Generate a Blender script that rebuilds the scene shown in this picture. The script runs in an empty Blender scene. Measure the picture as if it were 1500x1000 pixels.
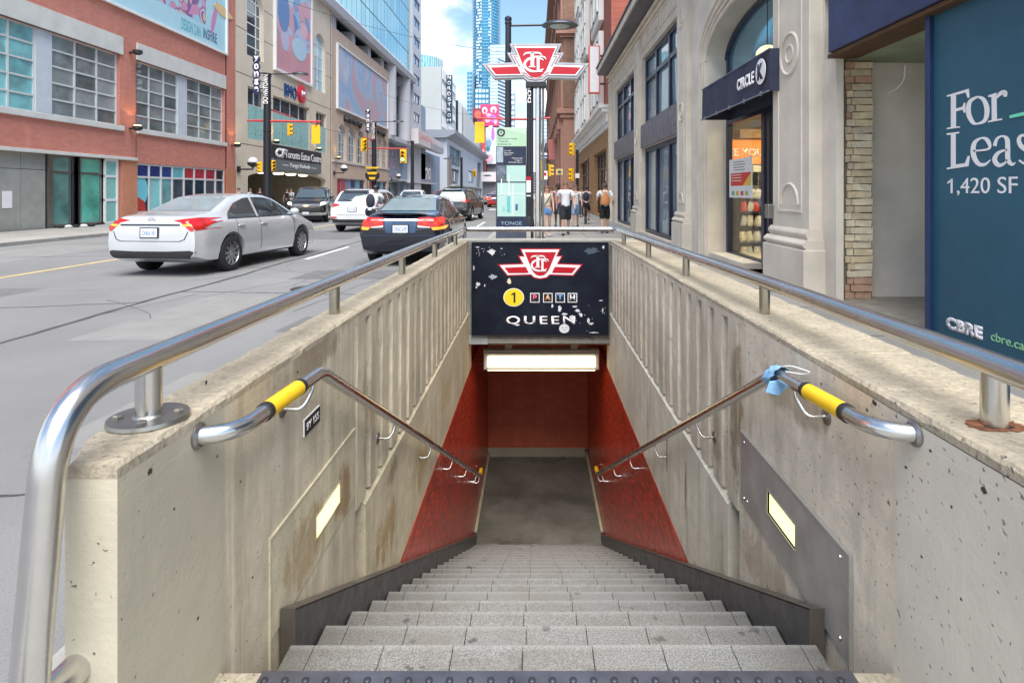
import bpy, bmesh, math, random
import numpy as np
from mathutils import Vector, Matrix, Quaternion
from mathutils.bvhtree import BVHTree
random.seed(7)
PI = math.pi
S = bpy.context.scene
COL = S.collection
R = math.radians
# ---------------------------------------------------------------- camera
F = 870.0; CX = 783.0; CY = 282.0; CZ = 1.45      # focal length in pixels of the 1500 px wide picture, vanishing point, eye height
cam = bpy.data.cameras.new('camera'); co = bpy.data.objects.new('camera', cam); COL.objects.link(co)
cam.sensor_width = 36; cam.lens = 36 * F / 1500
cam.shift_x = (750 - CX) / 1500; cam.shift_y = -(500 - CY) / 1500
cam.clip_start = .05; cam.clip_end = 5000
co.location = (0, 0, CZ); co.rotation_euler = (PI/2, 0, 0)
S.camera = co
# ---------------------------------------------------------------- sky and sun
SUN_EL, SUN_AZ = R(60), R(172)                     # azimuth clockwise from +Y (north)
w = bpy.data.worlds.new('World'); S.world = w; w.use_nodes = True
nt = w.node_tree; N = nt.nodes; Lk = nt.links
for n in list(N): N.remove(n)
out = N.new('ShaderNodeOutputWorld'); bg = N.new('ShaderNodeBackground'); bg.inputs['Strength'].default_value = .088
sky = N.new('ShaderNodeTexSky'); sky.sky_type = 'NISHITA'; sky.sun_disc = False
sky.sun_elevation = SUN_EL; sky.sun_rotation = SUN_AZ; sky.air_density = 1.0; sky.dust_density = .6; sky.ozone_density = 1.5
tc = N.new('ShaderNodeTexCoord'); mp = N.new('ShaderNodeMapping'); mp.inputs['Scale'].default_value = (1, 1, 2.0)
mp.inputs['Location'].default_value = (.35, 0.2, .15)
Lk.new(tc.outputs['Generated'], mp.inputs['Vector'])
n1 = N.new('ShaderNodeTexNoise'); n1.inputs['Scale'].default_value = 2.3; n1.inputs['Detail'].default_value = 9; n1.inputs['Roughness'].default_value = .55
n1.inputs['Distortion'].default_value = .3
Lk.new(mp.outputs[0], n1.inputs['Vector'])
sx = N.new('ShaderNodeSeparateXYZ'); Lk.new(tc.outputs['Generated'], sx.inputs[0])
el = N.new('ShaderNodeMapRange'); el.inputs['From Min'].default_value = 0.02; el.inputs['From Max'].default_value = .5
el.inputs['To Min'].default_value = .17; el.inputs['To Max'].default_value = -.05
Lk.new(sx.outputs['Z'], el.inputs['Value'])
ad = N.new('ShaderNodeMath'); ad.operation = 'ADD'; Lk.new(n1.outputs['Fac'], ad.inputs[0]); Lk.new(el.outputs[0], ad.inputs[1])
cr = N.new('ShaderNodeMapRange'); cr.interpolation_type = 'SMOOTHSTEP'
cr.inputs['From Min'].default_value = .50; cr.inputs['From Max'].default_value = .64
Lk.new(ad.outputs[0], cr.inputs['Value'])
n2 = N.new('ShaderNodeTexNoise'); n2.inputs['Scale'].default_value = 5; n2.inputs['Detail'].default_value = 6
Lk.new(mp.outputs[0], n2.inputs['Vector'])
cc = N.new('ShaderNodeMixRGB'); cc.inputs[1].default_value = (5.0, 5.6, 6.4, 1); cc.inputs[2].default_value = (7.6, 7.7, 7.9, 1)
Lk.new(n2.outputs['Fac'], cc.inputs[0])
boost = N.new('ShaderNodeMixRGB'); boost.blend_type = 'MULTIPLY'; boost.inputs[0].default_value = 1; boost.inputs[2].default_value = (1.05, 1.12, 1.12, 1)
Lk.new(sky.outputs[0], boost.inputs[1])
mx = N.new('ShaderNodeMixRGB'); Lk.new(cr.outputs[0], mx.inputs[0]); Lk.new(boost.outputs[0], mx.inputs[1]); Lk.new(cc.outputs[0], mx.inputs[2])
Lk.new(mx.outputs[0], bg.inputs['Color']); Lk.new(bg.outputs[0], out.inputs['Surface'])
sl = bpy.data.lights.new('sun', 'SUN'); so = bpy.data.objects.new('sun', sl); COL.objects.link(so)
sl.energy = 2.9; sl.angle = R(55); sl.color = (1, .95, .88)
sd = Vector((math.sin(SUN_AZ)*math.cos(SUN_EL), math.cos(SUN_AZ)*math.cos(SUN_EL), math.sin(SUN_EL)))
so.rotation_euler = (-sd).to_track_quat('-Z', 'Y').to_euler(); so.location = (0, 0, 60)
vs = S.view_settings; vs.view_transform = 'Standard'; vs.look = 'None'; vs.gamma = 1; vs.use_curve_mapping = False; vs.exposure = 1.36
try: S.cycles.max_bounces = 6; S.cycles.glossy_bounces = 3; S.cycles.transparent_max_bounces = 12; S.cycles.use_adaptive_sampling = True
except Exception: pass

# ---------------------------------------------------------------- helpers
def wx(px, d): return (px - CX) * d / F
def wz(py, d): return CZ + (CY - py) * d / F
def dd(px, X): return X * F / (px - CX)                       # depth at which the plane x = X is seen in column px
def zz(px, py, X): return CZ + (CY - py) * X / (px - CX)      # height of a point of that plane

WM = {}
def _reg(o, parent, M=None):
    COL.objects.link(o)
    Mw = M if M is not None else Matrix.Identity(4)
    if parent is not None:
        o.parent = parent; o.matrix_parent_inverse = WM[parent.name].inverted()
    if M is not None: o.matrix_basis = M
    WM[o.name] = Mw
    return o
def tag(o, label=None, cat=None, group=None, kind=None):
    if label: o['label'] = label
    if cat: o['category'] = cat
    if group: o['group'] = group
    if kind: o['kind'] = kind
    return o
def thing(name, label, cat, loc=(0, 0, 0), rz=0, group=None, parent=None):
    o = bpy.data.objects.new(name, None); o.empty_display_size = .2
    _reg(o, parent, Matrix.Translation(loc) @ Matrix.Rotation(rz, 4, 'Z'))
    return tag(o, label, cat, group)
def place(o, loc, rz=0):
    o.matrix_basis = Matrix.Translation(loc) @ Matrix.Rotation(rz, 4, 'Z')
def copy_tree(o, parent=None, kids=None):
    kids = kids if kids is not None else CH()
    c = o.copy(); COL.objects.link(c)
    if parent is not None: c.parent = parent
    for ch in kids.get(o.name, []): copy_tree(ch, c, kids)
    return c
def CH():
    d = {}
    for o in bpy.data.objects:
        if o.parent is not None: d.setdefault(o.parent.name, []).append(o)
    return d

def inst(name, me, M, parent):
    return _reg(bpy.data.objects.new(name, me), parent, M)

class MB:
    def __init__(s): s.v = []; s.f = []
    def add(s, vs, fs):
        b = len(s.v); s.v += [tuple(v) for v in vs]; s.f += [tuple(b + i for i in f) for f in fs]; return s
    def box(s, x0, x1, y0, y1, z0, z1, M=None):
        if x0 > x1: x0, x1 = x1, x0
        if y0 > y1: y0, y1 = y1, y0
        if z0 > z1: z0, z1 = z1, z0
        v = [Vector(p) for p in ((x0,y0,z0),(x1,y0,z0),(x1,y1,z0),(x0,y1,z0),(x0,y0,z1),(x1,y0,z1),(x1,y1,z1),(x0,y1,z1))]
        if M is not None: v = [M @ p for p in v]
        return s.add(v, [(0,3,2,1),(4,5,6,7),(0,1,5,4),(1,2,6,5),(2,3,7,6),(3,0,4,7)])
    def tube(s, pts, r, n=12, caps=True, r2=None):
        pts = [Vector(p) for p in pts]; m = len(pts); rs = r if isinstance(r, (list, tuple)) else [r]*m
        tan = []
        for i in range(m):
            t = (pts[min(i+1, m-1)] - pts[max(i-1, 0)])
            tan.append(t.normalized())
        ref = Vector((0,0,1)) if abs(tan[0].z) < .9 else Vector((1,0,0))
        u = tan[0].cross(ref).normalized(); vs = []
        for i in range(m):
            if i:
                q = tan[i-1].rotation_difference(tan[i]); u = q @ u
            u = (u - tan[i]*u.dot(tan[i])).normalized(); w_ = tan[i].cross(u)
            for k in range(n):
                a = 2*PI*k/n; vs.append(pts[i] + (u*math.cos(a) + w_*math.sin(a))*rs[i])
        fs = []
        for i in range(m-1):
            for k in range(n):
                a = i*n+k; b = i*n+(k+1) % n; fs.append((a, b, b+n, a+n))
        if caps: fs.append(tuple(range(n))[::-1]); fs.append(tuple((m-1)*n+k for k in range(n)))
        return s.add(vs, fs)
    def cyl(s, p0, p1, r, n=16): return s.tube([p0, p1], r, n)
    def lathe(s, prof, c=(0,0,0), axis='Z', n=20, M=None, caps=True):       # prof: (radius, height) pairs
        vs = []; fs = []; c = Vector(c)
        for r_, h in prof:
            for k in range(n):
                a = 2*PI*k/n; p = Vector((r_*math.cos(a), r_*math.sin(a), h))
                if axis == 'X': p = Vector((p.z, p.x, p.y))
                elif axis == 'Y': p = Vector((p.y, p.z, p.x))
                vs.append(c + p)
        for i in range(len(prof)-1):
            for k in range(n):
                a = i*n+k; b = i*n+(k+1) % n; fs.append((a, b, b+n, a+n))
        if caps: fs.append(tuple(range(n))[::-1]); fs.append(tuple((len(prof)-1)*n+k for k in range(n)))
        if M is not None: vs = [M @ v for v in vs]
        return s.add(vs, fs)
    def ell(s, c, rad, n=14, m=8, M=None, zmin=-1.0):
        prof = []; vs = []; fs = []; c = Vector(c)
        a0 = math.asin(max(-1, zmin))
        for i in range(m+1):
            a = a0 + (PI/2 - a0)*i/m
            for k in range(n):
                b = 2*PI*k/n; p = Vector((rad[0]*math.cos(a)*math.cos(b), rad[1]*math.cos(a)*math.sin(b), rad[2]*math.sin(a)))
                if M is not None: p = M @ p
                vs.append(c + p)
        for i in range(m):
            for k in range(n):
                a = i*n+k; b = i*n+(k+1) % n; fs.append((a, b, b+n, a+n))
        fs.append(tuple(range(n))[::-1])
        return s.add(vs, fs)
    def prism(s, pts, h, T=None):                                 # 2D polygon in local xy, extruded along local z from 0 to h; T maps to the world
        n = len(pts); T = T or Matrix.Identity(4)
        a = sum(pts[i][0]*pts[(i+1) % n][1] - pts[(i+1) % n][0]*pts[i][1] for i in range(n))
        if a < 0: pts = pts[::-1]
        vs = [T @ Vector((p[0], p[1], 0)) for p in pts] + [T @ Vector((p[0], p[1], h)) for p in pts]
        fs = [tuple(range(n))[::-1], tuple(range(n, 2*n))] + [(i, (i+1) % n, (i+1) % n + n, i+n) for i in range(n)]
        return s.add(vs, fs)
    def quad(s, a, b, c, d): return s.add([a, b, c, d], [(0,1,2,3)])
    def mesh(s, name='m', smooth=False, ang=40):
        me = bpy.data.meshes.new(name); me.from_pydata([tuple(v) for v in s.v], [], s.f); me.update()
        if smooth:
            me.polygons.foreach_set('use_smooth', [True]*len(me.polygons)); me.set_sharp_from_angle(angle=R(ang))
        return me
    def build(s, name, m, parent=None, smooth=False, ang=40, bevel=0, M=None, kind=None, label=None, fix=False):
        me = s.mesh(name, smooth, ang)
        if fix:
            bm = bmesh.new(); bm.from_mesh(me); bmesh.ops.recalc_face_normals(bm, faces=bm.faces); bm.to_mesh(me); bm.free()
        me.materials.append(m)
        o = _reg(bpy.data.objects.new(name, me), parent, M)
        if bevel:
            md = o.modifiers.new('b', 'BEVEL'); md.width = bevel; md.segments = 2; md.limit_method = 'ANGLE'; md.angle_limit = R(35)
        if kind: o['kind'] = kind
        if label: o['label'] = label
        return o
# frames for flat artwork: local x = right, local y = up, local z = out of the surface
def face_cam(x, y, z): return Matrix.Translation((x, y, z)) @ Matrix(((1,0,0,0),(0,0,-1,0),(0,1,0,0),(0,0,0,1)))      # faces -Y
def face_px(x, y, z): return Matrix.Translation((x, y, z)) @ Matrix(((0,0,1,0),(1,0,0,0),(0,1,0,0),(0,0,0,1)))        # faces +X, reads towards +Y
def face_nx(x, y, z): return Matrix.Translation((x, y, z)) @ Matrix(((0,0,-1,0),(-1,0,0,0),(0,1,0,0),(0,0,0,1)))      # faces -X, reads towards -Y
def face_py(x, y, z): return Matrix.Translation((x, y, z)) @ Matrix(((-1,0,0,0),(0,0,1,0),(0,1,0,0),(0,0,0,1)))

def text(s, m, T, parent, size=None, width=None, height=None, depth=.01, name='lettering', bold=0.0, spacing=1.0, align='CENTER', shear=0, line=1.0):
    cu = bpy.data.curves.new('t', 'FONT'); cu.body = s; cu.size = 1; cu.extrude = 0; cu.offset = bold; cu.space_character = spacing
    cu.align_x = align; cu.align_y = 'CENTER'; cu.shear = shear; cu.space_line = line; cu.resolution_u = 4
    ob = bpy.data.objects.new('t', cu); me = bpy.data.meshes.new_from_object(ob)
    bpy.data.objects.remove(ob); bpy.data.curves.remove(cu)
    xs = [v.co.x for v in me.vertices]; ys = [v.co.y for v in me.vertices]
    if not xs: return None
    W = max(xs)-min(xs); H = max(ys)-min(ys); my = (max(ys)+min(ys))/2; mx_ = (max(xs)+min(xs))/2 if align == 'CENTER' else (min(xs) if align == 'LEFT' else max(xs))
    sxs = (width/W) if width else None; sys_ = (height/H) if height else None
    if size: sxs = sys_ = size
    if sxs is None: sxs = sys_
    if sys_ is None: sys_ = sxs
    bm = bmesh.new(); bm.from_mesh(me)
    for v in bm.verts: v.co = Vector(((v.co.x-mx_)*sxs, (v.co.y-my)*sys_, 0))
    bmesh.ops.dissolve_limit(bm, angle_limit=.01, verts=bm.verts, edges=bm.edges)
    fs = list(bm.faces)
    r = bmesh.ops.extrude_face_region(bm, geom=fs)
    for v in r['geom']:
        if isinstance(v, bmesh.types.BMVert): v.co.z += depth
    bmesh.ops.recalc_face_normals(bm, faces=bm.faces)
    bm.transform(T); bm.to_mesh(me); bm.free(); me.materials.clear(); me.materials.append(m)
    return _reg(bpy.data.objects.new(name, me), parent)

def art(pts, m, T, parent, h=.004, name='graphic', label=None):
    b = MB(); b.prism(pts, h, T); return b.build(name, m, parent, label=label)
def circ(cx, cy, rx, ry=None, n=28, a0=0, a1=2*PI):
    ry = rx if ry is None else ry
    full = abs(a1-a0-2*PI) < 1e-6
    return [(cx+rx*math.cos(a0+(a1-a0)*k/(n if full else n-1)), cy+ry*math.sin(a0+(a1-a0)*k/(n if full else n-1))) for k in range(n)]
def inset(pts, d):
    n = len(pts)
    a = sum(pts[i][0]*pts[(i+1) % n][1] - pts[(i+1) % n][0]*pts[i][1] for i in range(n))
    if a < 0: pts = pts[::-1]
    o = []
    for i in range(n):
        p0 = Vector(pts[i-1]); p = Vector(pts[i]); p1 = Vector(pts[(i+1) % n])
        e0 = (p-p0).normalized(); e1 = (p1-p).normalized()
        n0 = Vector((-e0.y, e0.x)); n1_ = Vector((-e1.y, e1.x)); b = (n0+n1_)
        k = max(.35, b.dot(n0)/b.length if b.length else 1)
        q = p + b.normalized()*d/k if b.length > 1e-6 else p + n0*d
        o.append((q.x, q.y))
    return o

# ---------------------------------------------------------------- materials
def newmat(name):
    m = bpy.data.materials.new(name); m.use_nodes = True; t = m.node_tree
    return m, t, t.nodes['Principled BSDF']
def _n(t, typ, **kw):
    n = t.nodes.new(typ)
    for k, v in kw.items():
        if k.startswith('i_'): n.inputs[k[2:].replace('_', ' ')].default_value = v
        else: setattr(n, k, v)
    return n
def rgba(c): return (c[0], c[1], c[2], 1)
def pos(t, scale=(1,1,1), obj=False):
    if obj: g = _n(t, 'ShaderNodeTexCoord'); o = g.outputs['Object']
    else: g = _n(t, 'ShaderNodeNewGeometry'); o = g.outputs['Position']
    mp = _n(t, 'ShaderNodeMapping'); mp.inputs['Scale'].default_value = scale; t.links.new(o, mp.inputs['Vector']); return mp.outputs[0]
def mixc(t, fac, a, b, blend='MIX'):
    m = _n(t, 'ShaderNodeMixRGB', blend_type=blend)
    for i, x in ((0, fac), (1, a), (2, b)):
        if isinstance(x, (int, float)): m.inputs[i].default_value = x
        elif isinstance(x, tuple): m.inputs[i].default_value = rgba(x)
        else: t.links.new(x, m.inputs[i])
    return m.outputs[0]
def mrange(t, v, a, b, c=0, d=1, smooth=False):
    m = _n(t, 'ShaderNodeMapRange'); t.links.new(v, m.inputs['Value'])
    m.inputs['From Min'].default_value = a; m.inputs['From Max'].default_value = b; m.inputs['To Min'].default_value = c; m.inputs['To Max'].default_value = d
    if smooth: m.interpolation_type = 'SMOOTHSTEP'
    return m.outputs[0]
def noise(t, vec, scale, detail=4, rough=.55, dist=0):
    n = _n(t, 'ShaderNodeTexNoise'); t.links.new(vec, n.inputs['Vector'])
    n.inputs['Scale'].default_value = scale; n.inputs['Detail'].default_value = detail; n.inputs['Roughness'].default_value = rough; n.inputs['Distortion'].default_value = dist
    return n.outputs['Fac']
def vor(t, vec, scale, feat='F1', out='Distance', rnd=1):
    n = _n(t, 'ShaderNodeTexVoronoi', feature=feat); t.links.new(vec, n.inputs['Vector']); n.inputs['Scale'].default_value = scale; n.inputs['Randomness'].default_value = rnd
    return n.outputs[out]
def math_(t, op, a, b=None):
    m = _n(t, 'ShaderNodeMath', operation=op)
    for i, x in ((0, a), (1, b)):
        if x is None: continue
        if isinstance(x, (int, float)): m.inputs[i].default_value = x
        else: t.links.new(x, m.inputs[i])
    return m.outputs[0]
def bump(t, p, h, s, d=.01, prev=None):
    b = _n(t, 'ShaderNodeBump'); b.inputs['Strength'].default_value = s; b.inputs['Distance'].default_value = d
    t.links.new(h, b.inputs['Height'])
    if prev is not None: t.links.new(prev, b.inputs['Normal'])
    t.links.new(b.outputs[0], p.inputs['Normal']); return b.outputs[0]
MC = {}
def mat(name, c, rough=.6, metal=0, var=.12, vs=3, bmp=0, bs=80, spec=.5, stretch=(1,1,1), emit=None, es=1, coat=0, obj=False):
    if name in MC: return MC[name]
    m, t, p = newmat(name)
    p.inputs['Roughness'].default_value = rough; p.inputs['Metallic'].default_value = metal; p.inputs['Specular IOR Level'].default_value = spec
    if coat: p.inputs['Coat Weight'].default_value = coat; p.inputs['Coat Roughness'].default_value = .04
    if var or bmp: v = pos(t, stretch, obj)
    if var:
        nf = noise(t, v, vs, 6, .6)
        a = tuple(x*(1-var) for x in c); b = tuple(min(1, x*(1+var)) for x in c)
        t.links.new(mixc(t, mrange(t, nf, .3, .7), a, b), p.inputs['Base Color'])
        rr = mrange(t, noise(t, v, vs*3.1, 3), .3, .7, max(.02, rough-.08), min(1, rough+.08)); t.links.new(rr, p.inputs['Roughness'])
    else: p.inputs['Base Color'].default_value = rgba(c)
    if bmp: bump(t, p, noise(t, v, bs, 4, .7), bmp, .01)
    if emit: p.inputs['Emission Color'].default_value = rgba(emit); p.inputs['Emission Strength'].default_value = es
    MC[name] = m; return m

def concrete(name, c, stain=(.30, .17, .07), stain_amt=.25, pits=1.0, streak=.35, patch=None, dark_low=False, top=False, blobs=()):
    m, t, p = newmat(name); v = pos(t); L = t.links
    base = mixc(t, mrange(t, noise(t, v, 1.6, 7, .6), .32, .68), tuple(x*.70 for x in c), tuple(x*1.15 for x in c))
    base = mixc(t, mrange(t, noise(t, v, 9, 6, .7), .4, .7, 0, .6), base, tuple(x*.66 for x in c))
    base = mixc(t, mrange(t, noise(t, v, 130, 4, .8), .5, .75, 0, .5), base, tuple(x*.5 for x in c))
    # vertical run-off streaks
    vsr = pos(t, (5.5, 5.5, .55))
    base = mixc(t, mrange(t, noise(t, vsr, 1.5, 5, .65), .49, .68, 0, streak), base, tuple(x*.36 for x in c))
    base = mixc(t, mrange(t, noise(t, pos(t, (9, 9, .5)), 1.3, 4, .6, .4), .55, .70, 0, streak), base, tuple(min(1, x*1.35) for x in c))
    # rusty / brown stains
    sm = math_(t, 'MULTIPLY', mrange(t, noise(t, pos(t, (2.2, 2.2, 1.0)), 1.15, 6, .7, .6), .56, .70), mrange(t, noise(t, vsr, 2.7, 5, .7), .38, .62))
    base = mixc(t, math_(t, 'MULTIPLY', sm, stain_amt), base, stain)
    base = mixc(t, mrange(t, noise(t, pos(t, (1, 1, .6)), 2.6, 7, .72, .8), .60, .66, 0, min(.5, stain_amt*.5)), base, tuple(x*.45 for x in c))
    if patch:                                                   # a coat of grey paint on part of the wall
        sep = _n(t, 'ShaderNodeSeparateXYZ'); L.new(v, sep.inputs[0])
        e = math_(t, 'ADD', sep.outputs['Y'], math_(t, 'MULTIPLY', noise(t, v, 6, 3), .03))
        f = mrange(t, e, patch[0]-.012, patch[0]+.012, 1, 0)
        pc = mixc(t, mrange(t, noise(t, v, 2.4, 6, .6), .3, .7), tuple(x*.9 for x in patch[1]), tuple(x*1.08 for x in patch[1]))
        base = mixc(t, math_(t, 'MULTIPLY', f, .85), base, pc)
    if blobs:                                                   # single stains and a painted rail shadow, each at its own place
        sb = _n(t, 'ShaderNodeSeparateXYZ'); L.new(v, sb.inputs[0]); wob_ = math_(t, 'ADD', math_(t, 'MULTIPLY', noise(t, v, 4.5, 7, .72, .5), 2.6), math_(t, 'MULTIPLY', noise(t, vsr, 3, 5, .7), 1.0))
        for (by, bz, ry_, rz_, bc, ba) in blobs:
            dy_ = math_(t, 'DIVIDE', math_(t, 'SUBTRACT', sb.outputs['Y'], by), ry_); dz_ = math_(t, 'DIVIDE', math_(t, 'SUBTRACT', sb.outputs['Z'], bz), rz_)
            r2 = math_(t, 'ADD', math_(t, 'MULTIPLY', dy_, dy_), math_(t, 'MULTIPLY', dz_, dz_)); e_ = math_(t, 'SUBTRACT', wob_, r2)
            base = mixc(t, mrange(t, e_, 1.15, 1.75, 0, ba, True), base, bc)
    if top:                                                     # exposed aggregate
        ag = vor(t, v, 85, out='Color'); base = mixc(t, mrange(t, _sep(t, ag), .1, .95, 0, .30), base, (.26, .21, .14)); ag2 = vor(t, v, 60); base = mixc(t, mrange(t, ag2, .55, .8, 0, .3), base, (.14, .12, .09))
        base = mixc(t, mrange(t, noise(t, v, 3.5, 6, .7), .42, .68, 0, .55), base, (.28, .25, .19))
    # bug holes, two sizes
    vv = mixc(t, .05, v, noise(t, v, 30))
    d1 = vor(t, vv, 17); d2 = vor(t, vv, 44)
    g1 = vor(t, vv, 17, out='Color'); g2 = vor(t, vv, 44, out='Color')
    h1 = math_(t, 'MULTIPLY', mrange(t, d1, .07, .13, 1, 0), mrange(t, _sep(t, g1), .52, .57))
    h2 = math_(t, 'MULTIPLY', mrange(t, d2, .10, .17, 1, 0), mrange(t, _sep(t, g2), .60, .65))
    hole = math_(t, 'MULTIPLY', math_(t, 'MAXIMUM', h1, h2), mrange(t, noise(t, v, 2.1, 3, .6), .38, .50))
    base = mixc(t, math_(t, 'MULTIPLY', hole, .8*min(1, pits)), base, tuple(x*.16 for x in c))
    L.new(base, p.inputs['Base Color']); p.inputs['Roughness'].default_value = .88; p.inputs['Specular IOR Level'].default_value = .3
    h = math_(t, 'SUBTRACT', math_(t, 'MULTIPLY', noise(t, v, 60 if not top else 38, 6, .75), .5 if not top else 1.2), math_(t, 'MULTIPLY', hole, 2.0*pits))
    h = math_(t, 'ADD', h, math_(t, 'MULTIPLY', noise(t, v, 7, 4), .9))
    bump(t, p, h, .6 if not top else .9, .006 if not top else .010)
    return m
def _sep(t, col):
    s = _n(t, 'ShaderNodeSeparateColor'); t.links.new(col, s.inputs[0]); return s.outputs[0]

def brickmat(name, c, mortar, bw=.22, bh=.075, axis='YZ', var=.25, mw=.010, bmp=.5, rough=.85, offset=.5):
    m, t, p = newmat(name); g = _n(t, 'ShaderNodeNewGeometry'); s = _n(t, 'ShaderNodeSeparateXYZ'); t.links.new(g.outputs['Position'], s.inputs[0])
    cb = _n(t, 'ShaderNodeCombineXYZ'); t.links.new(s.outputs[axis[0]], cb.inputs[0]); t.links.new(s.outputs[axis[1]], cb.inputs[1])
    b = _n(t, 'ShaderNodeTexBrick'); t.links.new(cb.outputs[0], b.inputs['Vector'])
    b.offset = offset
    b.inputs['Scale'].default_value = 1; b.inputs['Brick Width'].default_value = bw; b.inputs['Row Height'].default_value = bh; b.inputs['Mortar Size'].default_value = mw
    b.inputs['Mortar Smooth'].default_value = .2; b.inputs['Bias'].default_value = 0
    b.inputs['Color1'].default_value = rgba(tuple(x*(1-var) for x in c)); b.inputs['Color2'].default_value = rgba(tuple(min(1, x*(1+var)) for x in c)); b.inputs['Mortar'].default_value = rgba(mortar)
    v = pos(t)
    col = mixc(t, mrange(t, noise(t, v, .5, 6, .65), .35, .65, 0, .35), b.outputs['Color'], tuple(x*.75 for x in c))
    col = mixc(t, mrange(t, noise(t, pos(t, (1.5, 1.5, .2)), 1.2, 5, .6), .55, .75, 0, .3), col, tuple(min(1, x*1.3+.05) for x in c))
    t.links.new(col, p.inputs['Base Color']); p.inputs['Roughness'].default_value = rough
    bump(t, p, math_(t, 'SUBTRACT', math_(t, 'MULTIPLY', noise(t, v, 60), .3), b.outputs['Fac']), bmp, .008)
    return m
def glassmat(name, c=(.03, .045, .055), rough=.03, tint=(.75, .88, .9), wob=.02):
    m, t, p = newmat(name); p.inputs['Base Color'].default_value = rgba(c); p.inputs['Roughness'].default_value = rough
    p.inputs['Specular IOR Level'].default_value = 1.0; p.inputs['IOR'].default_value = 1.7; p.inputs['Specular Tint'].default_value = rgba(tint)
    v = pos(t); bump(t, p, noise(t, v, .9, 2), wob, .3); 
    n = noise(t, v, 1.1, 4, .6); oi = _n(t, 'ShaderNodeObjectInfo'); cc_ = mixc(t, mrange(t, n, .35, .65), c, tuple(x*2.2+.01 for x in c)); cc_ = mixc(t, mrange(t, oi.outputs['Random'], .45, 1, 0, .65), cc_, tuple(min(1, x*2.6+.05) for x in c)); t.links.new(mixc(t, mrange(t, oi.outputs['Random'], .3, 0, 0, .6), cc_, tuple(x*.35 for x in c)), p.inputs['Base Color'])  # varied reflections are put into each pane's base colour
    return m
def clearglass(name, tint=(.9, .95, .95), refl=.12, alpha_dark=0.0):
    m, t, p = newmat(name); t.nodes.remove(p); o = t.nodes['Material Output']
    tr = _n(t, 'ShaderNodeBsdfTransparent'); tr.inputs[0].default_value = rgba(tint); gl = _n(t, 'ShaderNodeBsdfGlossy'); gl.inputs['Roughness'].default_value = .02
    fr = _n(t, 'ShaderNodeFresnel'); fr.inputs['IOR'].default_value = 1.5; f = math_(t, 'ADD', fr.outputs[0], refl*.3)
    mx_ = _n(t, 'ShaderNodeMixShader'); t.links.new(f, mx_.inputs[0]); t.links.new(tr.outputs[0], mx_.inputs[1]); t.links.new(gl.outputs[0], mx_.inputs[2]); t.links.new(mx_.outputs[0], o.inputs['Surface'])
    return m
def steelmat(name, c=(.70, .69, .67), rough=.24, scratch=.35):
    m, t, p = newmat(name); v = pos(t); p.inputs['Metallic'].default_value = 1
    col = mixc(t, mrange(t, noise(t, v, 5, 6, .7), .35, .7), c, tuple(x*.86 for x in c))
    col = mixc(t, mrange(t, noise(t, v, 1.8, 5, .7), .6, .8, 0, .25), col, (.46, .40, .30))
    t.links.new(col, p.inputs['Base Color'])
    r_ = mrange(t, noise(t, v, 6, 3, .5), .3, .7, rough-.03, rough+.05); t.links.new(r_, p.inputs['Roughness'])
    return m
def paintart(name, cols, scale=.35, dist=1.2, seed=0, rough=.5, base=None):
    """flat printed artwork: flowing areas of flat colour"""
    m, t, p = newmat(name); mp = pos(t, (1, 1, 1)); sh = _n(t, 'ShaderNodeMapping'); sh.inputs['Location'].default_value = (seed*3.1, seed*1.7, seed*2.3); t.links.new(mp, sh.inputs['Vector'])
    n = noise(t, sh.outputs[0], scale, 2, .4, dist)
    cr_ = _n(t, 'ShaderNodeValToRGB'); cr_.color_ramp.interpolation = 'CONSTANT'; t.links.new(n, cr_.inputs[0]); e = cr_.color_ramp.elements
    k = len(cols)
    while len(e) < k: e.new(.5)
    for i, c in enumerate(cols): e[i].position = .30 + .40*i/k if i else 0; e[i].color = rgba(c)
    n2_ = vor(t, sh.outputs[0], scale*2.4)
    col = mixc(t, mrange(t, n2_, .22, .24, .75, 0), cr_.outputs[0], mixc(t, noise(t, sh.outputs[0], scale*.7), cols[0], cols[-1]))
    if base: col = mixc(t, base[1], col, base[0])
    t.links.new(col, p.inputs['Base Color']); p.inputs['Roughness'].default_value = rough
    return m
# ================================================================ materials used in many places
STEEL = steelmat('brushed_steel'); STEEL_D = steelmat('dull_steel', (.36, .35, .34), .34)
WHITE = mat('white_paint', (.78, .78, .76), .5, var=.04); BLACK = mat('black_metal', (.018, .019, .024), .35, var=.2, vs=8); DARK = mat('dark_void', (.012, .012, .014), .8, var=0)
REDP = mat('sign_red', (.47, .006, .018), .35, var=.05); SILVER = mat('sign_silver', (.60, .60, .62), .35, .3, var=.06); SIGNW = mat('sign_white', (.82, .80, .80), .4, var=.03)
YEL = mat('signal_yellow', (.85, .48, .015), .4, var=.06); REDARM = mat('red_arm_paint', (.55, .05, .05), .4, var=.1)
CURB = mat('curb_stone', (.30, .29, .27), .9, var=.2, bmp=.5, bs=40)
G_DARK = glassmat('dark_window_glass', (.02, .032, .045))
G_TEAL = glassmat('teal_window_glass', (.10, .26, .27), .08)
G_SKY = glassmat('sky_window_glass', (.10, .15, .19), .05, (.9, .95, 1))
CLEAR = clearglass('clear_shop_glass')
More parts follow.
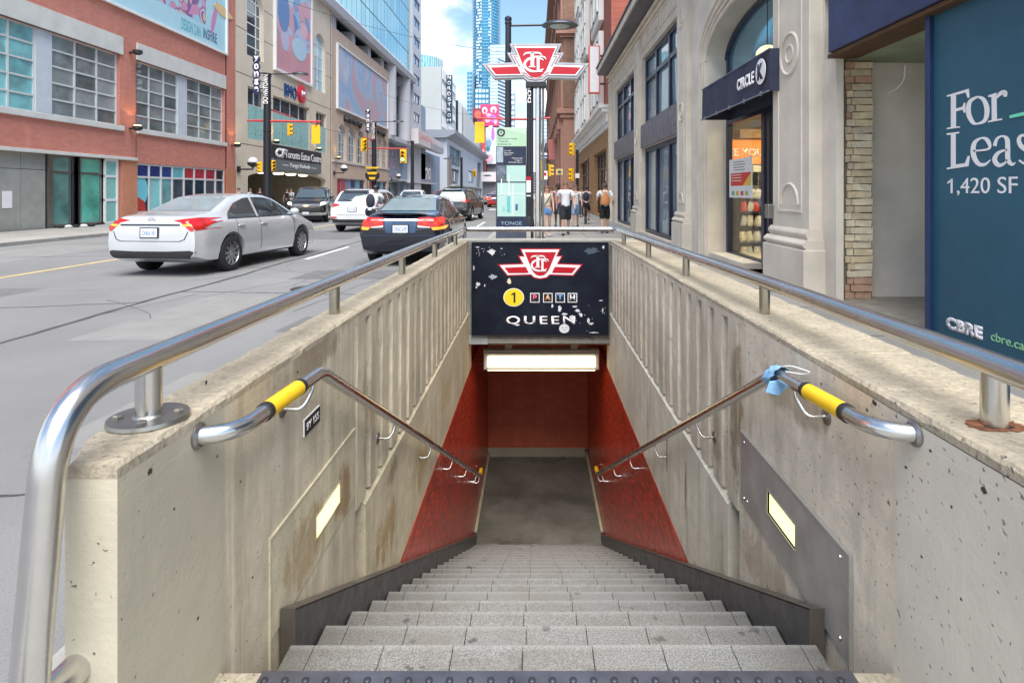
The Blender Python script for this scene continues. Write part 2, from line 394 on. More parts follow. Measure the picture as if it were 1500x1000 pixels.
CONC_L = concrete('weathered_concrete_street_side', (.63, .55, .41), stain_amt=.5, streak=.45, patch=(1.70, (.44, .405, .31)), pits=1, blobs=[(2.22, .12, .22, .22, (.24, .13, .05), .75), (2.72, .17, .10, .16, (.25, .12, .04), .8), (2.35, .80, .50, .10, (.17, .12, .07), .6), (2.0, .55, .12, .14, (.62, .58, .46), .6), (2.15, -.35, .5, .22, (.22, .14, .06), .6), (1.35, -.2, .2, .5, (.26, .19, .10), .6), (3.1, .3, .12, .5, (.20, .14, .08), .5)])
CONC_R = concrete('weathered_concrete_shop_side', (.69, .61, .485), stain_amt=.25, streak=.3, patch=(1.66, (.58, .54, .46)), pits=1, blobs=[(2.95, .35, .13, .55, (.20, .14, .08), .75), (2.25, .66, .45, .12, (.24, .17, .10), .55), (2.6, -.2, .4, .2, (.22, .15, .08), .4), (3.25, .2, .10, .5, (.24, .17, .10), .55), (1.75, -.4, .1, .4, (.24, .16, .09), .5)])  # one blob paints the brownish shadow under the rail
CONC_T = concrete('rough_concrete_coping', (.56, .49, .37), stain_amt=.2, streak=.15, pits=.8, top=True)
GROOVE = concrete('grimy_shaded_groove', (.045, .036, .025), stain_amt=.3, streak=.3, pits=.3)  # grime, plus groove shade put into the colour for contrast
CONC_LOW_L = concrete('painted_concrete_street_side', (.64, .565, .40), stain_amt=.7, streak=.3, pits=.6, blobs=[(3.5, -.55, .35, .25, (.32, .19, .07), .7), (3.2, -.9, .3, .25, (.17, .10, .05), .7), (4.6, -.6, .5, .3, (.38, .27, .11), .6), (3.6, -.25, .3, .1, (.18, .13, .08), .6), (5.8, -.5, .6, .25, (.45, .36, .16), .5), (2.3, .1, .3, .2, (.30, .19, .08), .6), (2.7, .05, .14, .2, (.24, .13, .05), .7)])
CONC_LOW_R = concrete('painted_concrete_shop_side', (.74, .69, .56), stain_amt=.35, streak=.28, pits=.5, blobs=[(3.25, -.82, .16, .10, (.15, .10, .06), .85), (3.55, -.88, .25, .08, (.18, .11, .06), .8), (4.45, -.45, .04, .30, (.14, .12, .09), .7), (3.9, -.5, .03, .25, (.12, .10, .08), .7), (5.2, -.55, .05, .25, (.25, .22, .16), .6), (3.15, -.5, .08, .35, (.30, .22, .13), .5)])

# ================================================================ ground
def asphalt():
    m, t, p = newmat('worn_asphalt'); v = pos(t); L = t.links; c = (.160, .160, .159)
    col = mixc(t, mrange(t, noise(t, v, .35, 6, .6), .35, .65), tuple(x*.78 for x in c), tuple(x*1.18 for x in c))
    col = mixc(t, mrange(t, noise(t, pos(t, (1.6, .09, 1)), 1, 5, .6), .45, .7, 0, .35), col, tuple(x*.78 for x in c))     # wheel tracks
    col = mixc(t, mrange(t, noise(t, v, 130, 3, .8), .35, .65, 0, .55), col, tuple(x*1.6 for x in c))
    col = mixc(t, mrange(t, noise(t, v, 70, 2, .8), .6, .7, 0, .5), col, tuple(x*.4 for x in c))
    vd = mixc(t, .12, v, _col(t, v, 1.3))
    pass
    e2 = vor(t, vd, .55, 'DISTANCE_TO_EDGE'); gate = mrange(t, noise(t, v, .25, 2), .52, .6)
    col = mixc(t, math_(t, 'MULTIPLY', mrange(t, e2, .003, .012, .6, 0), gate), col, (.045, .045, .047))
    col = mixc(t, mrange(t, noise(t, v, 2.2, 5, .7, .3), .66, .72, 0, .5), col, tuple(x*.45 for x in c))                          # oil spots
    L.new(col, p.inputs['Base Color']); p.inputs['Roughness'].default_value = .82; p.inputs['Specular IOR Level'].default_value = .35
    bump(t, p, noise(t, v, 160, 3, .8), .5, .005); return m
def _col(t, v, s):
    n = _n(t, 'ShaderNodeTexNoise'); t.links.new(v, n.inputs['Vector']); n.inputs['Scale'].default_value = s; n.inputs['Detail'].default_value = 5; return n.outputs['Color']
ASPH = asphalt(); SEAM = mat('tar_seam', (.055, .055, .058), .7, var=.3, vs=20)
PAVE = mat('concrete_pavement', (.29, .28, .255), .9, var=.16, vs=1.2, bmp=.35, bs=70)
LINEW = mat('worn_white_line', (.62, .61, .58), .8, var=.2, vs=14); LINEY = mat('worn_yellow_line', (.50, .38, .16), .8, var=.3, vs=5)
ROADZ = -.10
def sheet(name, x0, x1, y0, y1, z, m, kind='structure', parent=None):
    b = MB(); b.quad((x0,y0,z),(x1,y0,z),(x1,y1,z),(x0,y1,z)); o = b.build(name, m, parent); 
    if parent is None: o['kind'] = kind
    return o
b = MB(); X0, X1 = -4000, 4000
b.quad((-4000,-200,-4.2),(4000,-200,-4.2),(4000,4500,-4.2),(-4000,4500,-4.2))
b.build('ground', mat('far_ground', (.2, .2, .19), .9), kind='structure')
b = MB(); b.quad((-16,-12,ROADZ),(-1.1,-12,ROADZ),(-1.1,1500,ROADZ),(-16,1500,ROADZ)); b.build('road', ASPH, kind='structure')
# cross street (wide junction further up) and crossing lines
b = MB()
for (x, y0, y1, w_) in ((-5.3, 13.8, 16.9, .11), (-5.3, 22, 25, .11), (-5.3, 30, 33, .11), (-5.3, 38, 41, .11), (-5.3, 60, 63, .11), (-5.3, 70, 73, .11), (-3.9, 21.5, 24.5, .12), (-2.6, 26, 31, .12)):
    b.box(x-w_/2, x+w_/2, y0, y1, ROADZ, ROADZ+.004)
b.build('lane_marking', LINEW, kind='structure')
b = MB(); b.box(-9.76, -9.64, 2, 48, ROADZ, ROADZ+.004); b.build('centre_line', LINEY, kind='structure')
b = MB()
for k in range(9): b.box(-14.6+k*1.5, -13.95+k*1.5, 52.5, 55.5, ROADZ, ROADZ+.004)
for k in range(8): b.box(-14.6+k*1.5, -13.95+k*1.5, 31, 33.5, ROADZ+.0, ROADZ+.004) if k in (1, 2) else None
b.build('crossing_marking', LINEW, kind='structure')
b = MB(); y = 2.0; pts = []
while y < 48:
    pts.append((-5.52+.03*math.sin(y*1.3)+random.uniform(-.012, .012), y, random.uniform(.022, .05))); y += .25
for (a, c) in zip(pts, pts[1:]):
    b.quad((a[0]-a[2], a[1], ROADZ+.003), (a[0]+a[2], a[1], ROADZ+.003), (c[0]+c[2], c[1], ROADZ+.003), (c[0]-c[2], c[1], ROADZ+.003))
for (xa, ya, xb, yb) in ((-9, 7.5, -5.5, 8.4), (-3.2, 3.0, -1.3, 3.25), (-5.5, 9.3, -2.4, 9.0), (-15, 14, -9.7, 14.5)):
    n = 24; pv = None
    for k in range(n+1):
        x = xa+(xb-xa)*k/n; yy = ya+(yb-ya)*k/n+random.uniform(-.035, .035); w_ = random.uniform(.008, .02)
        if pv: b.quad((pv[0], pv[1]-pv[2], ROADZ+.003), (x, yy-w_, ROADZ+.003), (x, yy+w_, ROADZ+.003), (pv[0], pv[1]+pv[2], ROADZ+.003))
        pv = (x, yy, w_)
b.build('tar_seam', SEAM, kind='structure')
CRK = mat('crack_dark', (.035, .035, .036), .9, var=.2, vs=20); b = MB(); rc = random.Random(21)
for k in range(22):
    x, y = rc.uniform(-14, -1.6), rc.choice([rc.uniform(2, 10), rc.uniform(2, 26)]); a = rc.choice([rc.uniform(-.5, .5), rc.uniform(1.1, 2.0)]); w_ = rc.uniform(.0025, .007); n = rc.randint(6, 22)
    for j in range(n):
        a += rc.uniform(-.3, .3)*.5; x2, y2 = x+math.cos(a)*.16, y+math.sin(a)*.16
        if x2 > -1.56 or x2 < -15: break
        nx, ny = -math.sin(a)*w_, math.cos(a)*w_; b.quad((x-nx, y-ny, ROADZ+.0022), (x2-nx, y2-ny, ROADZ+.0022), (x2+nx, y2+ny, ROADZ+.0022), (x+nx, y+ny, ROADZ+.0022)); x, y = x2, y2; w_ = max(.0015, w_*rc.uniform(.85, 1.12))
b.build('fine_cracks', CRK, kind='structure')
PT = [mat('patch_dark', (.125, .125, .125), .85, var=.15, vs=4, bmp=.4, bs=120), mat('patch_pale', (.20, .198, .19), .85, var=.1, vs=3, bmp=.4, bs=120)]
for k, (x0, x1, y0, y1, i) in enumerate(((-4.9, -3.4, 6.2, 8.9, 1), (-9.2, -7.9, 7.2, 9.6, 0), (-4.4, -1.9, 10.6, 11.9, 0), (-14.2, -11.8, 12.5, 17.5, 1), (-3.0, -1.7, 3.6, 5.2, 1), (-8.8, -6.2, 19.5, 24, 0), (-12.9, -10.4, 24, 30, 0), (-7.4, -6.3, 3.0, 5.4, 0), (-2.9, -1.8, 6.6, 7.5, 0), (-6.9, -5.9, 26, 31, 1))):
    b = MB(); b.quad((x0, y0, ROADZ+.0012), (x1, y0+.06, ROADZ+.0012), (x1-.04, y1, ROADZ+.0012), (x0+.05, y1-.08, ROADZ+.0012)); b.build('road_patch', PT[i], kind='structure')
for mx_, my_, mr in ((-3.6, 9.6, .33), (-8.3, 14.9, .33), (-11.6, 20.5, .36), (-4.7, 21, .33)):
    mh = thing('manhole_cover', 'round cast iron cover set in the road %s' % {-3.6: 'close to the stairwell wall', -8.3: 'left of the white sedan', -11.6: 'near the yellow line', -4.7: 'ahead of the navy sedan'}[mx_], 'manhole cover', (mx_, my_, ROADZ)); b = MB(); b.lathe([(mr, 0), (mr, .005)], (mx_, my_, ROADZ), n=32); b.build('rim', mat('cast_iron', (.07, .065, .06), .55, .5, var=.3, vs=15), mh)
    b = MB(); b.lathe([(mr-.04, 0), (mr-.04, .009)], (mx_, my_, ROADZ), n=32); b.build('lid', mat('cast_iron_lid', (.045, .042, .04), .6, .4, var=.4, vs=25), mh)
# pavements and kerbs
XL = -19.6
b = MB(); b.box(-60, -15.38, -12, 1500, -4.19, 0); b.build('left_pavement', PAVE, kind='structure')
b = MB(); b.box(-15.38, -15.2, -12, 1500, -.3, .012); b.build('left_kerb', CURB, kind='structure')
b = MB()
b.box(-1.32, -1.06, -8, 8.20, -.3, 0); b.box(1.385, 40, -8, 8.20, -.3, 0); b.box(-1.32, 40, 8.20, 1500, -.3, 0); b.box(-1.32, 40, -12, -8, -.3, 0)
b.box(-1.06, 1.385, -8, -2.5, -.3, 0)
b.build('right_pavement', PAVE, kind='structure')
b = MB(); b.box(-1.50, -1.325, -12, 1500, -.3, .008); b.build('right_kerb', CURB, kind='structure')
b = MB()
for yy in [8.9+1.5*i for i in range(14)]: b.box(-1.3, 3.8, yy, yy+.012, 0, .003)
for xx in (.2, 1.7, 3.2): b.box(xx, xx+.012, 8.25, 60, 0, .0035)
for yy in [1.5*i for i in range(6)]: b.box(1.4, 3.8, yy, yy+.012, 0, .003)
b.build('pavement_joints', mat('joint_dark', (.09, .085, .08), .9, var=0), kind='structure')

# ================================================================ the subway stair
ZT0 = .88
def ztop(y): return .88 - .0092*max(0, y-1.25)
STEP_R, STEP_T, D0, ZS = .1803, .335, 1.65, .12
NST = 20
LX, RX = -.815, .94             # the steps run between these
granite_m, t, p = newmat('speckled_granite'); v = pos(t)
oi = _n(t, 'ShaderNodeObjectInfo')
gc = mixc(t, mrange(t, noise(t, v, 170, 3, .8), .4, .6), (.10, .10, .097), (.30, .295, .28))
gc = mixc(t, mrange(t, vor(t, v, 240), .15, .3, .6, 0), gc, (.04, .04, .04))
gc = mixc(t, mrange(t, noise(t, v, 2.5, 5, .65), .4, .7, 0, .5), gc, (.17, .155, .13))
gc = mixc(t, mrange(t, oi.outputs['Random'], 0, 1, 0, .30), gc, (.17, .165, .15))
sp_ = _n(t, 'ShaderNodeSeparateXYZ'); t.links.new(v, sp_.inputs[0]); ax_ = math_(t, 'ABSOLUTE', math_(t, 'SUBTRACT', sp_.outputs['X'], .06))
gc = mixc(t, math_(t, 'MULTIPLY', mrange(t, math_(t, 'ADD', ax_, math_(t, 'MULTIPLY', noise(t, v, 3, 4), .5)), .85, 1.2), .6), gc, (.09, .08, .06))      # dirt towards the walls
gc = mixc(t, mrange(t, noise(t, v, 11, 3, .5), .66, .70, 0, .75), gc, (.05, .05, .05)); gc = mixc(t, mrange(t, noise(t, pos(t, (1.2, 3, 3)), 3.2, 6, .7, .5), .50, .68, 0, .5), gc, (.13, .12, .10))                                                             # gum and spots
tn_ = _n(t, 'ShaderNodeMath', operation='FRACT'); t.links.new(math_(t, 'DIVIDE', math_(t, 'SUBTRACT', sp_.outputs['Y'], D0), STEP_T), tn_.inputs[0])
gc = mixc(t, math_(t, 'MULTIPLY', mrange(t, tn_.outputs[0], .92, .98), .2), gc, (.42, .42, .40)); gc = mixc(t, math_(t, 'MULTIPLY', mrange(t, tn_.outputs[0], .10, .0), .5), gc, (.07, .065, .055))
t.links.new(gc, p.inputs['Base Color']); p.inputs['Roughness'].default_value = .6; bump(t, p, noise(t, v, 200, 3, .8), .35, .003)
stair = thing('granite_staircase', 'grey granite tiled stairs descending between the two concrete walls', 'stairs', ((LX+RX)/2, D0, ZS))
b = MB()
for n in range(1, NST+1):
    y0 = D0 + (n-1)*STEP_T - .012; z = ZS - n*STEP_R - .030
    b.box(LX, RX, y0+.02, y0+STEP_T+.03, z-.6, z)
b.build('step_bed', mat('stair_mortar', (.16, .155, .145), .9, var=.2, vs=8), stair)
tb = MB(); TW, TD = .2315, STEP_T - .002
tb.box(-TW/2+.0011, TW/2-.0011, 0, TD, -.030, 0); tb.box(-TW/2+.0011, TW/2-.0011, TD-.016, TD, -.050, -.030)
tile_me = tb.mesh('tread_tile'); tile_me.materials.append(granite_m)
bm = bmesh.new(); bm.from_mesh(tile_me); bmesh.ops.remove_doubles(bm, verts=bm.verts, dist=1e-5)
bmesh.ops.bevel(bm, geom=[e for e in bm.edges if len(e.link_faces) == 2 and e.calc_face_angle(0) > 1], offset=.0018, segments=1, affect='EDGES'); bm.to_mesh(tile_me); bm.free()
for n in range(1, NST+1):
    y0 = D0 + (n-1)*STEP_T; z = ZS - n*STEP_R; off = random.uniform(-.04, .04) if n > 1 else 0
    xs = [LX]; x = LX + .2315*(.35+off)
    while x < RX-.03: xs.append(x); x += .2315
    xs.append(RX)
    for a, c in zip(xs, xs[1:]):
        M = Matrix.Translation(((a+c)/2, y0+.003, z+random.uniform(-.0015, .0015))) @ Matrix.Diagonal(((c-a)/TW, 1, 1, 1))
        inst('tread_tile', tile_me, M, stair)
# studded steel nosing strip at the head of the stair, and the head landing behind it
b = MB(); b.box(-.875, 1.0, -2.5, D0-.14, -.2, ZS); b.build('stair_head_landing', PAVE, kind='structure'); b = MB(); b.box(-.875, -.757, D0-.139, D0, -.2, ZS-.004); b.box(.882, 1.0, D0-.139, D0, -.2, ZS-.004); b.build('stair_head_edging', CONC_T, kind='structure')
st = thing('studded_nosing_plate', 'dark studded steel strip along the top edge of the stairs', 'nosing strip', (.06, 1.58, ZS))
b = MB(); b.box(-.755, .88, D0-.138, D0, ZS-.03, ZS+.004); b.build('plate', mat('dark_steel_plate', (.14, .14, .16), .4, .7, var=.25, vs=10), st, bevel=.002)
b = MB()
b.lathe([(.010, 0), (.010, .0035), (.006, .006), (.001, .0065)], n=10); sm_ = b.mesh('stud', True); sm_.materials.append(mat('stud_metal', (.06, .06, .07), .4, .6, var=0))
for i in range(29):
    for j in range(2): inst('stud', sm_, Matrix.Translation((-.735+i*.056+(j*.028), D0-.035-j*.05, ZS+.004)), st)

# lower landing
b = MB(); b.box(-1.1, 1.1, D0+NST*STEP_T-.01, 11.3, -3.7, ZS-NST*STEP_R); 
lf, t, p = newmat('worn_dark_floor'); v = pos(t)
t.links.new(mixc(t, mrange(t, noise(t, v, 1.2, 6, .65), .35, .7), (.10, .10, .085), (.24, .235, .205)), p.inputs['Base Color']); t.links.new(mrange(t, noise(t, v, 1.4, 4), .3, .7, .22, .5), p.inputs['Roughness'])
b.build('lower_landing_floor', lf, kind='structure')
REDT = brickmat('glazed_red_tile', (.62, .050, .018), (.22, .02, .012), bw=.11, bh=.030, axis='YZ', var=.40, mw=.004, bmp=.9, rough=.22, offset=.5)
REDB = brickmat('glazed_red_tile_end', (.66, .15, .065), (.45, .10, .05), bw=.20, bh=.10, axis='XZ', var=.10, mw=.003, bmp=.25, rough=.3, offset=0)
rw = thing('red_tiled_end_wall', 'dark red tiled wall at the foot of the stairs under the light', 'wall', (.05, 11.15, -3.49))
b = MB(); b.box(-1.1, 1.1, 11.13, 11.3, -3.36, -.60); b.build('tile_face', REDB, rw)
b = MB(); b.box(-1.1, wx(857, 11.1), 11.105, 11.3, -3.49, -3.325); b.build('baseboard', mat('cream_baseboard', (.48, .45, .33), .5, var=.15), rw, bevel=.004)
b = MB(); b.box(wx(868, 11), wx(870.5, 11), 11.09, 11.13, wz(655, 11.1), wz(560, 11.1)); b.build('conduit', mat('conduit_grey', (.25, .2, .17), .5), rw)

def sweep(sec, ys, jit=(), amp=.004, zf=None, seed=1):
    """closed section in (x, z) carried along y; points in jit wander a little like chipped concrete"""
    rnd = random.Random(seed); b = MB(); n = len(sec); vs = []; sig = {}
    for i in jit:
        for ax in (0, 1):
            r_ = np.random.RandomState(seed*17+i*3+ax); q = np.convolve(r_.randn(len(ys)+24), np.ones(7)/7, 'same')[12:12+len(ys)]*amp*1.6
            for _ in range(max(1, len(ys)//45)):
                c = r_.randint(0, len(ys)); w_ = r_.randint(2, 6); q[max(0, c-w_):c+w_] -= r_.uniform(1, 3)*amp
            sig[i, ax] = q
    kk = 0
    for y in ys:
        dz = zf(y) if zf else 0
        for i, (x, z) in enumerate(sec):
            jx = sig[i, 0][kk]*.7 if i in jit else 0; jz = -abs(sig[i, 1][kk]) if i in jit else 0
            vs.append((x+jx, y, z+dz+jz))
        kk += 1
    fs = []
    for k in range(len(ys)-1):
        for i in range(n):
            a = k*n+i; c = k*n+(i+1) % n; fs.append((a, c, c+n, a+n))
    fs.append(tuple(range(n))[::-1]); fs.append(tuple((len(ys)-1)*n+i for i in range(n)))
    return b.add(vs, fs)
def frange(a, c, s):
    n = max(1, int(round((c-a)/s))); return [a+(c-a)*k/n for k in range(n+1)]
def parapet(side):
    L_ = side < 0
    xi = -.875 if L_ else 1.0; xo = -1.055 if L_ else 1.38; y0 = 1.246 if L_ else .55; y1 = 8.15
    s = -1 if L_ else 1
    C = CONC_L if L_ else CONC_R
    t_ = thing('concrete_parapet', 'stained fluted concrete stair wall on the street side' if L_ else 'fluted concrete stair wall on the shop side with steel plate', 'wall', (xi, (y0+y1)/2, 0))
    # coping with chipped edges
    b = sweep([(xi, -.030), (xi+s*.0005, -.010), (xi+s*.009, 0), (xo-s*.012, -.002), (xo, -.014), (xo, -.030)], frange(y0+(.0 if L_ else 0), y1, .011), (1, 2, 3, 4), .0016, zf=ztop, seed=3 if L_ else 4)
    if L_:      # chamfered outer corner at the free end
        for i, v in enumerate(b.v):
            if v[1] < 1.40 and v[0] < -1.0: b.v[i] = (v[0] + (1.40-v[1])*.45, v[1], v[2])
    b.build('coping', CONC_T, t_, fix=True)
    b = MB()
    # core, plain near section, recessed field behind the ribs
    if L_: b.prism([(xi, y0), (xo+.07, y0), (xo, y0+.154), (xo, 2.90), (xi, 2.90)], ztop(2.9)-.06+3.75, Matrix.Translation((0, 0, -3.75)))
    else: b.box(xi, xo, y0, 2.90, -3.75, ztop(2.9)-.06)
    b.build('core', C, t_); b = MB(); b.box(xi+s*.060, xo, 2.90, y1, -3.75, ztop(y1)-.05); b.build('recess_field', GROOVE, t_)
    # filler between the level core and the sloping coping
    b = sweep([(xi+s*.0005, -.0295), (xo-s*.0005, -.0295), (xo-s*.0005, -.16), (xi+s*.0005, -.16)], [y0+.0005, 1.40, 2.899] if L_ else [y0, 2.899], zf=ztop)
    if L_: b.v = [(v[0]+(.0685 if v[1] < 1.3 and v[0] < -1 else 0), v[1], v[2]) for v in b.v]
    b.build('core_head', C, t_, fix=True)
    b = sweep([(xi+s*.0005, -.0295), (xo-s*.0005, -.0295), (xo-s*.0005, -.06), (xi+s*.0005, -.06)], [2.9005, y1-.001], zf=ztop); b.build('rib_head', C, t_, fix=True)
    b = sweep([(xi+s*.0605, -.0605), (xo-s*.0005, -.0605), (xo-s*.0005, -.22), (xi+s*.0605, -.22)], [2.901, y1-.001], zf=ztop); b.build('recess_head', GROOVE, t_, fix=True)
    # ribs
    rb = MB(); zn = 10; rnd = random.Random(5)
    for k in range(zn+1):
        zc = k/zn; j = lambda: rnd.gauss(0, .0055)
        rb.v += [(0+s*.059, -.088, zc), (s*.012, -.084+j(), zc), (0, -.072+j(), zc), (0, .072+j(), zc), (s*.012, .084+j(), zc), (s*.059, .088, zc)]
    for k in range(zn):
        for i in range(6):
            a = k*6+i; c = k*6+(i+1) % 6; rb.f.append((a, c, c+6, a+6))
    rb.f.append(tuple(range(6))); rb.f.append(tuple(zn*6+i for i in range(6))[::-1])
    rme = rb.mesh('rib'); bm = bmesh.new(); bm.from_mesh(rme); bmesh.ops.recalc_face_normals(bm, faces=bm.faces); bm.to_mesh(rme); bm.free(); rme.materials.append(C)
    y = 2.905 + .1; zb = -.10
    while y + .097 < 7.86:
        zt = ztop(y)-.0605
        low = -.115 if y > 3.0 else -.6
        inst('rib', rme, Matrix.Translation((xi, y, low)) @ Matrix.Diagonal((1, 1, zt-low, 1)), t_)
        y += .2425
    # lower painted zone, a bit proud with a sloping ledge, then the red tile
    CL = CONC_LOW_L if L_ else CONC_LOW_R
    b = sweep([(xi+s*.055, -.10), (xi-s*.008, -.150), (xi-s*.008, -.93), (xi+s*.055, -.93)], frange(3.05, 8.145, .2), (0, 1), .0015, seed=8); b.build('lower_band', CL, t_, fix=True)
    b = sweep([(xi+s*.03, -.94), (xi-s*.010, -.94), (xi-s*.010, -3.7), (xi+s*.03, -3.7)], [1.70, 11.12]); b.build('red_tile_field', REDT, t_, fix=True)
    return t_
PW = {s_: parapet(s_) for s_ in (-1, 1)}
# larger blow holes and chips, their shade painted as thin dark discs on the faces
rh = random.Random(31); HM = mat('blow_hole_shade', (.045, .038, .028), .95, var=.3, vs=60)
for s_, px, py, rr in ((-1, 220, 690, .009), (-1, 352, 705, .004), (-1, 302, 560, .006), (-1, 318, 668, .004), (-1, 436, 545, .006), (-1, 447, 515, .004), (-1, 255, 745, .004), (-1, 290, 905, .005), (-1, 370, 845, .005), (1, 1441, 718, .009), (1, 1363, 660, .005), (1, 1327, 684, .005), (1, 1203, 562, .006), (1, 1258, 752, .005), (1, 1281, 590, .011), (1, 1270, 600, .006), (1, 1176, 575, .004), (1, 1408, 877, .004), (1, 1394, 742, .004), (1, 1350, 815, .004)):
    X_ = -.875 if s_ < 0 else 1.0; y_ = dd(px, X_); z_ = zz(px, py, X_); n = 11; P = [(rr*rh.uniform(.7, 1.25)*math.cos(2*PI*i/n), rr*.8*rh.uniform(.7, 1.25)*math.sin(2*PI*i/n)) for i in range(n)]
    b = MB(); b.prism([(y_+a, z_+c) for a, c in P], .0007, face_px(X_-s_*.0007 if s_ > 0 else X_, 0, 0)); b.build('blow_hole_mark', HM, PW[s_])
# lower band continues above the near skirting (plain concrete is the core)
# walls of the passage beyond the beam
for s_, x in ((-1, -.875), (1, 1.0)):
    b = MB(); b.box(x+s_*.03, x+s_*.3, 8.16, 11.3, -3.75, -.3); o = b.build('passage_wall', REDT, kind='structure')
b = MB(); b.box(-1.1, 1.1, 8.16, 11.3, -.62, -.3); b.build('passage_ceiling', mat('soffit_paint', (.30, .25, .17), .8, var=.2), kind='structure')
# skirtings
SK = mat('dark_skirting', (.050, .048, .050), .38, var=.25, vs=6, bmp=.2, bs=60)
for s_, x in ((-1, -.862), (1, .987)):
    t_ = thing('stair_skirting', 'dark stair skirting along the ' + ('street side wall' if s_ < 0 else 'shop side wall'), 'skirting', (x, 2, 0))
    zl = lambda y: .02 - .538*(y-2.05)
    T = Matrix(((0,0,1,0),(1,0,0,0),(0,1,0,0),(0,0,0,1)))
    x0 = min(x, x-s_*.042)
    pts = [(2.03, .025), (2.03, -.40), (8.3, -3.75), (8.5, -3.75), (8.5, zl(8.42)), (8.42, zl(8.42))]
    b = MB(); b.prism(pts, .040, Matrix.Translation((x0, 0, 0)) @ T); b.build('board', SK, t_, bevel=.003)
    b = MB(); b.prism([(2.022, .036), (2.022, -.25), (2.034, -.25), (2.034, .026), (8.42, zl(8.42)), (8.42, zl(8.42)+.010)], .046, Matrix.Translation((x0-.003, 0, 0)) @ T)
    b.build('edge_trim', mat('trim_bronze', (.17, .15, .13), .4, .6, var=.2), t_)
    b = MB(); b.box(x0, x0+.04, 8.5, 11.1, -3.49, -3.38); b.build('landing_board', mat('cream_baseboard', (.48, .45, .33), .5), t_, bevel=.003)

# beam and back parapet with the station sign
bp = thing('concrete_back_wall', 'grey concrete end wall of the stairwell that carries the station sign', 'wall', (.06, 8.0, 0))
b = sweep([(-1.055, .82), (-1.055, -.55), (1.38, -.55), (1.38, .82)], [7.85, 8.19]); 
b.build('beam', concrete('painted_beam_concrete', (.36, .35, .31), stain_amt=.1, streak=.3, pits=.3), bp, bevel=.012, fix=True)
b = MB(); b.box(-.87, .995, 7.87, 8.17, -.565, -.5505); b.build('soffit_board', mat('stained_soffit', (.19, .12, .05), .8, var=.4, vs=4), bp)
b = MB(); b.box(-.87, wx(714, 7.83), 7.838, 7.85, wz(504, 7.84), wz(491, 7.84)); b.build('patch_plate', mat('pale_patch', (.40, .43, .42), .6), bp)
b = MB()
rnd = random.Random(3)
for k in range(9):
    x = wx(848+k*2.4+rnd.uniform(-1,1), 7.84); z = wz(494+rnd.uniform(-2, 3), 7.84); b.box(x-.012, x+.006, 7.846, 7.8505, z-.006, z+.004)
b.build('scuff_mark', DARK, bp)

# tube light under the beam
GLOW = mat('tube_light_glow', (.9, .85, .65), .5, var=0, emit=(1, .84, .42), es=1.35)
tl = thing('ceiling_strip_light', 'lit horizontal fluorescent fixture under the beam at the stair foot', 'light', (.09, 8.4, -.9))
xa, xb, za, zb_ = wx(708, 8.3), wx(878, 8.3), wz(542, 8.3), wz(513, 8.3)
b = MB(); b.box(xa, xb, 8.31, 8.45, za, zb_); b.box(xa+.3, xa+.4, 8.35, 8.42, zb_, -.62); b.box(xb-.4, xb-.3, 8.35, 8.42, zb_, -.62); b.build('housing', mat('fixture_grey', (.42, .42, .38), .5), tl, bevel=.006)
b = MB(); b.box(xa+.012, xb-.012, 8.29, 8.31, za+.012, wz(518, 8.3)); b.build('diffuser_frame', WHITE, tl, bevel=.003)
b = MB(); b.box(xa+.06, xb-.06, 8.27, 8.29, za+.045, wz(521, 8.3)); b.build('diffuser', GLOW, tl, bevel=.01)
b = MB(); b.box(xa+.06, xb-.06, 8.31, 8.44, za-.012, za-.0005); b.build('lower_lens', GLOW, tl)

# recessed wall lights: steel plate on the shop side, painted plate on the street side
def walllight(s_):
    x = -.875 if s_ < 0 else 1.0
    m = mat('cover_plate_steel', (.36, .345, .31), .42, .25, var=.2, vs=5) if s_ > 0 else CONC_LOW_L
    t_ = thing('wall_light_panel', 'steel cover plate with lit lamp bolted to the shop side wall' if s_ > 0 else 'painted cover plate with lit lamp on the street side wall', 'light panel', (x, 2.4, .14))
    ya, yb = (1.872, 2.85) if s_ > 0 else (1.962, 2.88); la, lb = (2.249, 2.518) if s_ > 0 else (2.364, 2.652)
    z0, z1 = -.03, .313; lz0, lz1 = (.095, .190) if s_ > 0 else (.070, .158)
    xf = x - s_*(.012 if s_ > 0 else .005)
    b = MB()
    for (p0, p1, q0, q1) in ((ya, la, z0, z1), (lb, yb, z0, z1), (la, lb, z0, lz0), (la, lb, lz1, z1)): b.box(xf, x-s_*.0005, p0, p1, q0, q1)
    b.box(xf-s_*.004, xf, ya, yb, z1-.008, z1) ; b.box(xf-s_*.002, x-s_*.0005, ya-.010, ya-.001, z0-.16, z1)
    b.build('plate', m, t_)
    b = MB(); b.box(x-s_*.004, x-s_*.001, la, lb, lz0, lz1); b.build('lamp_lens', mat('lamp_lens_glow', (.9, .9, .7), .4, var=0, emit=(1, .88, .30), es=.62), t_)
    b = MB(); b.box(xf-s_*.003, x-s_*.002, la-.006, la, lz0-.006, lz1+.006); b.box(xf-s_*.003, x-s_*.002, lb, lb+.006, lz0-.006, lz1+.006)
    b.box(xf-s_*.003, x-s_*.002, la, lb, lz0-.006, lz0); b.box(xf-s_*.003, x-s_*.002, la, lb, lz1, lz1+.006); b.build('lamp_bezel', m, t_)
    if s_ > 0:
        sc = MB(); sc.lathe([(.009, 0), (.008, .003), (.001, .005)], n=10, axis='X', M=Matrix.Scale(-1, 4, (1,0,0))); sm = sc.mesh('screw', True); sm.materials.append(STEEL)
        for (yy, q) in ((ya+.05, z0+.04), (ya+.05, z1-.04), (yb-.05, z0+.04), (yb-.05, z1-.04), (yb-.09, z0+.045)): inst('screw', sm, Matrix.Translation((xf, yy, q)), t_)
walllight(-1); walllight(1)

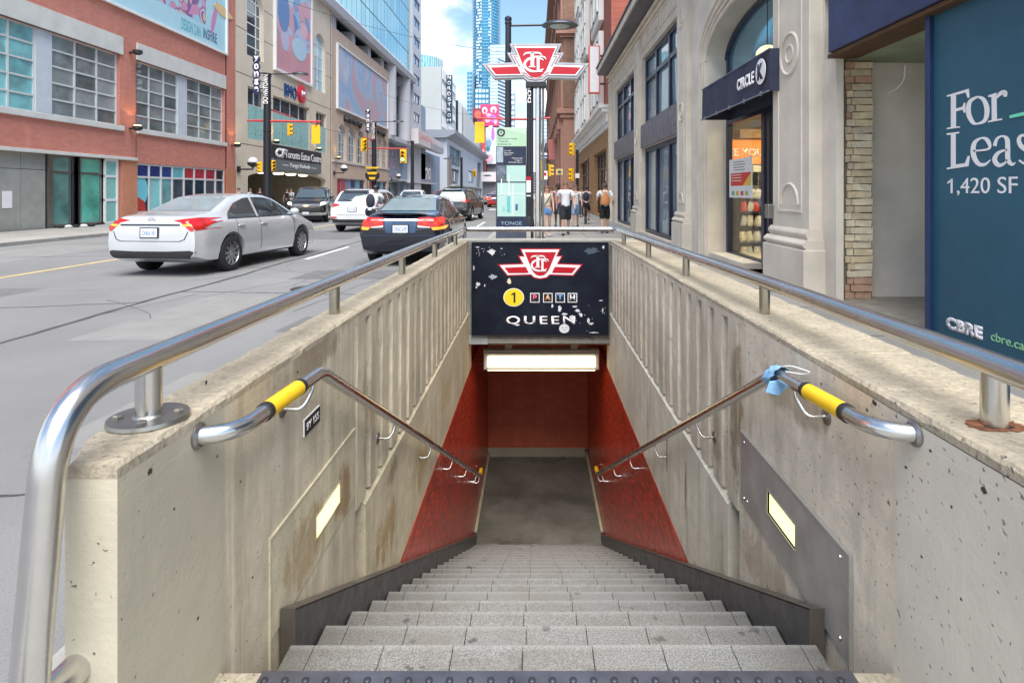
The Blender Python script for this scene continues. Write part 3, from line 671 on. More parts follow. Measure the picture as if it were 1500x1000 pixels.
# station number plate
pl = thing('number_plate', 'small black plate with white characters below the left handrail', 'plate', (-.873, 2.2, .5))
y_ = .875*870/(783-455); z_ = wz(616, y_)
b = MB(); b.box(-.874, -.868, y_-.082, y_+.082, z_-.034, z_+.034); b.build('plate', WHITE, pl, bevel=.01)
b = MB(); b.box(-.870, -.866, y_-.078, y_+.078, z_-.030, z_+.030); b.build('plate_face', BLACK, pl)
text('9Y 15S', SIGNW, face_px(-.866, y_, z_), pl, height=.030, width=.130, depth=.001, bold=.02)

# ================================================================ emblem (shield and wings)
EMB_OUT = [(0, 0), (105, 18), (160, 66), (545, 53), (703, 248), (300, 263), (373, 390), (285, 390), (340, 508)]
def emblem(T, wdt, parent, framed=True, thick=.16):
    k = wdt/1406.0
    def sc(P, mir=True):
        q = [(x*k, (y-0)*k) for x, y in P]
        return q
    out_r = EMB_OUT; out = [(x, y) for x, y in out_r] + [(-x, y) for x, y in reversed(out_r) if x != 0]
    out = [(x*k, y*k) for x, y in out]
    z = 0
    def layer(pts, m, z0, h, nm):
        b = MB(); b.prism(pts, h, T @ Matrix.Translation((0, 0, z0))); b.build(nm, m, parent)
    if framed:
        layer(out, mat('sign_case_grey', (.42, .43, .45), .4, .3, var=.08), -thick, thick, 'case')
        layer(inset(out, 24*k), mat('sign_keyline', (.10, .03, .05), .4, var=0), 0, .004, 'keyline')
        layer(inset(out, 30*k), mat('sign_rim_pink', (.62, .52, .53), .35, var=.05), 0, .007, 'rim')
        layer(inset(out, 52*k), mat('sign_keyline', (.10, .03, .05), .4, var=0), 0, .009, 'keyline')
        z = .012
    else:
        layer(out, mat('sign_red', (.62, .012, .022), .3), 0, .003, 'red_outline'); z = .004
    layer(inset(out, (58 if framed else 18)*k), SIGNW if not framed else SILVER, 0, z+.002, 'white_field')
    if framed: layer([(x*k, y*k) for x, y in [(-285, 470), (285, 470), (165, 190), (100, 85), (0, 45), (-100, 85), (-165, 190)]], SIGNW, 0, z+.004, 'shield_rim')
    shield = [(-255, 448), (260, 448), (140, 160), (105, 110), (60, 72), (0, 58), (-60, 72), (-105, 110), (-140, 160)]
    layer([(x*k, y*k) for x, y in shield], REDP, 0, z+.006, 'shield')
    for s_ in (1, -1):
        if framed: layer([(s_*x*k, y*k) for x, y in [(235, 222), (625, 214), (532, 88), (172, 92)]], SIGNW, 0, z+.004, 'wing_rim')
        layer([(s_*x*k, y*k) for x, y in [(238, 206), (590, 192), (520, 103), (190, 108)]], REDP, 0, z+.006, 'wing')
    zz_ = z+.006
    # monogram strokes
    def st_(pts, w_, mm=SIGNW, h=.003):
        pts = [Vector((a*k, b_*k)) for a, b_ in pts]; l = []; r = []
        for i, p_ in enumerate(pts):
            d = (pts[min(i+1, len(pts)-1)]-pts[max(i-1, 0)]).normalized(); nn = Vector((-d.y, d.x)); ww = (w_[i] if isinstance(w_, list) else w_)*k/2
            l.append(p_+nn*ww); r.append(p_-nn*ww)
        b = MB(); b.prism([tuple(q) for q in l+r[::-1]], h, T @ Matrix.Translation((0, 0, zz_))); b.build('monogram', mm, parent)
    arc = [(-5+138*math.cos(a), 232+92*math.sin(a)) for a in [R(38+k_*(322-38)/20) for k_ in range(21)]]
    st_([(x*1.0+ (0), y) for x, y in arc], [12]+[14+20*math.sin(PI*i/20) for i in range(1, 20)]+[12])
    st_([(-42, 388), (-42, 206)], 46, h=.005); st_([(-88, 202), (8, 202)], 14, h=.005)
    st_([(-158, 350), (-130, 380), (-80, 385), (30, 385), (60, 378), (80, 352)], [10, 20, 22, 22, 20, 10], h=.005)
    st_([(34, 330), (34, 145)], 36, h=.007); st_([(-22, 140), (88, 140)], 14, h=.007); st_([(3, 330), (3, 150)], 10, REDP, h=.007)
    st_([(-10, 335), (90, 335), (120, 325), (138, 298)], [16, 20, 18, 8], h=.007)

# station sign on the end wall
ss = thing('station_sign', 'navy station name sign with red emblem and scraped stickers', 'sign', (.07, 7.84, .2))
NAVY, t, p = newmat('scuffed_navy'); v = pos(t)
t.links.new(mixc(t, mrange(t, noise(t, v, 2.2, 7, .7), .42, .75, 0, .6), (.005, .007, .017), (.022, .034, .045)), p.inputs['Base Color']); p.inputs['Roughness'].default_value = .45; p.inputs['Specular IOR Level'].default_value = .25
D_ = 7.80; xa, xb = wx(692, D_), wx(890, D_); za, zb_ = wz(490, D_), wz(356, D_)
b = MB(); b.box(xa, xb, D_, 7.849, za, zb_); b.build('panel', NAVY, ss, bevel=.003)
b = MB()
for (p0, p1, q0, q1) in ((xa-.008, xb+.008, za-.014, za), (xa-.008, xb+.008, zb_, zb_+.010), (xa-.010, xa, za, zb_), (xb, xb+.014, za, zb_)): b.box(p0, p1, D_-.012, 7.848, q0, q1)
b.build('frame', mat('black_frame', (.010, .010, .012), .5, var=0), ss)
TS = face_cam(wx(791.5, D_), D_, wz(409, D_))
emblem(TS, wx(854, D_)-wx(729, D_), ss, framed=False)
TC = face_cam(wx(752.5, D_), D_, wz(435.5, D_)); art(circ(0, 0, .136, .120), SIGNW, TC, ss, .003, 'line_disc_rim'); art(circ(0, 0, .128, .112), mat('line_yellow', (.80, .60, .02), .4, var=.05), TC, ss, .005, 'line_disc')
art([(-.002, -.066), (.022, -.066), (.022, .066), (.002, .066), (-.030, .046), (-.030, .026), (-.002, .040)], BLACK, TC @ Matrix.Translation((0, 0, .005)), ss, .003, 'numeral')
for ch, px, c in (('P', 783.5, (.75, .12, .2)), ('A', 802.5, (.8, .4, .2)), ('T', 820.5, (.15, .35, .75)), ('H', 838.5, (.75, .75, .75))):
    T = face_cam(wx(px, D_), D_, wz(436, D_)); q = .062
    art([(-q, -q), (q, -q), (q, q), (-q, q)], SIGNW, T, ss, .003, 'letter_tile_rim'); q = .052
    art([(-q, -q), (q, -q), (q, q), (-q, q)], BLACK, T, ss, .004, 'letter_tile')
    text(ch, mat('path_%s' % ch, c, .4, var=0), T @ Matrix.Translation((0, 0, .004)), ss, height=.078, depth=.002, bold=.035)
text('QUEEN', SIGNW, face_cam(wx(792, D_), D_, wz(470, D_)), ss, width=wx(843, D_)-wx(742, D_), height=.130, depth=.0012, bold=.018, spacing=1.3)
rnd = random.Random(11); stick = mat('torn_sticker_white', (.62, .63, .66), .7, var=.2, vs=30)
def blot(px, py, rx, ry, m=stick, n=9, h=.0025):
    k = n*2; pts = [(wx(rx, D_)*0+rx/870*D_*math.cos(2*PI*i/k)*rnd.uniform(.45, 1.1), ry/870*D_*math.sin(2*PI*i/k)*rnd.uniform(.45, 1.1)) for i in range(k)]
    art(pts, m, face_cam(wx(px, D_), D_, wz(py, D_)), ss, h, 'torn_sticker')
blot(720, 369, 6.5, 5); blot(722, 405.5, 6, 5, mat('grey_sticker', (.35, .38, .42), .7)); blot(746, 412, 4.6, 4.8, mat('cream_sticker', (.75, .62, .45), .7)); blot(866, 368, 13, 6, mat('grey_residue', (.06, .08, .11), .6))
for q in ((700, 416, 4, 3), (710, 418, 1, 2.5), (698, 421, 2, 2), (809, 448, 2, 3), (820, 453, 3, 6), (827, 460, 5, 2), (842, 449, 4, 1.5), (846, 455, 4, 3), (851, 461, 3, 4), (862, 470, 2, 5), (866, 474, 4, 2), (880, 440, 3, 1), (838, 466, 4, 6), (700, 362, 3, 1), (735, 364, 2, 1), (884, 362, 2, 3), (883, 455, 1, 5), (694, 392, 1.2, 4), (870, 487, 8, 1)): blot(*q)
for _ in range(18): blot(rnd.uniform(696, 740), rnd.uniform(359, 376), rnd.uniform(.4, 1), rnd.uniform(.4, 1), n=4)
for _ in range(12): blot(rnd.uniform(836, 887), rnd.uniform(445, 487), rnd.uniform(.3, 1.0), rnd.uniform(.4, 1.2), n=4)
T = face_cam(wx(826.5, D_), D_-.004, wz(481, D_)); art(circ(0, 0, .068, .060), mat('face_sticker', (.62, .64, .66), .6), T, ss, .003, 'round_sticker')
for a in (-.02, .025): art(circ(a, .012, .008, .006, 8), BLACK, T, ss, .004, 'sticker_dot')
art([(-.015, -.02), (.02, -.018), (.02, -.014), (-.015, -.016)], BLACK, T, ss, .004, 'sticker_dot')

# ================================================================ guard rail round the stairwell
def fillet(pts, rad, seg=7):
    out = [Vector(pts[0])]
    for i in range(1, len(pts)-1):
        a, p_, c = Vector(pts[i-1]), Vector(pts[i]), Vector(pts[i+1]); r_ = rad[i] if isinstance(rad, dict) and i in rad else (rad if not isinstance(rad, dict) else 0)
        if not r_: out.append(p_); continue
        u = (a-p_).normalized(); v = (c-p_).normalized(); A = p_+u*r_; B = p_+v*r_
        for k in range(seg+1):
            s_ = k/seg; out.append((A*(1-s_)+p_*s_)*(1-s_)+(p_*(1-s_)+B*s_)*s_)
    out.append(Vector(pts[-1])); return out
def zr(y): return ztop(y)+.152
gr = thing('steel_guard_rail', 'tubular stainless steel guard rail on top of the stairwell walls', 'railing', (0, 4, .9))
path = [(-.985, 1.14, .0), (-.975, 1.145, .5), (-.970, 1.20, zr(1.3)), (-.972, 2.0, zr(2)), (-.965, 5.0, zr(5)), (-.925, 7.72, zr(7.7)), (1.06, 7.72, zr(7.7)), (1.07, 6.5, zr(6.5)), (1.105, 4.0, zr(4)), (1.125, 2.5, zr(2.5)), (1.135, .25, zr(.25)), (1.135, .25, 0)]
pp = fillet(path, {1: .12, 2: .16, 5: .10, 6: .10, 10: .15}, 10)
b = MB(); b.tube(pp, .0325, 24); b.build('rail', STEEL, gr, smooth=True)
b = MB(); b.tube([(-.972, 1.145, .445), (-.96, 1.27, .452)], .032, 20); b.build('stub', STEEL, gr, smooth=True)
def gpost(x, y, flange, rust=False):
    zb = ztop(y); b = MB(); b.cyl((x, y, zb+(.012 if flange else -.01)), (x, y, zr(y)-.02), .030 if y < 2 else .025, 20); o = b.build('post', steelmat('aged_post_steel', (.48, .44, .36), .32) if y > 1.9 else STEEL, gr, smooth=True)
    if flange:
        b = MB(); b.lathe([(.090, 0), (.092, .003), (.090, .012), (.038, .0125), (.034, .018)], (x, y, zb), n=36); b.build('flange', steelmat('flange_steel', (.42, .41, .36), .38), o, smooth=True, ang=30)
        for a in (20, 110, 200, 290): 
            c = (x+.066*math.cos(R(a)), y+.066*math.sin(R(a)), zb+.012); b = MB(); b.lathe([(.013, 0), (.013, .006), (.009, .010)], c, n=6); b.build('bolt', mat('bolt_grey', (.22, .21, .19), .5, .8), o)
for px, fl in ((218, True), (490, False), (589, False), (637, False), (667, False)):
    y = .972*870/(783-px) if px < 600 else .945*870/(783-px); gpost(-.972 if px < 600 else -.945, y, fl)
for px, x in ((1120, 1.115), (1005, 1.09), (950, 1.08), (914, 1.075)): gpost(x, x*870/(px-783), False)
gpost(1.133, 1.133*870/(1457-783), False)
rs = sweep([(0, 0), (0, 0)], [0, 1]) if False else None
yy = 1.133*870/(1457-783)
RUST = mat('rust_stain', (.16, .06, .025), .95, var=.7, vs=45)
b = MB(); n = 30; rnd = random.Random(4); pts = []
for i in range(n): a = 2*PI*i/n; pts.append((.002+.075*math.cos(a)*rnd.uniform(.75, 1.1), .045*math.sin(a)*rnd.uniform(.7, 1.1)))
b.prism(pts, .0012, Matrix.Translation((1.133, yy-.005, ztop(yy)+.0005))); o = b.build('rust_stain', RUST, gr)
b = MB(); b.prism([(x*.5, y*.45) for x, y in pts], .0022, Matrix.Translation((1.133, yy-.012, ztop(yy)+.0005))); b.build('rust_core', mat('rust_core', (.03, .015, .01), .9), gr)

# ================================================================ inner handrails
def handrail(s_):
    xw = -.875 if s_ < 0 else 1.0; xr = xw - s_*.088
    t_ = thing('steel_handrail', 'steel handrail with yellow grip on the ' + ('street side stair wall' if s_ < 0 else 'shop side stair wall'), 'handrail', (xw, 2, .8))
    y0 = 1.545 if s_ < 0 else 1.56; z0 = .818; yk = 2.19 if s_ < 0 else 2.24; ze = -2.62; ye = yk + (z0-.02-ze)/.538
    pth = [(xw, y0, z0), (xr, y0+.02, z0), (xr, yk, z0-.028 if s_ < 0 else z0-.05), (xr, ye, ze), (xr, ye+.28, ze), (xw, ye+.30, ze)]
    b = MB(); b.tube(fillet(pth, {1: .085, 2: .05, 3: .05, 4: .07}, 9), .0235, 20); b.build('rail', STEEL, t_, smooth=True)
    b = MB(); b.lathe([(.034, 0), (.034, .006), (.027, .012)], (0, 0, 0), 'X', 24, M=Matrix.Translation((xw, y0, z0)) @ Matrix.Scale(-s_, 4, (1,0,0))); b.build('end_ring', STEEL_D, t_, smooth=True, fix=True)
    GR = mat('yellow_grip', (.82, .50, .01), .38, var=.08, vs=20); BT = mat('black_band', (.015, .015, .015), .5, var=0)
    ya, yb = 1.735, 1.985; zf = lambda y: z0 + (pth[2][2]-z0)*(y-y0-.02)/(yk-y0-.02)
    b = MB(); b.tube([(xr, ya, zf(ya)), (xr, yb, zf(yb))], .0262, 20); b.build('yellow_grip', GR, t_, smooth=True)
    for y in (ya, yb): b = MB(); b.tube([(xr, y-.011, zf(y)), (xr, y+.011, zf(y))], .0270, 20); b.build('grip_band', BT, t_, smooth=True)
    b = MB(); b.tube([(xr, ye+.05, ze), (xr, ye+.20, ze)], .027, 14); b.build('yellow_grip', GR, t_, smooth=True)
    def bracket(y, zr_):
        p0 = Vector((xw-s_*.004, y, zr_-.115)); b = MB()
        pts = fillet([(xw, y, zr_-.105), (xr+s_*.02, y, zr_-.110), (xr, y+.05, zr_-.055), (xr, y+.055, zr_-.02)], {1: .03, 2: .03}, 5); b.tube(pts, .0065, 10)
        o = b.build('bracket', STEEL, t_, smooth=True)
        b = MB(); b.lathe([(.030, 0), (.030, .005), (.012, .010)], (0,0,0), 'X', 20, M=Matrix.Translation((xw, y, zr_-.105)) @ Matrix.Scale(-s_, 4, (1,0,0))); b.build('rosette', STEEL_D, o, smooth=True, fix=True)
    bracket(2.06 if s_ < 0 else 2.03, zf(2.06)+.01)
    y = 3.31 if s_ < 0 else 3.30
    while y < ye-.2: bracket(y, pth[2][2]-.538*(y-yk)); y += 1.17
    bracket(ye-.05, ze+.03)
    return pth
handrail(-1); hp = handrail(1)
# blue cloth mask tied round the right-hand elbow
bl = thing('blue_face_mask', 'pale blue disposable mask tied on the right handrail bend', 'mask', (.912, 2.25, .77))
BLU = mat('pale_blue_cloth', (.22, .42, .66), .8, var=.15, vs=30, bmp=.3, bs=200)
rnd = random.Random(2); b = MB(); c = Vector((.912, 2.235, .766)); n = 22; m = 8; vs = []; fs = []
for j in range(m+1):
    yy_ = -.045+.085*j/m
    for i in range(n):
        a = 2*PI*i/n; r_ = .026 + .007*abs(math.sin(3*a+j*.7)) + rnd.uniform(0, .004) + (.012 if 3.3 < a < 4.3 else 0); vs.append(c + Vector((r_*math.cos(a), yy_+.012*math.sin(2*a), r_*math.sin(a)-yy_*.25)))
for j in range(m):
    for i in range(n): a = j*n+i; q = j*n+(i+1) % n; fs.append((a, q, q+n, a+n))
b.add(vs, fs); b.build('cloth', BLU, bl, smooth=True, ang=80)
b = MB(); b.prism([(-.035, -.01), (-.05, -.05), (.0, -.062), (.03, -.03), (.03, 0)], .006, face_cam(.90, 2.19, .765)); b.build('cloth_corner', BLU, bl, bevel=.002)
b = MB(); b.tube(fillet([(.90, 2.22, .795), (.93, 2.16, .822), (1.0-.02, 2.10, .815), (.97, 2.14, .795), (.915, 2.2, .79)], .02, 5), .0018, 6); b.build('ear_loop', WHITE, bl, smooth=True)
# ================================================================ building helpers
def facade(parent, m, X, s, y0, y1, z0, z1, holes=(), depth=.3, bd=10, name='wall', ends=True):
    """street wall on the plane x = X facing s, with real openings (arched if a fifth value gives the rise)"""
    ys = sorted({y0, y1, *[h[0] for h in holes], *[h[1] for h in holes]}); zs = sorted({z0, z1, *[h[2] for h in holes], *[h[3] for h in holes]})
    b = MB(); xb = X-s*bd; xr = X-s*depth
    def q(P): b.add(P if s > 0 else P[::-1], [(0, 1, 2, 3)])
    for ya, yb in zip(ys, ys[1:]):
        for za, zb in zip(zs, zs[1:]):
            ym, zm = (ya+yb)/2, (za+zb)/2
            if any(h[0] < ym < h[1] and h[2] < zm < h[3] for h in holes): continue
            q([(X, ya, za), (X, yb, za), (X, yb, zb), (X, ya, zb)])
    for h in holes:
        ya, yb, za, zb = h[:4]; rise = h[4] if len(h) > 4 else 0; zs_ = zb-rise
        q([(X, ya, za), (X, ya, zs_), (xr, ya, zs_), (xr, ya, za)]); q([(X, yb, zs_), (X, yb, za), (xr, yb, za), (xr, yb, zs_)])
        q([(X, yb, za), (X, ya, za), (xr, ya, za), (xr, yb, za)])
        if not rise: q([(X, ya, zb), (X, yb, zb), (xr, yb, zb), (xr, ya, zb)])
        else:
            n = 20; yc = (ya+yb)/2; ry = (yb-ya)/2; A = [(yc-ry*math.cos(PI*k/n), zs_+rise*math.sin(PI*k/n)) for k in range(n+1)]
            for k in range(n):
                (a, c), (e, f) = A[k], A[k+1]
                q([(X, a, c), (X, e, f), (xr, e, f), (xr, a, c)]); q([(X, a, c), (X, e, f), (X, e, zb+1e-4), (X, a, zb+1e-4)])
    if ends:
        q([(xb, y0, z0), (X, y0, z0), (X, y0, z1), (xb, y0, z1)]); q([(X, y1, z0), (xb, y1, z0), (xb, y1, z1), (X, y1, z1)])
        q([(X, y0, z1), (X, y1, z1), (xb, y1, z1), (xb, y0, z1)]); q([(xb, y1, z0), (xb, y0, z0), (xb, y0, z1), (xb, y1, z1)])
    return b.build(name, m, parent)
_pane = {}
def pane(parent, gm, X, s, ya, yb, za, zb, tilt=.5, name='pane', th=.012):
    if gm.name not in _pane:
        b = MB(); b.box(-.5, .5, -.5, .5, -.5, .5); me = b.mesh('pane'); me.materials.append(gm); _pane[gm.name] = me
    M = Matrix.Translation((X-s*th/2, (ya+yb)/2, (za+zb)/2)) @ Matrix.Rotation(R(random.uniform(-tilt, tilt)), 4, 'Z') @ Matrix.Rotation(R(random.uniform(-tilt, tilt)), 4, 'Y') @ Matrix.Diagonal((th, yb-ya, zb-za, 1))
    return inst(name, _pane[gm.name], M, parent)
def window(parent, X, s, ya, yb, za, zb, cols, rows, fm, gm, bar=.06, depth=.07, rise=0, rowpos=None, colpos=None, tilt=.5, one=False, name='window', sill=None):
    """frame with every pane a piece of its own"""
    b = MB(); zs_ = zb-rise
    cp = colpos or [ya+(yb-ya)*k/cols for k in range(cols+1)]; rp = rowpos or [za+(zb-za)*k/rows for k in range(rows+1)]
    xf, xk = X, X-s*depth; ry = (yb-ya)/2; yc = (ya+yb)/2
    def top(y): return zb if not rise else zs_+rise*math.sqrt(max(0, 1-((y-yc)/ry)**2))
    for i, y in enumerate(cp):
        e = bar*.5
        y_a, y_b = (y, y+bar) if i == 0 else ((y-bar, y) if i == len(cp)-1 else (y-e, y+e))
        b.box(xf, xk, y_a, y_b, za, max(za+.1, min(top(y_a), top(y_b)) if rise else zb))
    for j, z in enumerate(rp):
        e = bar*.5; z_a, z_b = (z, z+bar) if j == 0 else ((z-bar, z) if j == len(rp)-1 else (z-e, z+e))
        if rise and z > zs_: 
            if j == len(rp)-1: continue
            w_ = ry*math.sqrt(max(0, 1-((z-zs_)/rise)**2)); b.box(xf-s*.004, xk+s*.004, yc-w_, yc+w_, z_a, z_b)
        else: b.box(xf-s*.004, xk+s*.004, ya, yb, z_a, z_b)
    if rise:
        n = 20
        for k in range(n):
            P = []
            for a in (PI*k/n, PI*(k+1)/n):
                for r_ in (1, 1-bar/ry): P.append((yc-ry*r_*math.cos(a), zs_+rise*(r_ if r_ == 1 else 1-bar/rise)*math.sin(a)))
            (a0, a1, c0, c1) = P
            b.add([(xf, *a0), (xf, *c0), (xf, *c1), (xf, *a1), (xk, *a0), (xk, *c0), (xk, *c1), (xk, *a1)], [(0,1,2,3), (7,6,5,4), (3,2,6,7), (1,0,4,5)])
    f = b.build(name, fm, parent)
    xg = X-s*depth*.6
    if one or rise:
        n = 20; pts = [(ya, za), (yb, za)] + ([(yc+ry*math.cos(PI*k/n), zs_+rise*math.sin(PI*k/n)) for k in range(n+1)] if rise else [(yb, zb), (ya, zb)])
        g = MB(); g.prism(pts, .01, (face_px(xg-.005, 0, 0))); g.build('pane', gm, f)
    else:
        for a, c in zip(cp, cp[1:]):
            for d_, e_ in zip(rp, rp[1:]): pane(f, gm, xg, s, a+.002, c-.002, d_+.002, e_-.002, tilt)
    return f
def bx(parent, name, m, x0, x1, y0, y1, z0, z1, bevel=0, label=None):
    b = MB(); b.box(x0, x1, y0, y1, z0, z1); return b.build(name, m, parent, bevel=bevel, label=label)

# ================================================================ LEFT: red brick block
BRK = brickmat('red_brick', (.56, .20, .145), (.48, .28, .22), bw=.30, bh=.10, var=.10, mw=.008, bmp=.35)
STONE_L = mat('pale_lintel_stone', (.60, .60, .56), .8, var=.10, vs=1.5, bmp=.2); ORB = mat('painted_orange_pier', (.50, .21, .12), .8, var=.12, vs=1.5, bmp=.2, bs=30)
rb_ = thing('brick_department_block', 'red brick building with gridded windows and a big mural on its upper wall', 'building', (XL, 30, 0))
L = lambda px: dd(px, XL); LZ = lambda px, py: zz(px, py, XL)
ya0 = 14.0; yE = L(345)
A1 = (20.3-3.9+.0, L(57)); A1 = (19.9, L(57)); A2 = (L(80), L(176)); B1 = (L(200), L(264)); B2 = (L(277), L(329))
Z1, Z2 = 4.60, 7.98
holes = [(A1[0], A2[1], Z1, Z2), (B1[0], B2[1], Z1, Z2), (16.0, L(177), 0, 3.0), (L(201), L(329), .02, 2.90)]
facade(rb_, BRK, XL, 1, ya0, yE, 0, 24, holes, depth=.35, bd=25)
ALU = mat('white_window_bar', (.58, .60, .60), .5, var=.05)
G_RED = [G_DARK, G_TEAL, glassmat('grey_window_glass', (.12, .14, .14), .06)]
for (a, c, cols, g) in ((A1[0], A1[1], 3, G_TEAL), (A2[0], A2[1], 3, G_RED[2]), (B1[0], B1[1], 3, G_RED[2]), (B2[0], B2[1], 3, G_RED[2])):
    window(rb_, XL-.16, 1, a, c, Z1, Z2, cols, 5, ALU, g, bar=.07, depth=.08, tilt=1.2)
bx(rb_, 'spandrel_panel', mat('white_spandrel', (.55, .60, .64), .4, var=.05), XL-.12, XL-.25, A1[1], A2[0], Z1, Z2); bx(rb_, 'spandrel_panel', MC['white_spandrel'], XL-.12, XL-.25, B1[1], B2[0], Z1, Z2)
for a, c in ((A1[0]-1, A2[1]+.15), (B1[0]-.02, B2[1]+.1)):
    bx(rb_, 'stone_lintel', STONE_L, XL-.10, XL+.06, a, c, Z2, 8.82, .01); bx(rb_, 'window_sill', STONE_L, XL-.2, XL+.12, a, c, Z1-.24, Z1, .02)
bx(rb_, 'pier_joint', mat('dark_joint_red', (.12, .02, .02), .9, var=0), XL, XL+.012, L(330), L(331.5), 0, 24); bx(rb_, 'pier_joint', MC['dark_joint_red'], XL, XL+.008, L(199), L(199.5), 3, 8)
bx(rb_, 'drip_ledge', STONE_L, XL, XL+.14, ya0, L(198), 3.0, 3.14, .01)
bx(rb_, 'pier_face', ORB, XL+.003, XL+.04, L(178), L(200), 0, 3.0); bx(rb_, 'pier_face', ORB, XL+.003, XL+.04, L(330.5), yE-.01, 0, 3.0)
# boarded shopfront
PLY = mat('grey_plywood', (.30, .305, .275), .85, var=.15, vs=1.5, bmp=.15, bs=30)
for i, (a, c) in enumerate(((16.0, L(2)), (L(2), L(36)), (L(36), L(72)))):
    bx(rb_, 'hoarding_panel', PLY, XL-.15, XL-.19, a+.01, c-.01, 0, 2.35); bx(rb_, 'hoarding_panel', PLY, XL-.15, XL-.19, a+.01, c-.01, 2.37, 3.0)
bx(rb_, 'paper_notice', WHITE, XL-.13, XL-.148, L(9), L(23), zz(16, 305, XL), zz(16, 280, XL))
bx(rb_, 'steel_post', STEEL_D, XL-.05, XL-.2, L(73), L(80), 0, 3.0)
GT = glassmat('teal_shop_glass', (.07, .17, .155), .12); GTL = mat('pale_teal_panel', (.24, .52, .48), .35, var=.12, vs=2)
window(rb_, XL-.15, 1, L(80), L(109), .05, 3.0, 1, 2, STEEL_D, GT, bar=.08, rowpos=[.05, 2.3, 3.0]); window(rb_, XL-.35, 1, L(109), L(122), .05, 3.0, 1, 2, STEEL_D, G_DARK, bar=.08, rowpos=[.05, 2.3, 3.0])
window(rb_, XL-.15, 1, L(122), L(153.5), .05, 3.0, 1, 2, STEEL_D, glassmat('green_teal_glass', (.05, .25, .19), .15), bar=.08, rowpos=[.05, 2.3, 3.0])
window(rb_, XL-.05, 1, L(155), L(175), .0, 3.0, 1, 3, WHITE, GTL, bar=.10, rowpos=[0, 1.1, 2.2, 3.0])
for k in range(5):
    b = MB(); yq = L(78+k*8); b.ell((XL+.3+.1*k % 3, yq, .05), (.12, .16, .07), 8, 4); b.build('litter', WHITE if k % 2 else DARK, rb_)
# coloured shopfront
tx = [201.6, 220, 237.6, 254, 271, 286, 302, 317, 329]; cb = (.012, .03, .16); cr_ = (.42, .03, .05); ct = (.13, .42, .48); ck = (.02, .02, .03)
tc_ = [cb, cb, (.015, .05, .22), ct, cr_, cr_, (.38, .02, .05), ck]
fr = MB()
for x in tx: fr.box(XL-.04, XL-.12, L(x)-.05, L(x)+.05, .02, 2.9)
for z in (.45, 2.22, 2.86): fr.box(XL-.045, XL-.115, L(201.6), L(329), z-.05, z+.05)
f_ = fr.build('shopfront_frame', ALU, rb_)
for i in range(8):
    gm = mat('vinyl_%d' % tc_.index(tc_[i]), tc_[i], .3, var=.05); pane(f_, gm, XL-.09, 1, L(tx[i])+.01, L(tx[i+1])-.01, 2.22, 2.86, 0)
    gm = G_DARK if i > 2 else G_TEAL
    if i: pane(f_, gm, XL-.09, 1, L(tx[i])+.01, L(tx[i+1])-.01, .45, 2.2, .5)
    bx(rb_, 'kick_panel', ALU, XL-.1, XL-.13, L(tx[i]), L(tx[i+1]), .02, .42)
pane(f_, mat('vinyl_ink', (.015, .012, .05), .3, var=0), XL-.09, 1, L(tx[0])+.01, L(tx[1])-.01, .45, 2.2, 0)
yq = L(211); art(circ(0, .35, .46, .72), mat('vinyl_cyan', (.16, .55, .66), .4, var=.03), face_px(XL-.088, yq-.05, 1.2), f_, .004, 'vinyl_shape'); art([(-.5, -.75), (.3, -.75), (.15, -.2), (-.5, .1)], mat('vinyl_rust', (.45, .04, .03), .4, var=0), face_px(XL-.083, yq, 1.2), f_, .004, 'vinyl_shape')
# mural, upper wall
MU = paintart('mural_print_pink', [(.32, .60, .72), (.60, .28, .42), (.22, .12, .30), (.70, .42, .40), (.42, .66, .76), (.30, .10, .34), (.66, .5, .28)], .55, 1.6, 1)
ma = 14.5; mb_ = L(329); mz = 10.25
mu = thing('painted_mural', 'pastel printed mural with petals and brushes on the red brick wall', 'mural', (XL, 30, 13))
bx(mu, 'backing', mat('mural_pale_blue', (.42, .66, .74), .5, var=.04), XL+.003, XL+.06, ma, mb_, mz, 22)
bx(mu, 'print', MU, XL+.06, XL+.066, ma+.4, L(300), mz+1.15, 21.6)
b = MB(); b.box(XL+.02, XL+.16, ma, mb_, mz-.12, mz); b.box(XL+.02, XL+.16, mb_, mb_+.14, mz-.12, 22); b.build('frame', WHITE, mu)
rnd = random.Random(9); pal = [(.55, .25, .45), (.75, .35, .35), (.28, .10, .32), (.72, .55, .62), (.20, .12, .30), (.70, .50, .25), (.50, .75, .82)]
mp_ = [mat('mural_ink_%d' % i, c, .5, var=.03) for i, c in enumerate(pal)]
def petal(T, L_, W_, m, k): art([(L_*t_, W_*math.sin(PI*t_**.8)) for t_ in [i/8 for i in range(9)]] + [(L_*t_, -W_*math.sin(PI*t_**1.1)) for t_ in [i/8 for i in range(8, -1, -1)][1:-1]], m, T, mu, .003+.0006*k, 'mural_petal')
for k in range(34):
    yy = rnd.uniform(28, mb_-1.0); z_ = rnd.uniform(13.0, 18) if yy < 33 else rnd.uniform(12.7, 17)
    petal(face_px(XL+.066, yy, z_) @ Matrix.Rotation(rnd.uniform(0, 6.28), 4, 'Z'), rnd.uniform(1.0, 2.6), rnd.uniform(.15, .5), mp_[k % 7], k)
text('DESIGN CAN', mat('mural_teal_text', (.12, .38, .46), .6, var=0), face_px(XL+.062, (L(264)+L(292))/2, zz(279, 41, XL)), mu, width=L(292)-L(264), height=.62, depth=.01)
text('INSPIRE', mat('mural_dark_text', (.03, .12, .25), .6, var=0), face_px(XL+.062, (L(296)+L(316))/2, zz(306, 52.5, XL)), mu, width=L(316)-L(296), height=.62, depth=.01, bold=.008, spacing=1.1)
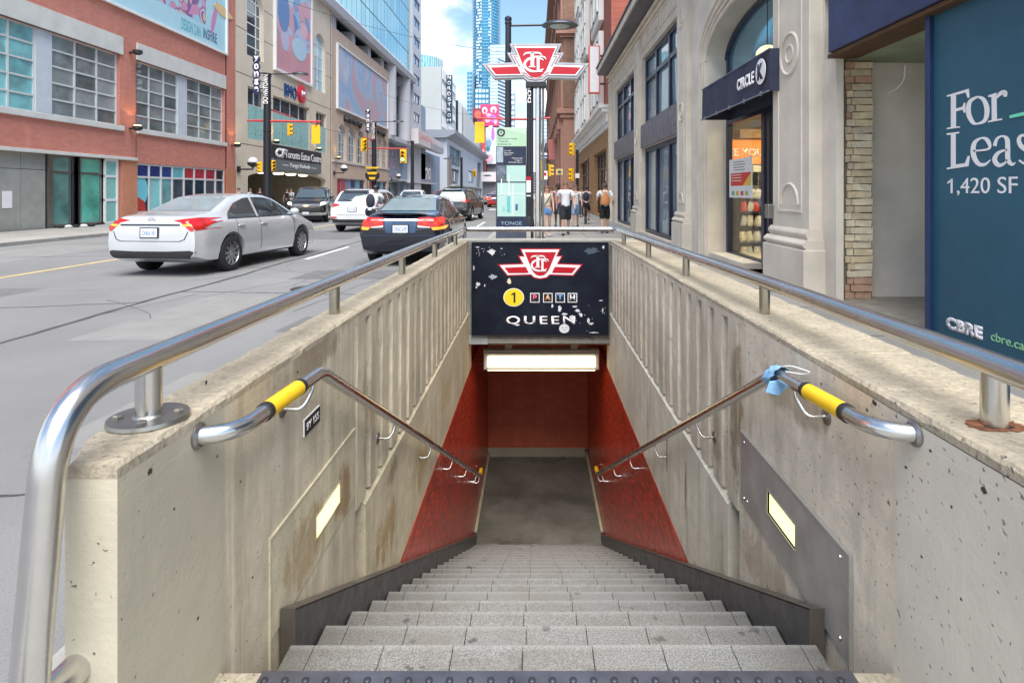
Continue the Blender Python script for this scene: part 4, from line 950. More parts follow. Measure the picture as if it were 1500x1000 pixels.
def wall_lamp(X, s, y, z, lit, lab, globe=False):
    t_ = thing('wall_lamp', lab, 'lamp', (X, y, z))
    if globe:
        b = MB(); b.tube(fillet([(X, y, z-.1), (X+s*1.0, y, z-.1), (X+s*1.0, y, z+.05)], {1: .1}), .05, 8); b.box(X, X+s*.12, y-.15, y+.15, z-.3, z+.1); b.build('bracket', BLACK, t_)
        b = MB(); b.ell((X+s*1.0, y, z+.38), (.33, .33, .33), 16, 8, zmin=-.98); b.build('globe', mat('milk_glass', (.7, .7, .68), .2, var=.05), t_, smooth=True)
        b = MB(); b.lathe([(.10, 0), (.34, .16), (.36, .30), (.33, .31)], (X+s*1.0, y, z+.04), n=16); b.build('cup', BLACK, t_, smooth=True)
    else:
        b = MB(); b.box(X, X+s*.3, y-.06, y+.06, z-.05, z+.02); b.lathe([(.10, -.12), (.22, -.05), (.22, .08), (.14, .12)], (X+s*.38, y, z), n=14); b.build('lamp_body', BLACK, t_, smooth=True, ang=30)
        if lit:
            b = MB(); b.lathe([(.16, 0), (.14, .03), (.01, .035)], (X+s*.38, y, z+.125), n=12); b.build('lamp_glass', mat('warm_glow', (1, .7, .25), .5, var=0, emit=(1, .66, .22), es=3), t_)
            l = bpy.data.lights.new('lamp_light', 'SPOT'); l.energy = 14; l.color = (1, .62, .2); l.spot_size = R(115); l.shadow_soft_size = .06
            _reg(bpy.data.objects.new('lamp_light', l), t_, Matrix.Translation((X+s*.34, y, z+.2)) @ Matrix.Rotation(R(180), 4, 'X') @ Matrix.Rotation(R(-18*s), 4, 'Y'))
wall_lamp(XL, 1, L(190), zz(190, 77, XL), False, 'black unlit wall lamp between the upper brick windows')
wall_lamp(XL, 1, L(190), zz(190, 188, XL), True, 'lit wall lamp on the brick pier between the windows')
wall_lamp(XL, 1, L(339), zz(339, 213, XL), True, 'lit wall lamp on the far corner pier of the brick building')

# ================================================================ LEFT: beige mall
BEI = mat('beige_precast_panel', (.66, .575, .455), .85, var=.07, vs=.8, bmp=.12, bs=25); BEI2 = mat('tan_precast_panel', (.55, .43, .345), .85, var=.07, vs=.8)
ml = thing('beige_mall_building', 'beige panelled mall wall with arched windows, entrance sign and murals', 'building', (XL, 60, 0))
y0 = yE+.02; y1 = L(486); y2 = L(569); ZM = 17.6
w1 = (L(361.5), L(386.5), 10.85, 15.6, 1.5); w2 = (L(461), L(476.5), 10.7, 15.9, 1.3)
bands = [(L(363), L(388)), (L(400), L(453)), (L(463), L(478))]
park = (L(363), L(478), 0, 3.05, .5)
holes = [w1, w2] + [(a, c, 5.15, 8.75) for a, c in bands] + [(park[0], park[1], 0, 3.05, .55)]
facade(ml, BEI, XL, 1, y0, y1, 0, 24, holes, depth=.5, bd=30, ends=True)
G_LAT = glassmat('lattice_window_glass', (.09, .14, .17), .05)
window(ml, XL-.25, 1, w1[0], w1[1], w1[2], w1[3], 3, 6, WHITE, G_DARK, bar=.09, rise=1.5, colpos=[w1[0], w1[0]+.5, w1[1]-.7, w1[1]]); window(ml, XL-.25, 1, w2[0], w2[1], w2[2], w2[3], 2, 5, WHITE, mat('sky_blue_glass', (.36, .58, .70), .1, var=.1), bar=.08, rise=1.3)
TEALP = mat('teal_spandrel', (.28, .52, .50), .3, var=.10, vs=1.2)
for a, c in bands:
    n = 2 if c-a < 5 else 4; window(ml, XL-.2, 1, a, c, 7.5, 8.75, n, 1, ALU, G_DARK, bar=.08)
    for k in range(n): pane(ml, TEALP, XL-.05, 1, a+(c-a)*k/n+.03, a+(c-a)*(k+1)/n-.03, 5.15, 7.45, 0, 'spandrel_panel')
JN = mat('panel_joint', (.15, .125, .10), .9, var=0)
for z in (4.7, 9.4, 12.4, 14.6):
    for a, c in ((y0, L(361)), (L(387), L(400)), (L(455), L(461)), (L(477), y1)) if z > 9.5 else ((y0, y1),):
        if z < 5 : a, c = y0, L(395)
        bx(ml, 'panel_joint', JN, XL, XL+.006, a, c, z, z+.05)
for px in (484,): bx(ml, 'panel_joint', JN, XL, XL+.010, L(px)-.05, L(px)+.05, 0, 24)
# parking passage
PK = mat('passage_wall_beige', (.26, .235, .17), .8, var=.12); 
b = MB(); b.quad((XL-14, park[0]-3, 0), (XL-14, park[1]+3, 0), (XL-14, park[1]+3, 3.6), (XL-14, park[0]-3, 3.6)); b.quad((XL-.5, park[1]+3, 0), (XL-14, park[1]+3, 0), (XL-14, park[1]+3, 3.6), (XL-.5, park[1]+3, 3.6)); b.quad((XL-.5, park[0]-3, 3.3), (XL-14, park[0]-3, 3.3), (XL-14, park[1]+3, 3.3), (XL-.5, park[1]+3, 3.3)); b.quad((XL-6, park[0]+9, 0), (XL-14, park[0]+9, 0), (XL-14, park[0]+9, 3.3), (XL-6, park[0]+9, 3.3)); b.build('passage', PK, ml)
LGL = mat('round_soffit_glow', (1, .95, .8), .5, var=0, emit=(1, .92, .7), es=2.2)
b = MB(); b.lathe([(.02, -.16), (.36, -.12), (.42, 0)], n=16); lm = b.mesh('soffit_lamp', True); lm.materials.append(LGL)
for px in (368, 384, 408, 426, 444): inst('soffit_lamp', lm, Matrix.Translation((XL-.9, dd(px, XL-.9), 3.02)), ml)
# sign over the passage
sg = thing('mall_entrance_sign', 'black and grey sign band over the mall parking passage', 'sign', (XL+.3, 50, 4))
sa, sb = L(393), L(463.5); bx(sg, 'black_band', BLACK, XL+.003, XL+.45, sa, sb, 3.98, 5.0); bx(sg, 'grey_band', mat('slate_grey_band', (.14, .16, .17), .5, var=.1), XL+.003, XL+.43, sa, sb, 3.1, 3.975)
text('Toronto Eaton Centre', SIGNW, face_px(XL+.452, (L(409)+L(463))/2, 4.42), sg, width=L(463)-L(409.5), height=.62, depth=.02, bold=0)
text('Yonge Parkade', SIGNW, face_px(XL+.432, (L(416)+L(447))/2, 3.55), sg, width=L(447)-L(416), height=.42, depth=.02)
for a, c in ((406, 414.5), (449, 456)): bx(sg, 'rule', SIGNW, XL+.43, XL+.445, L(a), L(c), 3.52, 3.58)
text('CF', SIGNW, face_px(XL+.455, L(403), 4.42), sg, width=2.0, height=.72, depth=.02, bold=.07, shear=.15)
bk = thing('bank_sign', 'blue bank letters with a red roundel on the beige wall', 'sign', (XL, 49, 9.7))
BLUE = mat('bank_blue', (.012, .06, .20), .4, var=0); q0, q1 = L(415), L(434); z_ = zz(424, 134, XL)
text('BMO', BLUE, face_px(XL+.003, (q0+q1)/2, z_), bk, width=(q1-q0)*.92, height=.95, depth=.10, bold=0, spacing=1.15)
b = MB(); b.lathe([(.72, 0), (.72, .25), (.60, .26)], (XL+.003, L(440), zz(440, 138, XL)), 'X', 28); b.build('roundel', mat('bank_red', (.62, .02, .05), .35, var=0), bk, smooth=True, ang=30)
text('M', SIGNW, face_px(XL+.265, L(440), zz(440, 138, XL)-.02), bk, height=.5, width=.75, depth=.02, bold=.04)
def banner(name, lab, a, c, z0, z1, m, frame=True, blobs=0, seed=1):
    t_ = thing(name, lab, 'billboard', (XL, (a+c)/2, z0)); bx(t_, 'print', m, XL+.02, XL+.10, a, c, z0, z1)
    b = MB(); b.box(XL+.002, XL+.22, a-.15, c+.15, z0-.2, z0); b.box(XL+.002, XL+.22, a-.15, a, z0, z1); b.box(XL+.002, XL+.22, c, c+.25, z0, z1); b.box(XL+.002, XL+.22, a-.15, c+.25, z1, z1+.15); b.build('frame', WHITE, t_)
    rnd = random.Random(seed)
    for k in range(blobs):
        yy = rnd.uniform(a+1, c-1); z_ = rnd.uniform(z0+2.0, z1-1.0); r_ = rnd.uniform(.4, 1.5)
        art(circ(0, 0, min(r_, yy-a-.1, c-yy-.1), r_*rnd.uniform(.6, 1.5), 16), mp2[k % len(mp2)], face_px(XL+.10, yy, z_), t_, .006+.001*k, 'print_shape')
    return t_
mp2 = [mat('banner_ink_%d' % i, c, .5, var=.06) for i, c in enumerate([(.24, .42, .66), (.66, .36, .42), (.45, .62, .75), (.14, .26, .50), (.72, .45, .48), (.5, .52, .68)])]
MU2 = paintart('banner_print_coral', [(.60, .30, .36), (.60, .30, .36), (.18, .33, .58), (.30, .50, .70), (.55, .62, .74), (.62, .34, .42)], .30, 1.8, 2)
t_ = banner('tall_banner', 'tall pink and blue art banner between the arched windows', L(401.5), L(453.5), 10.85, 21.5, mat('banner_coral', (.60, .30, .34), .5, var=.06, vs=.6), blobs=26, seed=5)
bx(t_, 'print_field', MU2, XL+.10, XL+.103, L(403), L(452), 13.4, 21)
# second mall section with billboard
m2 = thing('mall_gallery_building', 'tan mall wall with two triple groups of arched windows under a wide billboard', 'building', (XL, 70, 0))
ar = []
for g0, g1 in ((493.5, 535), (542, 568)):
    ya, yb = L(g0), L(g1); w_ = (yb-ya)/3
    for k in range(3): ar.append((ya+w_*k+.3, ya+w_*(k+1)-.3, 4.7, 8.35, 1.3))
sf = [(L(494), L(535), .1, 2.9), (L(541), L(567), .1, 2.9)]
facade(m2, BEI2, XL, 1, y1+.02, y2, 0, ZM, ar+sf, depth=.5, bd=22)
for a in ar: window(m2, XL-.25, 1, a[0], a[1], a[2], a[3], 3, 4, ALU, G_LAT, bar=.10, rise=1.3)
for a, c, _, _ in sf:
    n = 6; f_ = window(m2, XL-.2, 1, a, c, .1, 2.9, n, 1, ALU, G_DARK, bar=.1)
    for k in range(n): 
        cc_ = [cr_, (.5, .08, .1), (.2, .3, .6), cb, (.15, .45, .5), cb][k]; bx(f_, 'window_vinyl', mat('vinyl_g%d' % k, cc_, .4, var=.04), XL-.19, XL-.185, a+(c-a)*k/n+.1, a+(c-a)*(k+1)/n-.1, 1.2, 2.8)
bx(m2, 'stringcourse', STONE_L, XL, XL+.1, y1+.05, y2, 4.45, 4.62); bx(m2, 'panel_joint', JN, XL, XL+.012, L(537.5), L(538.5), 0, 9.8)
ts = thing('cursive_shop_sign', 'row of dark raised script letters above the mall arches', 'sign', (XL, 64, 9))
SCR = mat('script_black', (.02, .018, .018), .5, var=0)
text('Urban Eatery', SCR, face_px(XL+.003, (L(503)+L(528))/2, 9.0), ts, width=L(528)-L(503), height=.75, depth=.3, shear=.3, bold=.02)
text('Eatery', SCR, face_px(XL+.003, (L(551.5)+L(563))/2, 9.0), ts, width=L(563)-L(551.5), height=.75, depth=.3, shear=.3, bold=.02)
MU3 = paintart('banner_print_lilac', [(.52, .36, .44), (.50, .38, .46), (.36, .48, .66), (.30, .44, .66), (.42, .50, .62), (.50, .56, .72)], .16, 1.0, 4)
banner('wide_billboard', 'wide lilac and blue billboard above the mall arches', L(493), L(566), 9.95, 16.1, MU3)
# dark gallery slot with white posts, white fascia slab, glass tower on top
gl = thing('glass_office_tower', 'blue glass office tower rising above the mall on a white fascia band', 'building', (XL, 80, 18))
WF = mat('white_fascia', (.55, .57, .62), .5, var=.05, vs=.3)
bx(gl, 'slot_back', mat('slot_dark', (.05, .055, .06), .6, var=.2, vs=.4), XL-2, XL-20, y1+.03, L(604), ZM, 19.0)
for k in range(7): bx(gl, 'post', WF, XL-.3, XL-1.5, L(486)+1+k*6.3, L(486)+2.2+k*6.3, ZM, 18.95)
b = MB(); b.prism([(XL-.2, 18.9), (XL+.55, 18.9), (XL+.75, 19.6), (XL+.40, 20.1), (XL-.4, 20.2), (XL-2, 20.2)], L(605)-26, Matrix.Translation((0, L(605), 0)) @ Matrix(((1,0,0,0),(0,0,-1,0),(0,1,0,0),(0,0,0,1)))); b.build('fascia', WF, gl, fix=True)
CYAN, t, p = newmat('cyan_curtain_glass'); v = pos(t, (1, .35, .25)); p.inputs['Metallic'].default_value = .55; p.inputs['Roughness'].default_value = .12
oi = _n(t, 'ShaderNodeObjectInfo'); t.links.new(mixc(t, noise(t, v, .5, 3), (.12, .40, .50), (.26, .60, .68)), p.inputs['Base Color'])
gy0, gy1, gz1 = 30.0, L(604.5), 75.0
b = MB(); b.box(XL-.6, XL-25, gy0, gy1, 20.2, gz1); b.build('core', mat('tower_core', (.05, .12, .16), .4, var=0), gl)
NY, NZ = 37, 15; dy = (gy1-gy0)/NY; dz = 3.4
pb = MB(); pb.box(-.5, .5, -.5, .5, -.5, .5); pme = pb.mesh('glass_panel'); pme.materials.append(CYAN)
cnt = 0; rest = MB()
for j in range(NZ):
    for i in range(NY):
        ya_, za_ = gy0+i*dy, 20.25+j*dz
        if (za_-CZ)*F/ya_ > 330: continue           # far above the picture: joined below
        if ya_ > 55 and cnt < 290:
            M = Matrix.Translation((XL-.56, ya_+dy/2, za_+dz/2)) @ Matrix.Rotation(R(random.uniform(-.5, .5)), 4, 'Z') @ Matrix.Diagonal((.06, dy-.12, dz-.14, 1)); inst('glass_panel', pme, M, gl); cnt += 1
        else: rest.box(XL-.53, XL-.59, ya_+.06, ya_+dy-.06, za_+.07, za_+dz-.07)
if rest.v: o = rest.build('glass_panels', CYAN, gl, kind='stuff')
rest = MB()
for j in range(NZ):
    for i in range(NY):
        ya_, za_ = gy0+i*dy, 20.25+j*dz
        if (za_-CZ)*F/ya_ > 330: rest.box(XL-.53, XL-.59, ya_+.06, ya_+dy-.06, za_+.07, za_+dz-.07)
rest.build('upper_glass_panels', CYAN, gl, kind='stuff')
# pillars and set-back block after the billboard
cb_ = thing('colonnade_building', 'grey blue building with white columns beyond the wide billboard', 'building', (XL, 86, 0))
facade(cb_, mat('blue_grey_cladding', (.34, .39, .45), .6, var=.08), XL-1.6, 1, y2+.02, L(603), 0, ZM, [(y2+1.2, y2+7, 9.5, 13), (y2+1.2, y2+7, 13.4, 16.6), (y2+8, y2+14, 9.5, 13), (y2+8, y2+14, 13.4, 16.6), (y2+2, y2+13, .1, 3.2)], depth=.4, bd=20)
for a in ((y2+1.2, y2+7, 9.5, 13), (y2+1.2, y2+7, 13.4, 16.6), (y2+8, y2+14, 9.5, 13), (y2+8, y2+14, 13.4, 16.6), (y2+2, y2+13, .1, 3.2)): window(cb_, XL-1.8, 1, a[0], a[1], a[2], a[3], 3, 1, WF, G_DARK, bar=.15)
for yy in (L(572), L(594)):
    b = MB(); b.cyl((XL-.4, yy+.9, 0 if yy > 95 else 9.3), (XL-.4, yy+.9, 18.9), .95, 20); b.build('column', WF, cb_, smooth=True)
bx(cb_, 'ledge', WF, XL-1.6, XL+.2, y2+.05, L(602), 8.7, 9.3); bx(cb_, 'poster_panel', paintart('poster_print_blue', [(.3, .4, .5), (.5, .2, .25), (.15, .25, .45), (.5, .55, .6)], .5, 1, 6), XL-1.55, XL-1.2, L(577), L(592), 3.6, 8.0)
bx(cb_, 'canopy', WF, XL-1.6, XL-.6, y2+.05, L(602), 3.2, 3.5)
# white tower with one window per floor
wt = thing('white_apartment_tower', 'white tower with a stack of rounded windows behind the glass tower', 'building', (XL, 104, 0))
wy0, wy1 = L(605), L(617.2); WT = mat('tower_white', (.52, .55, .60), .6, var=.05, vs=.3)
hs = [(wy0+1.0, wy1-1.0, 9+3.15*k+.9, 9+3.15*k+2.5) for k in range(14)]
facade(wt, WT, XL-.05, 1, wy0, wy1, 0, 62, hs, depth=.3, bd=16)
for h in hs: window(wt, XL-.2, 1, h[0], h[1], h[2], h[3], 2, 1, mat('blue_frame', (.05, .10, .22), .4, var=0), G_SKY, bar=.25, depth=.1)

# H&M-like corner with striped canopy
hm = thing('striped_canopy_shop', 'shop with white striped canopy and dark open front beyond the towers', 'building', (XL, 112, 0))
hy0, hy1 = L(617.4)-.0, dd(641, XL); HB = mat('slate_blue_wall', (.26, .34, .46), .6, var=.1, vs=.4)
bx(hm, 'slate_wall', HB, XL-.4, XL-18, wy1+.02, 109, 3.8, 16.9)
bx(hm, 'pier_wall', WF, XL-.2, XL-18, L(600), wy1-.1, 0, 9.0) if False else None
b = MB(); b.prism([(L(602), 9.2), (L(641), 9.2), (L(641), 11.2), (L(602), 11.6)], 1.2, face_px(XL+.0, 0, 0)); b.build('canopy', mat('canopy_white', (.72, .66, .66), .6, var=.05), hm)
text('CANADIAN', mat('canopy_red_text', (.7, .25, .28), .6, var=0), face_px(XL+1.205, (L(604)+L(622))/2, 10.6), hm, width=12, height=.9, depth=.02)
for k in range(11): bx(hm, 'stripe', mat('stripe_blue', (.12, .18, .30), .6, var=0), XL+1.2, XL+1.22, L(622)+k*1.35, L(622)+.6+k*1.35, 9.3, 10.3)
bx(hm, 'shop_wall', HB, XL-.9, XL-14, L(602), 128.5, 0, 9.1)
bx(hm, 'picture_panel', mat('panel_grey', (.30, .34, .40), .6, var=.4, vs=.6), XL-.88, XL-.4, L(618), L(636), 3.3, 8.4); bx(hm, 'red_panel', REDP, XL-.4, XL-.3, L(616), L(619), 3.7, 6.0); text('20', SIGNW, face_px(XL-.39, L(630), 4.9), hm, height=2.4, width=5.5, depth=.05, bold=.04)
bx(hm, 'dark_entrance', DARK, XL-.88, XL-.6, L(606), L(636), .1, 3.0); bx(hm, 'fascia_band', WF, XL-.9, XL+.1, L(602), L(640), 3.0, 3.3)

# department store with vertical sign
NG = mat('pale_grey_cladding', (.46, .49, .48), .6, var=.05, vs=.2); NG2 = mat('cool_white_cladding', (.52, .56, .62), .6, var=.05, vs=.2)
ns = thing('grey_department_store', 'pale grey box shaped department store with a vertical sign and long canopy', 'building', (XL, 170, 0))
bx(ns, 'upper_block', NG, -22.0, -48, 140, 166, 15.2, 31.1); 
for k in range(4): bx(ns, 'white_panel', WHITE, -21.95, -21.8, 141, 150, 17+k*3.8, 19.6+k*3.8)
for k in range(4): bx(ns, 'window_band', G_SKY, -21.9, -21.82, 150.5, 164, 17+k*3.8, 18.6+k*3.8)
bx(ns, 'dark_glass_strip', G_DARK, -21.6, -40, 168, 180, 15.2, 27.5); 
b = MB(); b.prism([(180, 15.2), (228, 15.2), (228, 22), (205, 25.5), (180, 27.5)], 18, face_px(-21.2-18, 0, 0)); b.build('rear_block', NG, ns)
bx(ns, 'teal_drum', GTL, -30, -50, 190, 215, 25, 45) if False else None
facade(ns, NG2, XL, 1, 133, 226, 0, 13.6, [(137, 158, 8.0, 12.4), (140, 155, 3.6, 7.2), (176, 195, 4.5, 8), (204, 220, 3, 12), (135, 222, .1, 2.7)], depth=1.0, bd=20, name='podium_wall')
for a in ((137, 158, 8.0, 12.4), (140, 155, 3.6, 7.2), (176, 195, 4.5, 8), (204, 220, 3, 12), (135, 222, .1, 2.7)): window(ns, XL-.5, 1, a[0], a[1], a[2], a[3], 4, 1, mat('dark_frame', (.03, .035, .05), .4, var=0), G_LAT, bar=.3)
b = MB(); b.prism([(XL+1.9, 14.6), (XL+2.1, 15.4), (-45, 15.6), (-45, 13.65), (XL-.1, 13.65)], 96, Matrix.Translation((0, 228, 0)) @ Matrix(((1,0,0,0),(0,0,-1,0),(0,1,0,0),(0,0,0,1)))); b.build('roof_canopy', mat('canopy_grey', (.30, .32, .36), .5, var=.1), ns, fix=True)
text('NORDSTROM', mat('store_text_dark', (.03, .03, .06), .5, var=0), face_cam(-26.4, 132.95, 11.7), ns, width=11, height=1.3, depth=.2)
bx(ns, 'entrance_awning', NG, XL, XL+1.6, 135, 200, 2.9, 3.2); bx(ns, 'brown_panel', mat('brown_grey', (.30, .24, .22), .7), XL+.02, XL+.3, 133.5, 138.5, .2, 9.5)
vs_ = thing('vertical_store_sign', 'tall navy blade sign with white letters running down', 'sign', (-20.9, 148, 25)); zt_, zb_ = wz(110, 147), wz(181, 147); xa_, xb_ = wx(653.5, 147), wx(662.5, 147)
bx(vs_, 'blade', mat('blade_navy', (.025, .06, .10), .5, var=.1), xa_, xb_, 147, 147.5, zb_, zt_)
for k, ch in enumerate('NORDSTROM'): text(ch, SIGNW, face_cam((xa_+xb_)/2, 146.98, zt_-(zt_-zb_)*(k+.5)/9), vs_, height=.92, width=.85, depth=.03, bold=.02)
# low teal curved glass behind
tg = thing('teal_glass_drum', 'curved teal glass rooftop volume behind the grey store', 'building', (-34, 205, 30))
b = MB(); b.lathe([(8.5, 0), (8.5, 26), (1, 27)], (-36.0, 178, 15), n=36); b.build('drum', G_TEAL, tg, smooth=True, ang=30)
for k in range(26):
    a = -2.6+2.4*k/25; bx(tg, 'mullion', WF, -36+8.55*math.cos(a)-.06, -36+8.55*math.cos(a)+.06, 178+8.55*math.sin(a)-.06, 178+8.55*math.sin(a)+.06, 15.5, 41)

# ================================================================ far end of the street
def slab(name, lab, x0, x1, y0, y1, h, m, rows=0, cols=0, gm=None, cat='building', z0=0, fm=None):
    """far block whose floors and windows are real strips"""
    t_ = thing(name, lab, cat, ((x0+x1)/2, y0, 0)); bx(t_, 'wall', m, x0, x1, y0, y1, z0, h)
    if rows:
        fh = (h-z0)/rows; b = MB()
        for j in range(rows):
            for i in range(cols):
                cw = (x1-x0)/cols; b.box(x0+cw*(i+.12), x0+cw*(i+.88), y0-.25, y0+.1, z0+fh*(j+.25), z0+fh*(j+.85))
        if x1 < 0: b.box(x1-.1, x1+.2, y0+1, y1-1, z0+1, z0+1.4)
        o = b.build('windows', gm, t_, kind='stuff')
    return t_
BLG = mat('tower_blue_glass', (.06, .24, .38), .15, .4, var=.25, vs=.02); BLG2 = mat('tower_pale_blue', (.32, .50, .62), .3, .2, var=.1, vs=.03)
SPN = mat('tower_white_slab', (.62, .72, .78), .5, var=.05)
at = thing('blue_glass_skyscraper', 'very tall blue glass skyscraper at the end of the street', 'building', (-53, 640, 0))
D9 = 640; x0, x1 = wx(690, D9), wx(731, D9)
b = MB(); c_ = ((x0+x1)/2, D9+20); pr = [(c_[0]+(x1-x0)/2*math.cos(a)*(1.0), c_[1]+20*math.sin(a)) for a in [2*PI*i/40 for i in range(40)]]
b.prism(pr, 300); b.build('shaft', BLG, at, smooth=True, ang=30)
b = MB()
for k in range(86): b.prism([(c_[0]+((x1-x0)/2+.35)*math.cos(a), c_[1]+20.35*math.sin(a)) for a in [2*PI*i/40 for i in range(40)]], .5, Matrix.Translation((0, 0, 6+3.4*k)))
b.build('floor_bands', mat('band_light_blue', (.22, .46, .58), .3, var=.05), at, kind='stuff')
rnd = random.Random(8); b = MB()
for k in range(86):
    for i in range(24):
        a = PI*(1.08+.84*i/23) ; px_ = c_[0]+((x1-x0)/2+.3)*math.cos(a); py_ = c_[1]+20.3*math.sin(a)
        if (5 < i < 10 or 13 < i < 16) and rnd.random() < .75 and k < 72: b.box(px_-.55, px_+.55, py_-.7, py_, 6.6+3.4*k, 8.6+3.4*k)
b.build('balconies', SPN, at, kind='stuff')
slab('pale_blue_tower', 'pale blue tower with balcony stripes right of the skyscraper', wx(718, 560), wx(740, 560), 560, 600, wz(66, 560), BLG2, 44, 5, SPN)
slab('low_blue_tower', 'lower blue glass tower in front of the skyscraper', wx(696, 600), wx(716, 600), 600, 620, wz(130, 600), BLG, 20, 4, SPN)
slab('slim_blue_tower', 'slim pale tower left of the skyscraper', wx(684, 620), wx(692, 620), 620, 650, wz(105, 620), BLG2, 30, 2, BLG)
t_ = slab('striped_tower', 'tower with dark slanted stripes behind the lamp post', wx(729, 500), wx(741, 500), 500, 540, wz(118, 500), SPN, 0)
b = MB()
for k in range(36): b.prism([(wx(729, 499), 8+3*k), (wx(741, 499), 5.2+3*k), (wx(741, 499), 6.6+3*k), (wx(729, 499), 9.4+3*k)], .4, face_cam(0, 499.9, 0))
b.build('slanted_bands', mat('stripe_dark', (.05, .10, .15), .5, var=0), t_, kind='stuff')
slab('slim_dark_tower', 'thin grey blue tower just right of the black lamp post', wx(748, 520), wx(754, 520), 520, 540, wz(132, 520), mat('slim_grey', (.25, .33, .38), .5), 20, 1, SPN)
slab('distant_block', 'hazy blue office block left of the brown building', wx(790, 520), wx(803, 520), 520, 560, wz(161, 520), BLG2, 22, 4, SPN)
# pink and red billboards
PINK = mat('billboard_hot_pink', (.75, .05, .16), .5, var=.08, vs=.2); PNK2 = mat('billboard_soft_pink', (.80, .40, .50), .5, var=.08); VIO = mat('billboard_violet', (.45, .15, .65), .5, var=.1)
def board(name, lab, px0, px1, py0, py1, d, m, shapes):
    t_ = thing(name, lab, 'billboard', (wx(px0, d), d, wz(py1, d))); bx(t_, 'board', m, wx(px0, d), wx(px1, d), d, d+2, wz(py1, d), wz(py0, d))
    bx(t_, 'support', mat('support_grey', (.2, .2, .22), .6), wx(px0+1, d), wx(px1-1, d), d+2.1, d+6, 0, wz(py0+1, d))
    for i, (cx_, cy_, rx, ry, mm) in enumerate(shapes): art(circ(0, 0, rx*d/F, ry*d/F, 16), mm, face_cam(wx(cx_, d), d-.02, wz(cy_, d)), t_, .05+.01*i, 'printed_shape')
    return t_
W_ = WHITE
board('pink_billboard', 'hot pink billboard with white and violet looping shapes above the street', 703.5, 731, 153, 185, 250, PINK, [(710, 162, 4, 5, W_), (723, 161, 4.5, 5, W_), (710, 163, 2, 3, PINK), (723, 163, 2, 3, PINK), (716, 169, 4, 3, PNK2), (722, 174, 5, 6, VIO), (714, 176, 4, 4, PNK2), (726, 178, 2.5, 5, PNK2)])
board('dark_red_billboard', 'dark red billboard with an angled shape left of the pink one', 692, 705, 159, 186, 245, mat('dark_red_print', (.22, .03, .05), .5), [(700, 168, 5, 6, mat('coral_print', (.75, .12, .08), .5)), (696, 176, 3, 4, DARK)])
board('tall_red_sign', 'tall narrow red sign tower above the distant traffic', 705.5, 711, 196, 262, 235, mat('tower_red', (.50, .06, .08), .5), [(708, 230, 2, 12, PNK2)])
board('pale_video_board', 'pale blue and white screen boards behind the green map totem', 711.5, 727, 187, 240, 240, mat('screen_pale', (.55, .65, .72), .5, var=.3, vs=.15), [(719, 192, 5, 8, W_), (716, 210, 4, 6, mat('screen_blue', (.2, .35, .55), .5)), (715, 218, 3, 4, mat('screen_teal', (.05, .25, .28), .5)), (722, 196, 2.5, 10, VIO), (717, 232, 5, 6, PNK2)])
board('white_shop_board', 'white and pink low shop fascia at the far end of the street', 705, 727, 252, 266, 200, mat('fascia_pale', (.65, .60, .62), .5), [(714, 257, 6, 1, mat('screen_ink', (.05, .05, .1), .5))])
def far_row(side, X, segs, seed):
    rnd = random.Random(seed)
    for i, (a, c, h, col, lab) in enumerate(segs):
        t_ = thing('street_block', lab, 'building', (X, a, 0)); s = -side
        hs = []; n = max(2, int((c-a)/6)); fl = int(h/3.6)
        for k in range(n):
            for j in range(1, fl): hs.append((a+(c-a)*(k+.25)/n, a+(c-a)*(k+.75)/n, j*3.6+.8, j*3.6+2.9))
        m = mat('row_wall_%s%d' % ('l' if side < 0 else 'r', i), col, .8, var=.1, vs=.3); facade(t_, m, X, s, a, c, 0, h, hs, depth=.3, bd=12)
        b = MB()
        for h_ in hs: b.box(X-s*.29, X-s*.33, h_[0], h_[1], h_[2], h_[3])
        b.build('window_glass', G_DARK, t_, kind='stuff')
        bx(t_, 'shop_sign_band', mat('row_sign_%d' % (i % 4), [(.45, .04, .05), (.6, .6, .6), (.1, .15, .3), (.6, .35, .05)][i % 4], .5), X, X+s*.6, a+1, c-1, 2.9, 3.9); bx(t_, 'shop_glass', G_DARK, X, X+s*.06, a+1, c-1, .2, 2.9)
        bx(t_, 'roof_cornice', m, X, X+s*.5, a, c, h-.5, h-.02)
far_row(-1, XL, [(229, 262, 14, (.30, .12, .10), 'low red fronted block past the grey store'), (262.5, 300, 24, (.36, .37, .40), 'grey mid rise beyond the red fronted block'), (300.5, 380, 17, (.42, .36, .30), 'beige row beyond the grey mid rise'), (381, 480, 34, (.35, .42, .48), 'blue grey row at the left end of the street')], 1)
far_row(1, 4.3, [(126, 158, 15, (.40, .36, .30), 'cream block after the brown building'), (158.5, 205, 12, (.38, .14, .10), 'red brick block after the cream block'), (205.5, 290, 19, (.36, .34, .33), 'grey row further up on the right'), (291, 420, 28, (.30, .36, .42), 'blue grey row at the right end of the street')], 2)
